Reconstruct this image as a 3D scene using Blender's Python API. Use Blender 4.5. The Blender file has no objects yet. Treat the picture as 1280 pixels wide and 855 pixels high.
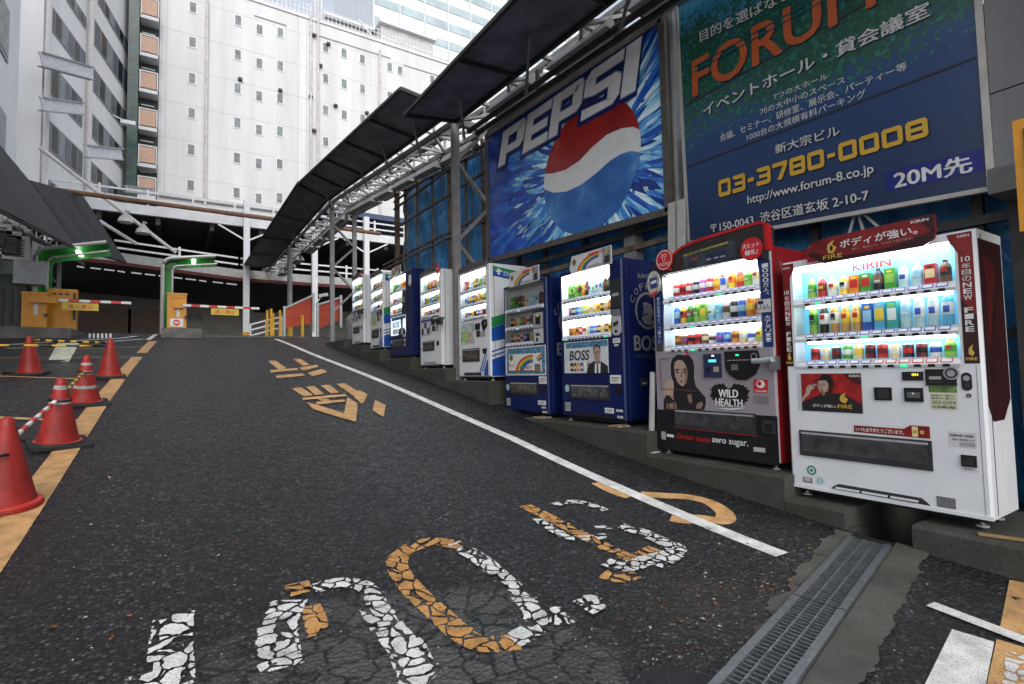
import bpy, math, random
import numpy as np
from mathutils import Vector, Matrix

rnd = random.Random(7)
scene = bpy.context.scene
# ------------------------------------------------------------------ camera, sky, sun, exposure
EYE = np.array([0.0, 0.0, 1.4])
FOC, CX, CY = 660.0, 640.0, 427.5          # lens of the survey photo, in photo pixels
def _n(v): return v / np.linalg.norm(v)
_up = _n(np.array([-240.0, 12500.0, -FOC]))
_fw = np.array([215 - CX, -(470 - CY), -FOC]); _fw = _n(_fw - _up * np.dot(_up, _fw))
ROT = np.array([np.cross(_fw, _up), _fw, _up])
cam = bpy.data.cameras.new('camera'); cam_ob = bpy.data.objects.new('camera', cam)
scene.collection.objects.link(cam_ob)
cam.sensor_width = 36.0; cam.lens = FOC / 1280 * 36.0; cam.clip_start = 0.05; cam.clip_end = 2000
m4 = Matrix(ROT.tolist()).to_4x4(); m4.translation = Vector(EYE)
cam_ob.matrix_world = m4
scene.camera = cam_ob

SUN_EL, SUN_AZ = math.radians(40), math.radians(196)
world = bpy.data.worlds.new('World'); scene.world = world; world.use_nodes = True
wt = world.node_tree; wt.nodes.clear()
sky = wt.nodes.new('ShaderNodeTexSky'); sky.sky_type = 'NISHITA'; sky.sun_disc = False
sky.sun_elevation = SUN_EL; sky.sun_rotation = SUN_AZ; sky.dust_density = 1.5; sky.air_density = 1.0
hs = wt.nodes.new('ShaderNodeHueSaturation'); hs.inputs['Saturation'].default_value = 0.4
bg = wt.nodes.new('ShaderNodeBackground'); bg.inputs[1].default_value = 0.15
wo = wt.nodes.new('ShaderNodeOutputWorld')
wt.links.new(sky.outputs[0], hs.inputs['Color']); wt.links.new(hs.outputs[0], bg.inputs[0]); wt.links.new(bg.outputs[0], wo.inputs[0])
sun = bpy.data.lights.new('sun', 'SUN'); sun.energy = 0.5; sun.angle = math.radians(30); sun.color = (1, .98, .96)
sun_ob = bpy.data.objects.new('sun', sun); scene.collection.objects.link(sun_ob)
sdir = Vector((math.sin(SUN_AZ) * math.cos(SUN_EL), math.cos(SUN_AZ) * math.cos(SUN_EL), math.sin(SUN_EL)))
sun_ob.rotation_euler = sdir.to_track_quat('Z', 'Y').to_euler(); sun_ob.location = (0, 0, 60)
scene.view_settings.view_transform = 'Standard'; scene.view_settings.look = 'None'
scene.view_settings.exposure = 1.0; scene.view_settings.gamma = 1.0
scene.render.engine = 'CYCLES'
scene.cycles.use_denoising = True
scene.cycles.max_bounces = 6; scene.cycles.transparent_max_bounces = 12
scene.cycles.sample_clamp_indirect = 4.0

# ------------------------------------------------------------------ survey: where things stand in metres
def ray(px, py): return ROT @ np.array([px - CX, -(py - CY), -FOC])
def wx(px, py, X): d = ray(px, py); return EYE + d * X / d[0]
def wy(px, py, Y): d = ray(px, py); return EYE + d * Y / d[1]
GY = [-60, -6, 0, 1, 2, 2.5, 3.8, 4.7, 6.3, 8.6, 10, 14.2, 17, 19, 20, 21, 22, 24, 900]
GZ = [-2.0, -.1, .10, .15, .21, .26, .41, .54, .78, 1.13, 1.33, 1.90, 2.31, 2.58, 2.71, 2.82, 2.88, 2.9, 2.9]
_gy = np.arange(-60, 900, .25); _gz = np.interp(_gy, GY, GZ)
for _ in range(6): _gz = np.convolve(np.pad(_gz, 1, 'edge'), [.25, .5, .25], 'valid')
def gz(y): return float(np.interp(y, _gy, _gz))
def gr(px, py):
    d = ray(px, py); t = np.linspace(.002, .12, 6000)
    P = EYE + d * t[:, None]; f = P[:, 2] - np.interp(P[:, 1], _gy, _gz)
    i = int(np.argmax(f < 0))
    if f[i] >= 0: i = int(np.argmin(f))
    if i == 0: return P[0]
    k = f[i - 1] / (f[i - 1] - f[i]) if f[i] < 0 else 0
    return P[i - 1] + (P[i] - P[i - 1]) * k
def wp(px, py, p0, nrm):
    d = ray(px, py); return EYE + d * (np.dot(np.array(p0) - EYE, nrm) / np.dot(d, nrm))

# ------------------------------------------------------------------ materials
def lin(h):
    h = h.lstrip('#'); v = [int(h[i:i + 2], 16) / 255 for i in (0, 2, 4)]
    return tuple(x / 12.92 if x <= .04045 else ((x + .055) / 1.055) ** 2.4 for x in v)
_mats = {}
def M(col, rough=.55, metal=0., var=.12, scale=6., bump=0., bscale=60., spec=.4, name=None, streak=False, scuff=0.):
    if isinstance(col, str): col = lin(col)
    key = (col, rough, metal, var, scale, bump, bscale, spec, streak, scuff)
    if key in _mats: return _mats[key]
    m = bpy.data.materials.new(name or 'paint'); m.use_nodes = True
    nt = m.node_tree; b = nt.nodes['Principled BSDF']
    b.inputs['Roughness'].default_value = rough; b.inputs['Metallic'].default_value = metal
    b.inputs['Specular IOR Level'].default_value = spec
    tc = nt.nodes.new('ShaderNodeTexCoord')
    src = tc.outputs['Object']
    if streak:
        mp = nt.nodes.new('ShaderNodeMapping'); mp.inputs['Scale'].default_value = (1, 1, .08)
        nt.links.new(src, mp.inputs[0]); src = mp.outputs[0]
    nz = nt.nodes.new('ShaderNodeTexNoise'); nz.inputs['Scale'].default_value = scale; nz.inputs['Detail'].default_value = 6
    nz.inputs['Roughness'].default_value = .65
    nt.links.new(src, nz.inputs['Vector'])
    rp = nt.nodes.new('ShaderNodeValToRGB')
    rp.color_ramp.elements[0].position = .3; rp.color_ramp.elements[1].position = .7
    lo = [c * (1 - 2.2 * var) for c in col]; hi = [min(1, c * (1 + .6 * var)) for c in col]
    rp.color_ramp.elements[0].color = (*[max(0, c) for c in lo], 1); rp.color_ramp.elements[1].color = (*hi, 1)
    nt.links.new(nz.outputs[0], rp.inputs[0]); nt.links.new(rp.outputs[0], b.inputs['Base Color'])
    if scuff:
        n5 = nt.nodes.new('ShaderNodeTexNoise'); n5.inputs['Scale'].default_value = 9; n5.inputs['Detail'].default_value = 10; n5.inputs['Roughness'].default_value = .75
        mp5 = nt.nodes.new('ShaderNodeMapping'); mp5.inputs['Scale'].default_value = (.5, 1, 1.6); nt.links.new(tc.outputs['Object'], mp5.inputs[0]); nt.links.new(mp5.outputs[0], n5.inputs['Vector'])
        r5 = nt.nodes.new('ShaderNodeValToRGB'); r5.color_ramp.elements[0].position = .60; r5.color_ramp.elements[1].position = .72; r5.color_ramp.elements[0].color = (1, 1, 1, 1); r5.color_ramp.elements[1].color = (1 - scuff,) * 3 + (1,)
        nt.links.new(n5.outputs[0], r5.inputs[0]); m5 = nt.nodes.new('ShaderNodeMixRGB'); m5.blend_type = 'MULTIPLY'; m5.inputs[0].default_value = 1; nt.links.new(rp.outputs[0], m5.inputs[1]); nt.links.new(r5.outputs[0], m5.inputs[2]); nt.links.new(m5.outputs[0], b.inputs['Base Color'])
    if bump:
        n2 = nt.nodes.new('ShaderNodeTexNoise'); n2.inputs['Scale'].default_value = bscale; n2.inputs['Detail'].default_value = 4
        nt.links.new(tc.outputs['Object'], n2.inputs['Vector'])
        bp = nt.nodes.new('ShaderNodeBump'); bp.inputs['Strength'].default_value = bump; bp.inputs['Distance'].default_value = .02
        nt.links.new(n2.outputs[0], bp.inputs['Height']); nt.links.new(bp.outputs[0], b.inputs['Normal'])
    _mats[key] = m; return m
def EM(col, strength, name='lamp_and_surface_glow'):  # emission for lamps, and for panels and slits that merely glow
    if isinstance(col, str): col = lin(col)
    key = ('em', col, strength)
    if key in _mats: return _mats[key]
    m = bpy.data.materials.new(name); m.use_nodes = True; b = m.node_tree.nodes['Principled BSDF']
    b.inputs['Base Color'].default_value = (*col, 1); b.inputs['Emission Color'].default_value = (*col, 1)
    b.inputs['Emission Strength'].default_value = strength
    _mats[key] = m; return m
def glass_mat(name, tint=(1, 1, 1), refl=.06):
    m = bpy.data.materials.new(name); m.use_nodes = True; nt = m.node_tree; nt.nodes.clear()
    o = nt.nodes.new('ShaderNodeOutputMaterial'); mx = nt.nodes.new('ShaderNodeMixShader')
    t = nt.nodes.new('ShaderNodeBsdfTransparent'); t.inputs[0].default_value = (*tint, 1)
    g = nt.nodes.new('ShaderNodeBsdfGlossy'); g.inputs['Roughness'].default_value = .03
    f = nt.nodes.new('ShaderNodeFresnel'); f.inputs[0].default_value = 1.4
    mu = nt.nodes.new('ShaderNodeMath'); mu.operation = 'MULTIPLY'; mu.inputs[1].default_value = refl / .05
    nt.links.new(f.outputs[0], mu.inputs[0]); nt.links.new(mu.outputs[0], mx.inputs[0])
    nt.links.new(t.outputs[0], mx.inputs[1]); nt.links.new(g.outputs[0], mx.inputs[2]); nt.links.new(mx.outputs[0], o.inputs[0])
    return m
GLASS = glass_mat('front_pane_glass')

def node_mat(name):
    m = bpy.data.materials.new(name); m.use_nodes = True
    nt = m.node_tree; b = nt.nodes['Principled BSDF']
    def N(t, **kw):
        n = nt.nodes.new(t)
        for k, v in kw.items():
            if k in n.inputs.keys(): n.inputs[k].default_value = v
            else: setattr(n, k, v)
        return n
    def L(a, o, b_, i): nt.links.new(a.outputs[o], b_.inputs[i])
    def ramp(src, o, stops):
        r = nt.nodes.new('ShaderNodeValToRGB'); e = r.color_ramp.elements
        while len(e) < len(stops): e.new(.5)
        for el, (p, c) in zip(e, stops):
            el.position = p; el.color = (*c, 1) if len(c) == 3 else c
        nt.links.new(src.outputs[o], r.inputs[0]); return r
    def mix(fac, a, c, mode='MIX'):
        x = nt.nodes.new('ShaderNodeMixRGB'); x.blend_type = mode
        for i, s in ((0, fac), (1, a), (2, c)):
            if isinstance(s, tuple) and hasattr(s[0], 'outputs'): nt.links.new(s[0].outputs[s[1]], x.inputs[i])
            elif isinstance(s, (int, float)): x.inputs[i].default_value = s
            else: x.inputs[i].default_value = (*s, 1)
        return x
    def math_(op, a, c=0.0):
        x = nt.nodes.new('ShaderNodeMath'); x.operation = op
        for i, s in ((0, a), (1, c)):
            if isinstance(s, tuple): nt.links.new(s[0].outputs[s[1]], x.inputs[i])
            else: x.inputs[i].default_value = s
        return x
    return m, nt, b, N, L, ramp, mix, math_

def asphalt_mat():
    m, nt, b, N, L, ramp, mix, mt = node_mat('asphalt')
    tc = N('ShaderNodeTexCoord')
    v1 = N('ShaderNodeTexVoronoi', Scale=48.0); L(tc, 'Object', v1, 'Vector')
    s1 = N('ShaderNodeSeparateColor'); L(v1, 'Color', s1, 0)
    g = ramp(s1, 0, [(0, (.003, .003, .0035)), (.45, (.012, .0122, .013)), (.78, (.028, .0285, .030)), (.93, (.055, .055, .058)), (1, (.10, .10, .10))])
    n1 = N('ShaderNodeTexNoise', Scale=.7, Detail=8.0); L(tc, 'Object', n1, 'Vector')
    v2 = N('ShaderNodeTexVoronoi', Scale=130.0); L(tc, 'Object', v2, 'Vector')
    pit = ramp(v1, 'Distance', [(.25, (1.5, 1.5, 1.5)), (.62, (.22, .22, .22))]); g = mix(1.0, (g, 0), (pit, 0), 'MULTIPLY')
    s2 = N('ShaderNodeSeparateColor'); L(v2, 'Color', s2, 0)
    fin = ramp(s2, 0, [(0, (.45,) * 3), (.8, (1.25,) * 3), (1, (2.6,) * 3)]); g = mix(1.0, (g, 0), (fin, 0), 'MULTIPLY')
    big = ramp(n1, 0, [(.3, (.62, .62, .64)), (.7, (1.2, 1.19, 1.17))])
    col = mix(1.0, (g, 0), (big, 0), 'MULTIPLY')
    # hairline cracks wandering through the whole surface, tyre-polished bands along the ramp
    cn = N('ShaderNodeTexNoise', Scale=1.3, Detail=6.0); L(tc, 'Object', cn, 'Vector')
    cv = N('ShaderNodeVectorMath', operation='MULTIPLY_ADD'); L(cn, 'Color', cv, 0); cv.inputs[1].default_value = (.9, .9, 0); L(tc, 'Object', cv, 2)
    ck = N('ShaderNodeTexVoronoi', Scale=1.7, feature='DISTANCE_TO_EDGE'); L(cv, 0, ck, 'Vector')
    cg = ramp(ck, 0, [(0, (.25,) * 3), (.012, (.35,) * 3), (.028, (1, 1, 1))]); cmn = N('ShaderNodeTexNoise', Scale=.9, Detail=2.0); L(tc, 'Object', cmn, 'Vector')
    cmk = ramp(cmn, 0, [(.44, (0, 0, 0)), (.56, (1, 1, 1))]); c2 = mix(1.0, (col, 0), (cg, 0), 'MULTIPLY'); col = mix((cmk, 0), (col, 0), (c2, 0))
    sx = N('ShaderNodeSeparateXYZ'); L(tc, 'Object', sx, 0); tw = N('ShaderNodeTexNoise', Scale=.35, Detail=2.0); L(tc, 'Object', tw, 'Vector')
    tx_ = mt('ADD', (sx, 'X'), (tw, 0)); tw2 = mt('MULTIPLY', (tx_, 0), 3.6); ts = mt('SINE', (tw2, 0)); tr = ramp(ts, 0, [(0, (.86,) * 3), (1, (1.12,) * 3)]); col = mix(.8, (col, 0), (tr, 0), 'MULTIPLY')
    st = N('ShaderNodeTexNoise', Scale=2.3, Detail=4.0, Distortion=.6); L(tc, 'Object', st, 'Vector'); sr = ramp(st, 0, [(.28, (.45,) * 3), (.36, (1, 1, 1))]); col = mix(.8, (col, 0), (sr, 0), 'MULTIPLY')
    n3 = N('ShaderNodeTexNoise', Scale=22.0, Detail=8.0, Roughness=.7); L(tc, 'Object', n3, 'Vector')
    r3 = ramp(n3, 0, [(.36, (.50, .50, .50)), (.64, (1.35, 1.35, 1.35))]); col = mix(1.0, (col, 0), (r3, 0), 'MULTIPLY')
    # worn, crazed old surface low on the ramp
    mp = N('ShaderNodeVectorMath', operation='DISTANCE'); mp.inputs[1].default_value = (.75, 1.85, .2); L(tc, 'Object', mp, 0)
    nn = N('ShaderNodeTexNoise', Scale=2.2, Detail=5.0); L(tc, 'Object', nn, 'Vector')
    dd = mt('ADD', (mp, 'Value'), (nn, 0)); msk = ramp(dd, 0, [(.0, (1, 1, 1)), (.92, (1, 1, 1)), (1.0, (0, 0, 0))])
    dsc = mt('MULTIPLY', (dd, 0), .72); nt.links.new(dsc.outputs[0], msk.inputs[0])
    wn = N('ShaderNodeTexNoise', Scale=5.0, Detail=3.0); L(tc, 'Object', wn, 'Vector')
    wv = N('ShaderNodeVectorMath', operation='MULTIPLY_ADD'); L(wn, 'Color', wv, 0); wv.inputs[1].default_value = (.12, .12, 0); L(tc, 'Object', wv, 2)
    ve = N('ShaderNodeTexVoronoi', Scale=8.0, feature='DISTANCE_TO_EDGE'); L(wv, 0, ve, 'Vector')
    vc = N('ShaderNodeTexVoronoi', Scale=8.0); L(wv, 0, vc, 'Vector')
    ce = ramp(ve, 0, [(.02, (0, 0, 0)), (.09, (1, 1, 1))])
    cc = ramp(vc, 'Color', [(0, (.03, .03, .03)), (1, (.085, .084, .08))])
    worn = mix((ce, 0), (col, 0), (cc, 0)); fm = mt('MULTIPLY', (msk, 0), .85)
    col = mix((fm, 0), (col, 0), (worn, 0))
    dd2 = N('ShaderNodeVectorMath', operation='DISTANCE'); dd2.inputs[1].default_value = (2.3, 1.75, .2); L(tc, 'Object', dd2, 0); d3 = mt('ADD', (dd2, 'Value'), (nn, 0)); dm = ramp(d3, 0, [(0, (.75,) * 3), (.55, (.6,) * 3), (1, (0, 0, 0))]); dt = mix((n3, 0), (.012, .009, .006), (.075, .058, .042)); dk = mix((dm, 0), (col, 0), (dt, 0)); col = mix(.55, (col, 0), (dk, 0))
    L(col, 0, b, 'Base Color')
    rr = ramp(s1, 0, [(0, (.60,) * 3), (1, (.28,) * 3)]); L(rr, 0, b, 'Roughness')
    b.inputs['Specular IOR Level'].default_value = .5
    bp = N('ShaderNodeBump', Strength=1.0, Distance=.014)
    lo = N('ShaderNodeTexNoise', Scale=7.0, Detail=3.0); L(tc, 'Object', lo, 'Vector'); lo2 = mt('MULTIPLY', (lo, 0), 3.0); inv = mt('MULTIPLY', (v1, 'Distance'), -1.0); h0 = mt('ADD', (inv, 0), (lo2, 0)); hsum = mt('ADD', (h0, 0), (n3, 0)); L(hsum, 0, bp, 'Height'); L(bp, 0, b, 'Normal')
    return m
ASPHALT = asphalt_mat()

def marking_mat(name, col, chip, cell=8.5, wear=.35, edge=.055):
    """Road paint. chip = how broken up it is; the paint is missing in the cracks and where flakes came off."""
    m, nt, b, N, L, ramp, mix, mt = node_mat(name)
    tc = N('ShaderNodeTexCoord')
    n = N('ShaderNodeTexNoise', Scale=9.0, Detail=8.0); L(tc, 'Object', n, 'Vector')
    c = ramp(n, 0, [(.32, tuple(x * (.72 - .3 * wear) for x in col)), (.62, col)])
    nf = N('ShaderNodeTexNoise', Scale=120.0, Detail=3.0); L(tc, 'Object', nf, 'Vector')
    sp = ramp(nf, 0, [(.36, (.45, .44, .42)), (.46, (1, 1, 1))]); c = mix(.8, (c, 0), (sp, 0), 'MULTIPLY')
    L(c, 0, b, 'Base Color'); b.inputs['Roughness'].default_value = .6
    wn = N('ShaderNodeTexNoise', Scale=6.0, Detail=3.0); L(tc, 'Object', wn, 'Vector')
    wv = N('ShaderNodeVectorMath', operation='MULTIPLY_ADD'); L(wn, 'Color', wv, 0); wv.inputs[1].default_value = (.16, .16, 0); L(tc, 'Object', wv, 2)
    fl = N('ShaderNodeVectorMath', operation='MULTIPLY'); L(wv, 0, fl, 0); fl.inputs[1].default_value = (1, 1, 0)
    uv = N('ShaderNodeUVMap'); sx = N('ShaderNodeSeparateXYZ'); L(uv, 0, sx, 0)
    ab = mt('ABSOLUTE', (sx, 'Y'))
    n4 = N('ShaderNodeTexNoise', Scale=26.0, Detail=4.0); L(tc, 'Object', n4, 'Vector')
    e1 = mt('MULTIPLY', (n4, 0), .5 if chip else .12); e2 = mt('ADD', (ab, 0), (e1, 0)); e3 = mt('LESS_THAN', (e2, 0), 1.22 if chip else 1.05)
    alpha = e3
    if chip:
        va = N('ShaderNodeTexVoronoi', Scale=cell, feature='F1'); L(fl, 0, va, 'Vector'); vb = N('ShaderNodeTexVoronoi', Scale=cell, feature='F2'); L(fl, 0, vb, 'Vector')
        ve = mt('SUBTRACT', (vb, 'Distance'), (va, 'Distance'))
        vc = N('ShaderNodeTexVoronoi', Scale=cell); L(fl, 0, vc, 'Vector')
        jit = mt('MULTIPLY', (n4, 0), edge * 2.6); th = mt('ADD', (jit, 0), edge * .2)
        k1 = mt('GREATER_THAN', (ve, 0), (th, 0))
        sc = N('ShaderNodeSeparateColor'); L(vc, 'Color', sc, 0)
        ea = mt('MULTIPLY', (ab, 0), .30); ra = mt('SUBTRACT', (sc, 0), (ea, 0)); k2 = mt('GREATER_THAN', (ra, 0), chip - .3)
        n7 = N('ShaderNodeTexNoise', Scale=34.0, Detail=6.0, Roughness=.7); L(tc, 'Object', n7, 'Vector'); n8 = mt('MULTIPLY', (ab, 0), .07); n9 = mt('SUBTRACT', (n7, 0), (n8, 0)); k3 = mt('GREATER_THAN', (n9, 0), .345); alpha = mt('MULTIPLY', (alpha, 0), (k3, 0))
        alpha = mt('MULTIPLY', (alpha, 0), (k1, 0)); alpha = mt('MULTIPLY', (alpha, 0), (k2, 0))
    else:
        nw = ramp(n, 0, [(.26, (0, 0, 0)), (.29, (1, 1, 1))]); alpha = mt('MULTIPLY', (alpha, 0), (nw, 0))
    L(alpha, 0, b, 'Alpha')
    bp = N('ShaderNodeBump', Strength=.5, Distance=.004); L(nf, 0, bp, 'Height'); L(bp, 0, b, 'Normal')
    return m
WHITE_LINE = marking_mat('white_road_paint', (.74, .73, .70), 0)
ORANGE_LINE = marking_mat('orange_road_paint', (.58, .33, .13), 0)
WHITE_CHIP = marking_mat('cracked_white_paint', (.68, .68, .66), .12, cell=13., edge=.085)
ORANGE_CHIP = marking_mat('cracked_orange_paint', (.52, .26, .075), .05, cell=12., edge=.065)

def concrete_mat(name, col, moss=0., scale=3.):
    m, nt, b, N, L, ramp, mix, mt = node_mat(name)
    tc = N('ShaderNodeTexCoord')
    n = N('ShaderNodeTexNoise', Scale=scale, Detail=9.0, Roughness=.7); L(tc, 'Object', n, 'Vector')
    c = ramp(n, 0, [(.3, tuple(x * .5 for x in col)), (.55, col), (.75, tuple(min(1, x * 1.3) for x in col))])
    n2 = N('ShaderNodeTexNoise', Scale=90.0, Detail=4.0); L(tc, 'Object', n2, 'Vector')
    s = ramp(n2, 0, [(.35, (.6, .6, .6)), (.6, (1.1, 1.1, 1.1))]); c = mix(.7, (c, 0), (s, 0), 'MULTIPLY')
    if moss:
        n3 = N('ShaderNodeTexNoise', Scale=2.4, Detail=8.0); L(tc, 'Object', n3, 'Vector')
        k = ramp(n3, 0, [(.42, (0, 0, 0)), (.62, (moss,) * 3)]); c = mix((k, 0), (c, 0), (.022, .026, .013))
    L(c, 0, b, 'Base Color'); b.inputs['Roughness'].default_value = .85
    bp = N('ShaderNodeBump', Strength=.5, Distance=.012); L(n2, 0, bp, 'Height'); L(bp, 0, b, 'Normal')
    return m
KERB_CONC = concrete_mat('mossy_concrete', (.048, .047, .041), .7)
DRAIN_CONC = concrete_mat('drain_concrete', (.082, .078, .069), .3)

# ------------------------------------------------------------------ mesh builder
class MB:
    def __init__(s): s.v = []; s.f = []; s.m = []; s.mats = []; s.sm = []; s.uv = {}
    def mi(s, mat):
        for i, x in enumerate(s.mats):
            if x is mat: return i
        s.mats.append(mat); return len(s.mats) - 1
    def poly(s, pts, mat, smooth=False, uv=None):
        i = len(s.v); s.v += [tuple(float(c) for c in p) for p in pts]
        s.f.append(tuple(range(i, i + len(pts)))); s.m.append(s.mi(mat)); s.sm.append(smooth)
        if uv: s.uv[len(s.f) - 1] = uv
        return s
    def mesh(s, V, F, mat, smooth=False):
        i = len(s.v); s.v += [tuple(float(c) for c in p) for p in V]; k = s.mi(mat)
        for f in F: s.f.append(tuple(i + j for j in f)); s.m.append(k); s.sm.append(smooth)
        return s
    def box(s, a, b, mat):
        x0, y0, z0 = [min(p, q) for p, q in zip(a, b)]; x1, y1, z1 = [max(p, q) for p, q in zip(a, b)]
        V = [(x0, y0, z0), (x1, y0, z0), (x1, y1, z0), (x0, y1, z0), (x0, y0, z1), (x1, y0, z1), (x1, y1, z1), (x0, y1, z1)]
        return s.mesh(V, [(0, 3, 2, 1), (4, 5, 6, 7), (0, 1, 5, 4), (1, 2, 6, 5), (2, 3, 7, 6), (3, 0, 4, 7)], mat)
    def bar(s, p, q, w, h, mat, up=(0, 0, 1)):
        p, q = Vector([float(c) for c in p]), Vector([float(c) for c in q]); d = (q - p)
        if d.length < 1e-6: return s
        d.normalize(); u = Vector(up)
        if abs(d.dot(u)) > .97: u = Vector((1, 0, 0))
        x = d.cross(u).normalized() * w / 2; z = x.cross(d).normalized() * h / 2
        V = [p - x - z, p + x - z, p + x + z, p - x + z, q - x - z, q + x - z, q + x + z, q - x + z]
        return s.mesh(V, [(0, 1, 2, 3), (7, 6, 5, 4), (0, 4, 5, 1), (1, 5, 6, 2), (2, 6, 7, 3), (3, 7, 4, 0)], mat)
    def tube(s, pts, r, mat, seg=8, cap=True):
        P = [Vector([float(c) for c in p]) for p in pts]; rings = []; V = []; F = []
        for i, p in enumerate(P):
            d = (P[min(i + 1, len(P) - 1)] - P[max(i - 1, 0)]).normalized()
            u = Vector((0, 0, 1)) if abs(d.z) < .95 else Vector((1, 0, 0))
            x = d.cross(u).normalized(); y = x.cross(d).normalized()
            for k in range(seg):
                a = 2 * math.pi * k / seg; V.append(p + (x * math.cos(a) + y * math.sin(a)) * r)
        for i in range(len(P) - 1):
            for k in range(seg):
                k2 = (k + 1) % seg; F.append((i * seg + k, i * seg + k2, (i + 1) * seg + k2, (i + 1) * seg + k))
        s.mesh(V, F, mat, True)
        if cap:
            s.poly(V[:seg][::-1], mat); s.poly(V[-seg:], mat)
        return s
    def lathe(s, prof, c, seg, smooth=True):
        """prof: list of (r, z, mat for the band above)"""
        cx, cy, cz = c
        for (r0, z0, mt), (r1, z1, _) in zip(prof[:-1], prof[1:]):
            for k in range(seg):
                a, b = 2 * math.pi * k / seg, 2 * math.pi * (k + 1) / seg
                A = [(cx + r0 * math.cos(a), cy + r0 * math.sin(a), cz + z0), (cx + r0 * math.cos(b), cy + r0 * math.sin(b), cz + z0),
                     (cx + r1 * math.cos(b), cy + r1 * math.sin(b), cz + z1), (cx + r1 * math.cos(a), cy + r1 * math.sin(a), cz + z1)]
                if r1 < 1e-5: A = A[:3]
                elif r0 < 1e-5: A = [A[0], A[2], A[3]]
                s.poly(A, mt, smooth)
        return s
    def prism(s, pts, off, mat):
        """outline pts swept by the vector off: a slab with thickness"""
        o = np.array(off, float); P = [np.array(p, float) for p in pts]; n = len(P)
        s.poly(P, mat); s.poly([p + o for p in P][::-1], mat)
        for i in range(n): j = (i + 1) % n; s.poly([P[i], P[i] + o, P[j] + o, P[j]], mat)
        return s
    def build(s, name, parent=None, local=False, merge=False, **props):
        org = np.zeros(3)
        if parent is not None and not local: org = np.array(parent.get('_o', (0, 0, 0)))
        me = bpy.data.meshes.new(name)
        me.from_pydata([tuple(np.array(v) - org) for v in s.v], [], s.f)
        for m in s.mats: me.materials.append(m)
        me.polygons.foreach_set('material_index', s.m); me.polygons.foreach_set('use_smooth', s.sm)
        if s.uv:
            ul = me.uv_layers.new(name='UVMap')
            for fi, uvs in s.uv.items():
                for li, c in zip(me.polygons[fi].loop_indices, uvs): ul.data[li].uv = c
        me.update()
        if any(s.sm): merge = True
        if merge:
            import bmesh
            bm = bmesh.new(); bm.from_mesh(me); bmesh.ops.remove_doubles(bm, verts=bm.verts, dist=1e-5); bm.to_mesh(me); bm.free(); me.set_sharp_from_angle(angle=math.radians(42))
        o = bpy.data.objects.new(name, me); scene.collection.objects.link(o)
        if parent is not None:
            o.parent = parent; o['_o'] = tuple(org)
        for k, v in props.items(): o[k] = v
        return o
def build_pieces(mb, name, parent, regions):
    """split one drawing into separate pieces, one per region (u0, v0, u1, v1) of the face it lies on"""
    done = set(); out = []
    for r in regions + [None]:
        o = MB()
        for i, f in enumerate(mb.f):
            if i in done: continue
            c = np.mean([mb.v[j] for j in f], axis=0)
            if r is None or (r[0] <= c[0] <= r[2] and r[1] <= c[2] <= r[3]):
                o.poly([mb.v[j] for j in f], mb.mats[mb.m[i]], mb.sm[i]); done.add(i)
        if o.f: out.append(o.build(name, parent, local=True))
    return out
def thing(name, loc, label, cat, group=None, rz=0.):
    o = bpy.data.objects.new(name, None); scene.collection.objects.link(o); o.empty_display_size = .2
    o.location = [float(c) for c in loc]; o.rotation_euler = (0, 0, rz); o['label'] = label; o['category'] = cat; o['_o'] = tuple(float(c) for c in loc)
    if group: o['group'] = group
    return o
def tag(o, label, cat, group=None):
    o['label'] = label; o['category'] = cat
    if group: o['group'] = group
    return o

# lettering: flat glyph outlines from Blender's own font
_tx = {}
def glyphs(text, bold=0., shear=0.):
    k = (text, bold, shear)
    if k in _tx: return _tx[k]
    cu = bpy.data.curves.new('lettering', 'FONT'); cu.body = text; cu.offset = bold; cu.shear = shear; cu.resolution_u = 3
    ob = bpy.data.objects.new('lettering', cu); scene.collection.objects.link(ob)
    dg = bpy.context.evaluated_depsgraph_get(); dg.update()
    me = ob.evaluated_get(dg).to_mesh()
    V = np.array([tuple(v.co)[:2] for v in me.vertices]) if len(me.vertices) else np.zeros((1, 2)); F = [tuple(p.vertices) for p in me.polygons]
    ob.evaluated_get(dg).to_mesh_clear(); bpy.data.objects.remove(ob); bpy.data.curves.remove(cu)
    lo, hi = V.min(0), V.max(0); V = (V - lo) / np.maximum(hi - lo, 1e-6)
    _tx[k] = (V, F); return V, F
def letter(mb, text, corners, mat, bold=.0, shear=0.):
    """corners BL, BR, TR, TL in space; the text fills that quad. Heavy weights are struck several times, a hair apart, so dense characters stay open."""
    heavy = bold > .02 or any(ord(c) > 0x2E80 for c in text)
    V, F = glyphs(text, 0. if heavy else bold, shear); A, B, C, D = [np.array(c, float) for c in corners]
    nr = np.cross(B - A, D - A); ln = np.linalg.norm(nr); nr = nr / ln if ln else nr
    asp = np.linalg.norm(B - A) / max(1e-6, np.linalg.norm(D - A)); b = bold * .9
    for k, (du, dv) in enumerate(((0, 0), (-b / asp, 0), (b / asp, 0), (0, -b * .6), (0, b * .6)) if heavy and bold > .005 else ((0, 0),)):
        P = [(1 - u) * (1 - v) * A + u * (1 - v) * B + u * v * C + (1 - u) * v * D + nr * .00012 * k for u, v in V + np.array([du, dv])]
        mb.mesh(P, F, mat)
    return mb

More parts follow.
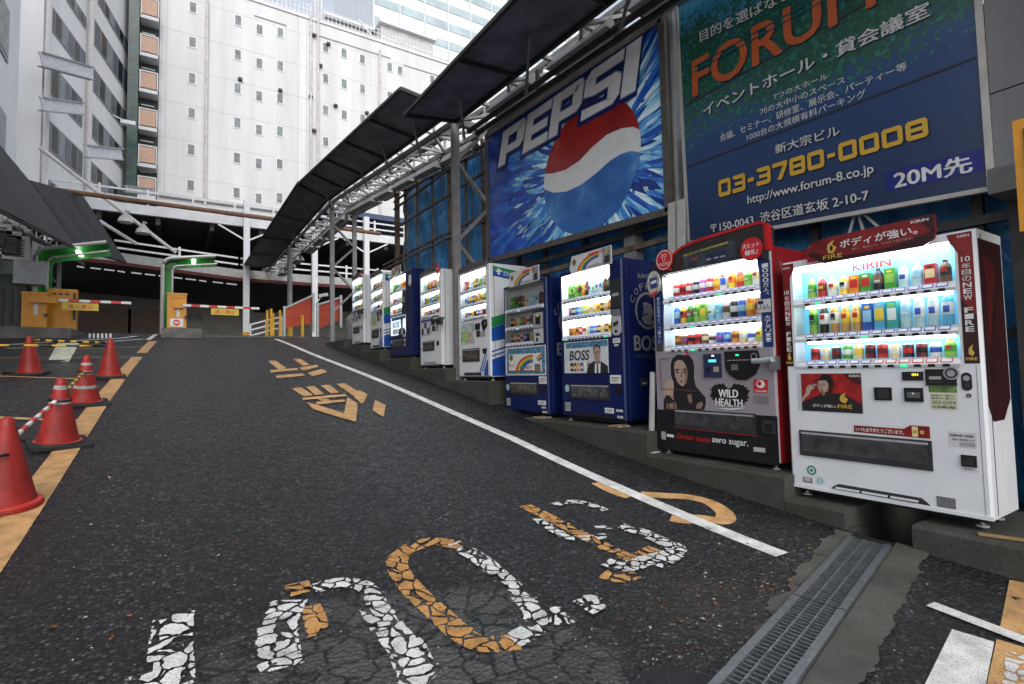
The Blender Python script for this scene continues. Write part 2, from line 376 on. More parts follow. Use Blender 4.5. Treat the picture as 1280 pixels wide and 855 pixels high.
# ------------------------------------------------------------------ the setting: ramp, kerbs, markings
def make_ground():
    ys = list(np.arange(-12, 26, .5)) + [30, 40, 60, 100, 200, 600]; ys = [-60, -30] + ys
    xs = [-600, -120, -40, -15, -6, -3, -1, 1, 2, 3, 4.06, 5.59, 8, 20, 60, 600]; ys = sorted(ys + [1.545, 1.945])
    V = [(x, y, gz(y)) for y in ys for x in xs]; n = len(xs)
    # the drain mouth is cut out of the sheet between the kerb blocks
    F = []
    for j in range(len(ys) - 1):
        for i in range(n - 1):
            if xs[i] == 4.06 and ys[j] == 1.545 or xs[i] == 4.06 and 1.545 < ys[j] < 1.945: continue   # open mouth of the drain
            F.append((j * n + i, j * n + i + 1, (j + 1) * n + i + 1, (j + 1) * n + i))
    MB().mesh(V, F, ASPHALT, True).build('ground', kind='structure')
make_ground()

def ribbon(mb, pts, w, mat, lift=.004, closed=False, step=.15):
    """a painted stroke of constant width lying on the ramp"""
    P = [np.array(p[:2], float) for p in pts]
    if closed: P = P + [P[0]]
    Q = [P[0]]
    for a, b in zip(P[:-1], P[1:]):
        k = max(1, int(np.linalg.norm(b - a) / step))
        for i in range(1, k + 1): Q.append(a + (b - a) * i / k)
    L, R = [], []
    for i, q in enumerate(Q):
        if closed: a, b = Q[(i - 1) % (len(Q) - 1)], Q[(i + 1) % (len(Q) - 1)]
        else: a, b = Q[max(0, i - 1)], Q[min(len(Q) - 1, i + 1)]
        d = _n(b - a); nn = np.array([-d[1], d[0]]) * w / 2
        L.append(q + nn); R.append(q - nn)
    for i in range(len(Q) - 1):
        c = [R[i], R[i + 1], L[i + 1], L[i]]
        mb.poly([(p[0], p[1], gz(p[1]) + lift) for p in c], mat, uv=[(0, -1), (0, -1), (0, 1), (0, 1)])
    return mb
def smooth_pts(pts, n=6, closed=False):
    P = [np.array(p, float) for p in pts]; out = []; m = len(P)
    for i in range(m if closed else m - 1):
        p0, p1, p2, p3 = (P[(i - 1) % m], P[i], P[(i + 1) % m], P[(i + 2) % m]) if closed else (P[max(0, i - 1)], P[i], P[i + 1], P[min(m - 1, i + 2)])
        for k in range(n):
            t = k / n
            out.append(.5 * ((2 * p1) + (p2 - p0) * t + (2 * p0 - 5 * p1 + 4 * p2 - p3) * t * t + (3 * p1 - p0 - 3 * p2 + p3) * t ** 3))
    if not closed: out.append(P[-1])
    return out
def groundpts(l): return [gr(*q) for q in l]

ribbon(MB(), [(3.22, 1.93)] + groundpts([(640, 548), (480, 478), (345, 424)]), .135, WHITE_LINE).build('white_edge_line', kind='structure')
ob = MB(); ribbon(ob, [(-.86, 1.5), (-.80, 5.0), (-.76, 8.0), (-.68, 11.5), (-.62, 13.6)], .19, ORANGE_LINE); ribbon(ob, [(-.58, 14.4), (-.45, 17.4)], .19, ORANGE_LINE)
for a, b, w in (((-40, 522), (103, 527), .09), ((-30, 470), (95, 474), .08), ((0, 448), (165, 447), .07), ((60, 437), (182, 434), .06)):
    ribbon(ob, groundpts([(max(a[0], -20), a[1]), b]), w, ORANGE_LINE, lift=.008)
ob.build('orange_bay_lines', kind='structure')
wb = MB()
for a, b, w in (((185, 425), (196, 418), .12), ((237, 421), (245, 414.5), .12), ((125, 428), (180, 424), .10), ((8, 436), (60, 433), .08)): ribbon(wb, groundpts([a, b]), w, WHITE_LINE, lift=.006)
ribbon(wb, [(.55, 19.9), (4.2, 20.1)], .14, WHITE_LINE, lift=.006)
ribbon(wb, [(-4, 15.1), (-1.2, 18.4), (-.9, 19.3)], .1, WHITE_LINE, lift=.006)
wb.build('white_gate_lines', kind='structure')

# slow-traffic characters painted on the ramp
cm = MB(); Zc = lambda p: gr(320 + p[0] / 4, 400 + p[1] / 4)
for pl in ([(60, 207), (98, 205), (152, 243), (112, 250)], [(70, 253), (205, 243), (212, 252), (75, 266)], [(100, 280), (235, 270), (245, 281), (105, 295)],
           [(185, 198), (222, 196), (268, 226), (236, 232)], [(215, 240), (305, 226), (312, 238), (235, 256)], [(258, 267), (330, 247), (357, 263), (282, 285)],
           [(178, 346), (225, 340), (288, 378), (240, 387)], [(250, 337), (292, 334), (340, 373), (296, 379)], [(323, 330), (368, 327), (415, 366), (375, 371)],
           [(232, 392), (445, 374), (455, 384), (235, 405)], [(305, 398), (345, 396), (375, 405), (330, 409)], [(300, 413), (440, 401), (448, 411), (305, 427)],
           [(402, 323), (445, 320), (520, 366), (488, 384)], [(490, 389), (515, 353), (557, 376), (545, 405), (530, 423)],
           [(252, 415), (282, 421), (440, 470), (436, 497), (285, 449)], [(441, 470), (457, 390), (508, 420), (500, 513), (437, 497)], [(595, 403), (648, 430), (638, 490), (583, 456)]):
    P = [Zc(p) for p in pl]; cm.poly([(p[0], p[1], gz(p[1]) + .012) for p in P], ORANGE_LINE, uv=[(0, 0)] * len(P))
cm.build('slow_lettering', kind='structure')

# old numerals and letters, cracked to flakes, white over orange
om = MB(); wm = MB()
q = lambda l: smooth_pts(groundpts(l), 5)
ribbon(om, q([(575, 682), (540, 678), (508, 688), (496, 706), (512, 733), (545, 765), (580, 795), (610, 806), (648, 803)]), .125, ORANGE_CHIP)
ribbon(wm, q([(565, 681), (600, 700), (640, 735), (668, 768), (664, 790), (640, 802)]), .12, WHITE_CHIP, .008)
ribbon(wm, q([(352, 838), (347, 805), (350, 778), (362, 752)]), .17, WHITE_CHIP, .008)
ribbon(wm, q([(392, 738), (420, 730), (452, 733), (468, 748), (472, 765)]), .10, WHITE_CHIP, .008)
ribbon(wm, q([(468, 760), (484, 785), (502, 808), (515, 832), (524, 862)]), .15, WHITE_CHIP, .008)
ribbon(wm, groundpts([(520, 800), (538, 838)]), .06, WHITE_CHIP, .008)
ribbon(om, q([(358, 742), (372, 738), (388, 735)]), .13, ORANGE_CHIP, .012); ribbon(om, groundpts([(388, 758), (395, 776), (398, 795)]), .10, ORANGE_CHIP)
ribbon(wm, groundpts([(218, 770), (214, 800), (213, 865)]), .16, WHITE_CHIP, .008); ribbon(wm, groundpts([(228, 838), (165, 862)]), .14, WHITE_CHIP, .010)
Zb = lambda l: smooth_pts([gr(640 + x / 3.353, 600 + y / 3.353) for x, y in l], 5)
ribbon(om, Zb([(50, 108), (140, 150), (250, 208), (330, 250), (430, 300), (515, 328), (600, 288)]), .115, ORANGE_CHIP)
ribbon(om, Zb([(380, 395), (450, 412), (515, 392)]), .12, ORANGE_CHIP)
for l, w in (([(170, 112), (230, 97), (300, 100), (395, 132)], .075), ([(105, 165), (180, 217), (262, 248), (400, 240)], .085), ([(350, 205), (420, 203)], .06),
             ([(455, 198), (540, 222), (630, 262), (690, 292), (640, 322), (540, 352), (470, 368), (390, 345)], .13), ([(700, 320), (620, 372)], .07),
             ([(175, 540), (205, 570), (185, 606), (250, 590)], .07), ([(270, 525), (330, 500), (370, 530), (320, 560)], .06), ([(60, 490), (100, 505)], .05)):
    ribbon(wm, Zb(l), w, WHITE_CHIP, .010)
om.build('old_orange_lettering', kind='structure'); wm.build('old_white_lettering', kind='structure')
rm = MB()
ribbon(rm, Zb([(350, 12), (420, 48), (490, 72)]), .10, ORANGE_LINE, .002); ribbon(rm, Zb([(545, 60), (640, 66), (740, 72), (830, 95), (892, 140), (880, 172), (790, 160), (720, 168), (665, 160)]), .14, ORANGE_LINE, .002)
rm.build('orange_curved_marking', kind='structure')
bm_ = MB(); ribbon(bm_, groundpts([(1163, 757), (1280, 802), (1330, 822)]), .085, WHITE_LINE, .010)
P = [gr(1190, 788), gr(1243, 804), gr(1228, 880), gr(1150, 870)]; bm_.poly([(p[0], p[1], gz(p[1]) + .006) for p in P], WHITE_LINE, uv=[(0, 0)] * 4)
P = [gr(1262, 726), gr(1330, 740), gr(1330, 810), gr(1250, 786)]; bm_.poly([(p[0], p[1], gz(p[1]) + .006) for p in P], ORANGE_LINE, uv=[(0, 0)] * 4)
P = [gr(1246, 801), gr(1330, 826), gr(1330, 880), gr(1229, 880)]; bm_.poly([(p[0], p[1], gz(p[1]) + .008) for p in P], ORANGE_LINE, uv=[(0, 0)] * 4)
P = [gr(1258, 815), gr(1330, 838), gr(1330, 880), gr(1250, 880)]; bm_.poly([(p[0], p[1], gz(p[1]) + .011) for p in P], WHITE_CHIP, uv=[(0, 0)] * 4)
bm_.build('corner_bay_lines', kind='structure')

# stepped plinth of mossy concrete the machines stand on
def plinth(y0, y1, top, x0=4.05):
    mb = MB(); c = .02; z0 = gz(y0) - .6
    prof = [(x0, z0), (x0, top - c), (x0 + c, top), (5.6, top), (5.6, z0)]
    mb.prism([(x, y0, z) for x, z in prof], (0, y1 - y0, 0), KERB_CONC)
    return mb.build('kerb', kind='structure')
plinth(-6, 1.54, .345); plinth(1.95, 2.38, .35); plinth(2.385, 3.80, .525); plinth(3.805, 6.95, .745); plinth(6.955, 8.42, 1.235)
plinth(8.425, 10.1, 1.455); plinth(10.105, 11.95, 1.69); plinth(11.955, 13.4, 1.93); plinth(13.405, 15.0, 2.115); plinth(15.005, 18.2, 2.36)
wi = MB(); wi.box((4.06, 1.5, -.45), (5.65, 2.0, -.30), KERB_CONC); wi.box((5.5, 1.5, -.3), (5.65, 2.0, .40), KERB_CONC); wi.build('kerb', kind='structure')

# drain across the foot of the ramp: two concrete lips and a steel grate in two lengths
d0, d1 = np.array([3.93, 1.735]), np.array([.6, .969])
da = _n(d1 - d0); dn = np.array([-da[1], da[0]]) * -1   # dn points to smaller y side
if dn[1] > 0: dn = -dn
def strip(mb, s0, s1, a0, a1, top, bot, mat):
    c = [d0 + da * s0 + dn * a0, d0 + da * s1 + dn * a0, d0 + da * s1 + dn * a1, d0 + da * s0 + dn * a1]
    mb.prism([(p[0], p[1], gz(p[1]) + top) for p in c], (0, 0, bot - top), mat)
def ragged(mb, s0, s1, a_in, a_out, top, jag, mat):
    n = int((s1 - s0) / .035); out = [(s0 + (s1 - s0) * i / n, a_out + rnd.uniform(-jag, jag) + jag * .8 * math.sin(i * .55)) for i in range(n + 1)]
    for (sa, oa), (sb, ob_) in zip(out[:-1], out[1:]):
        c = [d0 + da * sa + dn * a_in, d0 + da * sb + dn * a_in, d0 + da * sb + dn * ob_, d0 + da * sa + dn * oa]
        mb.prism([(p[0], p[1], gz(p[1]) + top) for p in c], (0, 0, -.08), mat)
lip = MB(); ragged(lip, -.12, 3.6, .122, .29, .012, .010, DRAIN_CONC); lip.build('drain_lip', kind='structure')
lip = MB()
s = -.1
for s1, a in ((.5, -.30), (1.05, -.27), (1.45, -.25), (1.72, -.22)):
    ragged(lip, s, s1 - .012, -.122, a + .07, .011 - .002 * s, .016, DRAIN_CONC); s = s1
lip.build('drain_lip', kind='structure')
chan_shade = MB(); DK = M((.016, .015, .013), .9, var=.3)
strip(chan_shade, -.12, 3.6, -.118, .118, .0035, .001, M((.006, .0055, .005), .95, var=.4, scale=30)); chan_shade.build('drain_shade_strip', kind='structure')  # near-black strip laid on the uncut road to paint the channel's shade
STEEL = M((.17, .18, .19), .42, .6, var=.2, scale=25, bump=.1)
for (s0, s1, lb) in ((.02, 1.21, 'steel drain grate lying nearest the white drink machine'), (1.225, 2.75, 'steel drain grate length littered with leaves, cut by the lower photo edge')):
    c = d0 + da * (s0 + s1) / 2
    t = thing('drain_grate', (c[0], c[1], gz(c[1])), lb, 'drain grate', 'drain grates at the foot of the ramp')
    fr = MB()
    for a in (-.118, .083): strip(fr, s0, s1, a, a + .035, .030, .006, STEEL)
    fr.build('frame', t)
    br = MB(); n = int((s1 - s0) / .034)
    for i in range(n):
        sa = s0 + (i + .5) * (s1 - s0) / n; strip(br, sa - .003, sa + .003, -.083, .083, .026, .006, STEEL)
    for a in (-.032, .028): strip(br, s0, s1, a - .004, a + .004, .0275, .010, STEEL)
    br.build('grating', t)
mp_ = gr(848, 872)
IRON = M((.03, .032, .034), .6, .5, bump=.6, bscale=40)
tag(MB().lathe([(.19, .002, IRON), (.185, .010, IRON), (0, .011, None)], (mp_[0], mp_[1], gz(mp_[1])), 32).build('manhole_cover'), 'dark round iron manhole cover sunk in the road beside the drain', 'manhole cover')

# fallen leaves and grit: nobody could count them
lf = MB(); LC = [M(c, .8) for c in ((.25, .10, .03), (.32, .17, .06), (.16, .06, .02), (.45, .40, .34), (.30, .07, .03))]
def leaf(x, y, s):
    a = rnd.uniform(0, 6.28); mt = rnd.choice(LC); L = s; W = s * rnd.uniform(.25, .6); z = gz(y) + .006
    pts = [(-L, 0, 0), (-.3 * L, W, .004), (.6 * L, .7 * W, .010), (L, 0, .006), (.4 * L, -.8 * W, .002), (-.4 * L, -W, .008)]
    ca, sa = math.cos(a), math.sin(a)
    lf.poly([(x + p[0] * ca - p[1] * sa, y + p[0] * sa + p[1] * ca, z + p[2] * (s / .02)) for p in pts], mt)
for _ in range(90): leaf(rnd.uniform(-.6, 3.8), rnd.uniform(1.2, 6) ** 1, rnd.uniform(.004, .013))
for _ in range(150): leaf(rnd.gauss(2.5, .55), rnd.gauss(1.75, .22), rnd.uniform(.004, .014))
for _ in range(60):
    s = rnd.uniform(.6, 2.6); a = rnd.uniform(-.1, .1); p = d0 + da * s + dn * a; leaf(p[0], p[1], rnd.uniform(.005, .013))
for _ in range(60): leaf(rnd.uniform(-.5, 3.9), rnd.uniform(5, 16), rnd.uniform(.008, .02))
for px, py in ((135, 797 - 400 + 200), (545 / 4, 400 + 793 / 4), (165 / 1, 690), (160, 772), (140, 800), (66, 786), (820, 405 / 4 + 400), (862, 596), (535, 596), (530, 465), (480, 463)): p = gr(px, py); leaf(p[0], p[1], .02)
GRIT = [M(c, .85) for c in ((.5, .48, .45), (.35, .34, .33), (.6, .58, .55))]
for _ in range(420):
    x, y = (rnd.uniform(-.5, 3.8), rnd.uniform(1.2, 5)) if rnd.random() < .5 else (rnd.gauss(2.3, .5), rnd.gauss(1.5, .2))
    r = rnd.uniform(.002, .006); z = gz(y); mt = rnd.choice(GRIT)
    V = [(x + r * rnd.uniform(.6, 1.2) * math.cos(a), y + r * rnd.uniform(.6, 1.2) * math.sin(a), z + .003) for a in (0, 1.25, 2.5, 3.8, 5)] + [(x, y, z + r)]
    lf.mesh(V, [(i, (i + 1) % 5, 5) for i in range(5)], mt)
lf.build('leaf_litter', kind='stuff')

# ------------------------------------------------------------------ buildings behind
CREAM = M((.68, .675, .67), .7, var=.09, scale=.5, streak=True); CREAM2 = M((.56, .555, .55), .7, var=.08, scale=.6, streak=True)
WHITE_PT = M((.66, .66, .66), .5, var=.06); JOINT = M((.32, .31, .31), .8)
PANE = M((.13, .15, .17), .35, var=.25, scale=2, spec=.15); PANE_D = M((.012, .014, .016), .3, spec=.2); PANE_L = M((.27, .30, .31), .4, var=.2, scale=3, spec=.15)
WF = M((.74, .74, .74), .5)

def tall_building():
    Y = 56.0; X0 = -1.5; X1 = 42; TOP = 38.4
    t = thing('office_building', (X0, Y, 2.9), 'tall white panelled building with small scattered windows closing the street', 'building')
    w = MB(); w.box((X0, Y, 2.9), (X1, Y + 22, TOP), CREAM)
    for k in range(10):
        z = 37.6 - 3.4 * k - 1.0
        if z > 4: w.box((X0, Y - .012, z), (X1, Y, z + .03), M((.56, .555, .55), .8))
    for px in (207, 372, 383): x = wy(px, 100, Y)[0]; w.box((x, Y - .02, 4), (x + .06, Y, TOP), M((.55, .54, .54), .8))
    w.box((X0, Y - .12, TOP), (X1, Y + 22, TOP + .35), CREAM)
    for xa, xb, z in ((6.4, 9.4, 36.9), (11.6, 20.4, 36.9), (22, 34, 36.6)): w.box((xa, Y - .05, z), (xb, Y - .002, z + .12), M((.33, .30, .28), .8))
    w.box((wy(199, 220, Y)[0], Y - .25, 17.5), (wy(420, 240, Y)[0], Y - .003, 17.8), M((.40, .40, .40), .7))
    w.build('wall', t)
    cols = [wy(p, 100, Y)[0] for p in (240, 297, 324, 350, 407, 430, 453, 487, 500, 540)]
    for ci, x in enumerate(cols):
        for k in range(9):
            if ci in (7, 8, 9) and k > 3: continue
            if ci >= 4 and k > 6: continue
            z = 35.9 - 3.4 * k + (rnd.uniform(-.05, .05)); z += {2: -.25, 3: .1}.get(ci, 0)
            o = MB(); o.box((x - .36, Y - .05, z - .58), (x + .36, Y - .004, z + .58), WF); wn = o.build('window', t)
            g = MB(); g.box((x - .25, Y - .065, z - .46), (x + .25, Y - .051, z + .46), M((.24, .25, .26), .4, var=.2, scale=2, spec=.2) if rnd.random() < .7 else PANE_L); g.build('pane', wn)
    PIPE = M((.62, .58, .57), .6, var=.15, scale=2)
    for px, za, zb in ((258, 12, 37), (388, 10, 40), (397, 10, 42), (474, 10, 37.5)):
        x = wy(px, 100, Y)[0]; MB().tube([(x, Y - .25, za), (x, Y - .25, zb)], .13, PIPE).build('downpipe', t)
    for px, py in ((300, 100), (400, 83), (410, 56), (419, 133), (458, 142), (350, 114), (388, 122), (392, 164), (392, 45)):
        p = wy(px, py, Y); v = MB(); v.box((p[0] - .18, Y - .35, p[2] - .12), (p[0] + .18, Y - .002, p[2] + .12), M((.05, .05, .05), .6)); v.build('vent_hood', t)
    r = MB(); xa, xb = wy(318, 10, Y)[0], X1 - 6
    for k in range(3): r.bar((xa, Y + .1, TOP + .6 + .5 * k), (xb, Y + .1, TOP + .6 + .5 * k), .06, .06, WF)
    x = xa
    while x < xb: r.bar((x, Y + .1, TOP + .3), (x, Y + .1, TOP + 1.7), .05, .05, WF); x += .42
    r.build('roof_railing', t)
    for (a, b, c, d, y, m) in ((408, 470, 5, 44, 60, M((.16, .17, .18), .6)), (476, 541, 10, 52, 58, M((.62, .60, .58), .7, var=.15, scale=1))):
        p, q_ = wy(a, c, y), wy(b, d, y); bx = MB(); bx.box((p[0], y, TOP + .3), (q_[0], y + 6, TOP + 3.6), m); bx.box((p[0] - .3, y - .5, TOP + 3.6), (q_[0] + .3, y + 6, TOP + 4.0), WHITE_PT)
        for k in range(5): bx.box((p[0] + .1, y - .06, TOP + .9 + k * .5), (q_[0] - .1, y - .003, TOP + 1.05 + k * .5), M((.45, .45, .45), .6))
        bx.build('roof_plant', t)
    mast = MB()
    for px in (394, 397.5, 402): x = wy(px, 10, 57)[0]; mast.tube([(x, 57, TOP), (x, 57, TOP + 6)], .09, WF, 6)
    for k in range(6): mast.bar((wy(394, 10, 57)[0], 57, TOP + .8 + k), (wy(402, 10, 57)[0], 57, TOP + 1.2 + k), .07, .07, WF)
    mast.bar((wy(445, 20, 58)[0], 57, TOP + 2.5), (wy(470, 45, 58)[0], 57, TOP + .4), .15, .15, WF)
    mast.build('roof_mast', t)
tall_building()

def glass_tower():
    Y = 100.; x0 = wy(466, 20, Y)[0]; x1 = x0 + 60
    t = thing('glass_tower', (x0, Y, 2.9), 'pale blue glass tower rising behind the white building roof', 'building')
    a = MB(); a.box((x0, Y, 3), (x1, Y + 30, 96), M((.72, .76, .79), .5, var=.05, scale=.4)); a.build('wall', t)
    g = MB(); z = 50
    while z < 92: g.box((x0 + .2, Y - .1, z), (x1, Y - .005, z + 1.7), M((.46, .56, .58), .3, var=.15, scale=.3, spec=.3)); z += 4.2
    g.build('glazing', t)
    v = MB(); x = x0
    while x < x1: v.box((x, Y - .3, 45), (x + .25, Y - .101, 96), WF); x += 5.5
    v.build('fin', t)
glass_tower()

def office_left():
    p0 = np.array([-6.7, 41., 0]); dr = _n(np.array([.21, .978, 0])); nr = np.array([dr[1], -dr[0], 0])
    F = lambda px, py: wp(px, py, p0, nr)
    a = F(50, 190); e = F(160, 190); a[2] = 2.9; e[2] = 2.9
    t = thing('office_block', a, 'grey office block with slanting rows of ribbon windows on the left', 'building')
    back = -nr * 12; TOPZ = 40
    w = MB(); w.prism([a, e, e + back, a + back], (0, 0, TOPZ), M((.74, .73, .72), .7, var=.06, scale=.5, streak=True))
    for px in (107.5,):
        p = F(px, 150); p[2] = 4; w.bar(p, p + np.array([0, 0, 36]), .35, .16, CREAM2, up=nr)
    w.build('wall', t)
    for sx in ((52, .15), (106.5, .18), (158, .12)):
        p = F(sx[0], 150) + nr * .22; p[2] = 6; MB().tube([p, p + np.array([0, 0, 34])], sx[1], M((.62, .60, .59), .5, var=.1), 8).build('downpipe', t)
    S = [((58.6, 1.5), (105.8, 64.5), (105, 87), (58.4, 37)), ((55, 66), (102, 127), (101.5, 160), (55, 110)), ((54, 144), (102, 190), (101, 221), (53, 182)), ((52, 222), (101, 252), (101, 268), (52, 236)),
         ((83, 0), (107, 8), (107, 38), (83, 0.5)), ((122, 0), (159, 40), (159, 65), (124, 10)), ((117.5, 24), (158.4, 90), (157, 115), (117, 55)), ((115.5, 84), (156, 139), (155, 162), (115, 114)),
         ((114, 142), (153, 186), (152, 211), (114, 172)), ((112, 201), (152, 238), (152, 256), (112, 229))]
    for qd in S:
        A, B, C, D = [F(*p) for p in qd]
        z1 = (A[2] + B[2]) / 2; z0 = (C[2] + D[2]) / 2
        if z1 - z0 < .8: z0 = z1 - 1.9
        hA, hB = np.array([A[0], A[1], 0]), np.array([B[0], B[1], 0])
        wd = MB(); fr = M((.30, .30, .31), .5)
        wd.prism([hA + nr * .02 + (0, 0, z0), hB + nr * .02 + (0, 0, z0), hB + nr * .02 + (0, 0, z1), hA + nr * .02 + (0, 0, z1)], nr * .05, fr)
        st = wd.build('window', t); pn = MB(); n = 6
        for i in range(n):
            u0, u1 = i / n + .012, (i + 1) / n - .012; P0, P1 = hA + (hB - hA) * u0 + nr * .085, hA + (hB - hA) * u1 + nr * .085
            pn.poly([P0 + (0, 0, z0 + .1), P1 + (0, 0, z0 + .1), P1 + (0, 0, z1 - .1), P0 + (0, 0, z1 - .1)], [PANE, PANE_D, PANE_L, PANE, PANE_D, PANE][i])
        pn.build('pane', st)
    for (qa, qb, h) in (((51, 74), (115, 92), 17), ((52, 130), (103, 136), 16), ((108, 189), (152, 193), 15), ((158, 236), (191, 240), 8)):
        pa, pb = wy(qa[0], qa[1], 38.), wy(qb[0], qb[1], 41.); hz = h * 38 / 660 / .98; b = MB()
        b.bar(pa, pb, .08, hz * .8, M((.62, .61, .64), .5));
        for s in (-1, 1): b.bar(pa + (0, 0, s * hz * .4), pb + (0, 0, s * hz * .4), .35, .07, M((.36, .35, .36), .5))
        b.build('steel_beam', t)
    s = F(140, 143); l = MB(); l.bar(s, s + nr * 1.1 + (0, 0, -.5), .08, .08, WF); l.box(s + nr * .9 + (-.3, -.3, -.7), s + nr * 1.3 + (.3, .3, -.4), WF); l.build('spotlight', t)
office_left()

def balcony_tower():
    Y = 54.5; xa, xb = wy(165, 100, Y)[0], wy(198, 100, Y)[0]
    t = thing('balcony_tower', (xa, Y, 2.9), 'narrow dark tower of balconies with salmon panels between two pale buildings', 'building')
    b = MB(); b.box((xa - .3, Y + 1.4, 2.9), (xb, Y + 6, 41), M((.05, .06, .06), .6)); b.box((xa - .3, Y - .2, 2.9), (xa + .45, Y + 1.4, 41), M((.03, .075, .06), .2, var=.3, scale=2)); b.build('wall', t)
    for py in (8, 55, 100, 147, 193, 232):
        p = wy(187, py, Y); z = p[2]; f = MB(); f.box((xa + .6, Y, z - .75), (xb - .15, Y + .08, z + .62), M((.58, .37, .27), .6)); f.build('balcony_panel', t)
        g = MB(); g.box((xa + .5, Y + .02, z - 1.15), (xb - .05, Y + 1.4, z - .85), WHITE_PT)
        for xx in (xa + .52, xb - .1): g.box((xx, Y - .04, z - .85), (xx + .08, Y - .003, z + .75), WF)
        g.box((xa + .5, Y - .05, z + .66), (xb - .05, Y + .03, z + .76), WF); g.box((xa + .6, Y + 1.2, z + 1.5), (xb - .3, Y + 1.38, z + 1.62), WHITE_PT); g.build('balcony_frame', t)
balcony_tower()

def white_left():
    x0 = wy(23, 100, 28)[0]; t = thing('white_building', (x0, 28, 2.5), 'plain white building cut by the left edge of the photo', 'building')
    b = MB(); b.box((x0 - 14, 4, 0), (x0, 28, 34), M((.66, .66, .68), .6, var=.04, scale=.5)); b.build('wall', t)
    for zt in (9.2, 13.2, 17.2, 21.2, 25.2):
        for y in (24.6, 20.4, 16.2, 12.0, 7.8):
            f = MB(); f.box((x0, y - 1.6, zt), (x0 + .05, y + 1.6, zt + 2.0), M((.28, .28, .29), .5)); w = f.build('window', t)
            g = MB(); g.box((x0 + .051, y - 1.45, zt + .15), (x0 + .07, y + 1.45, zt + 1.85), PANE_L); g.build('pane', w)
white_left()

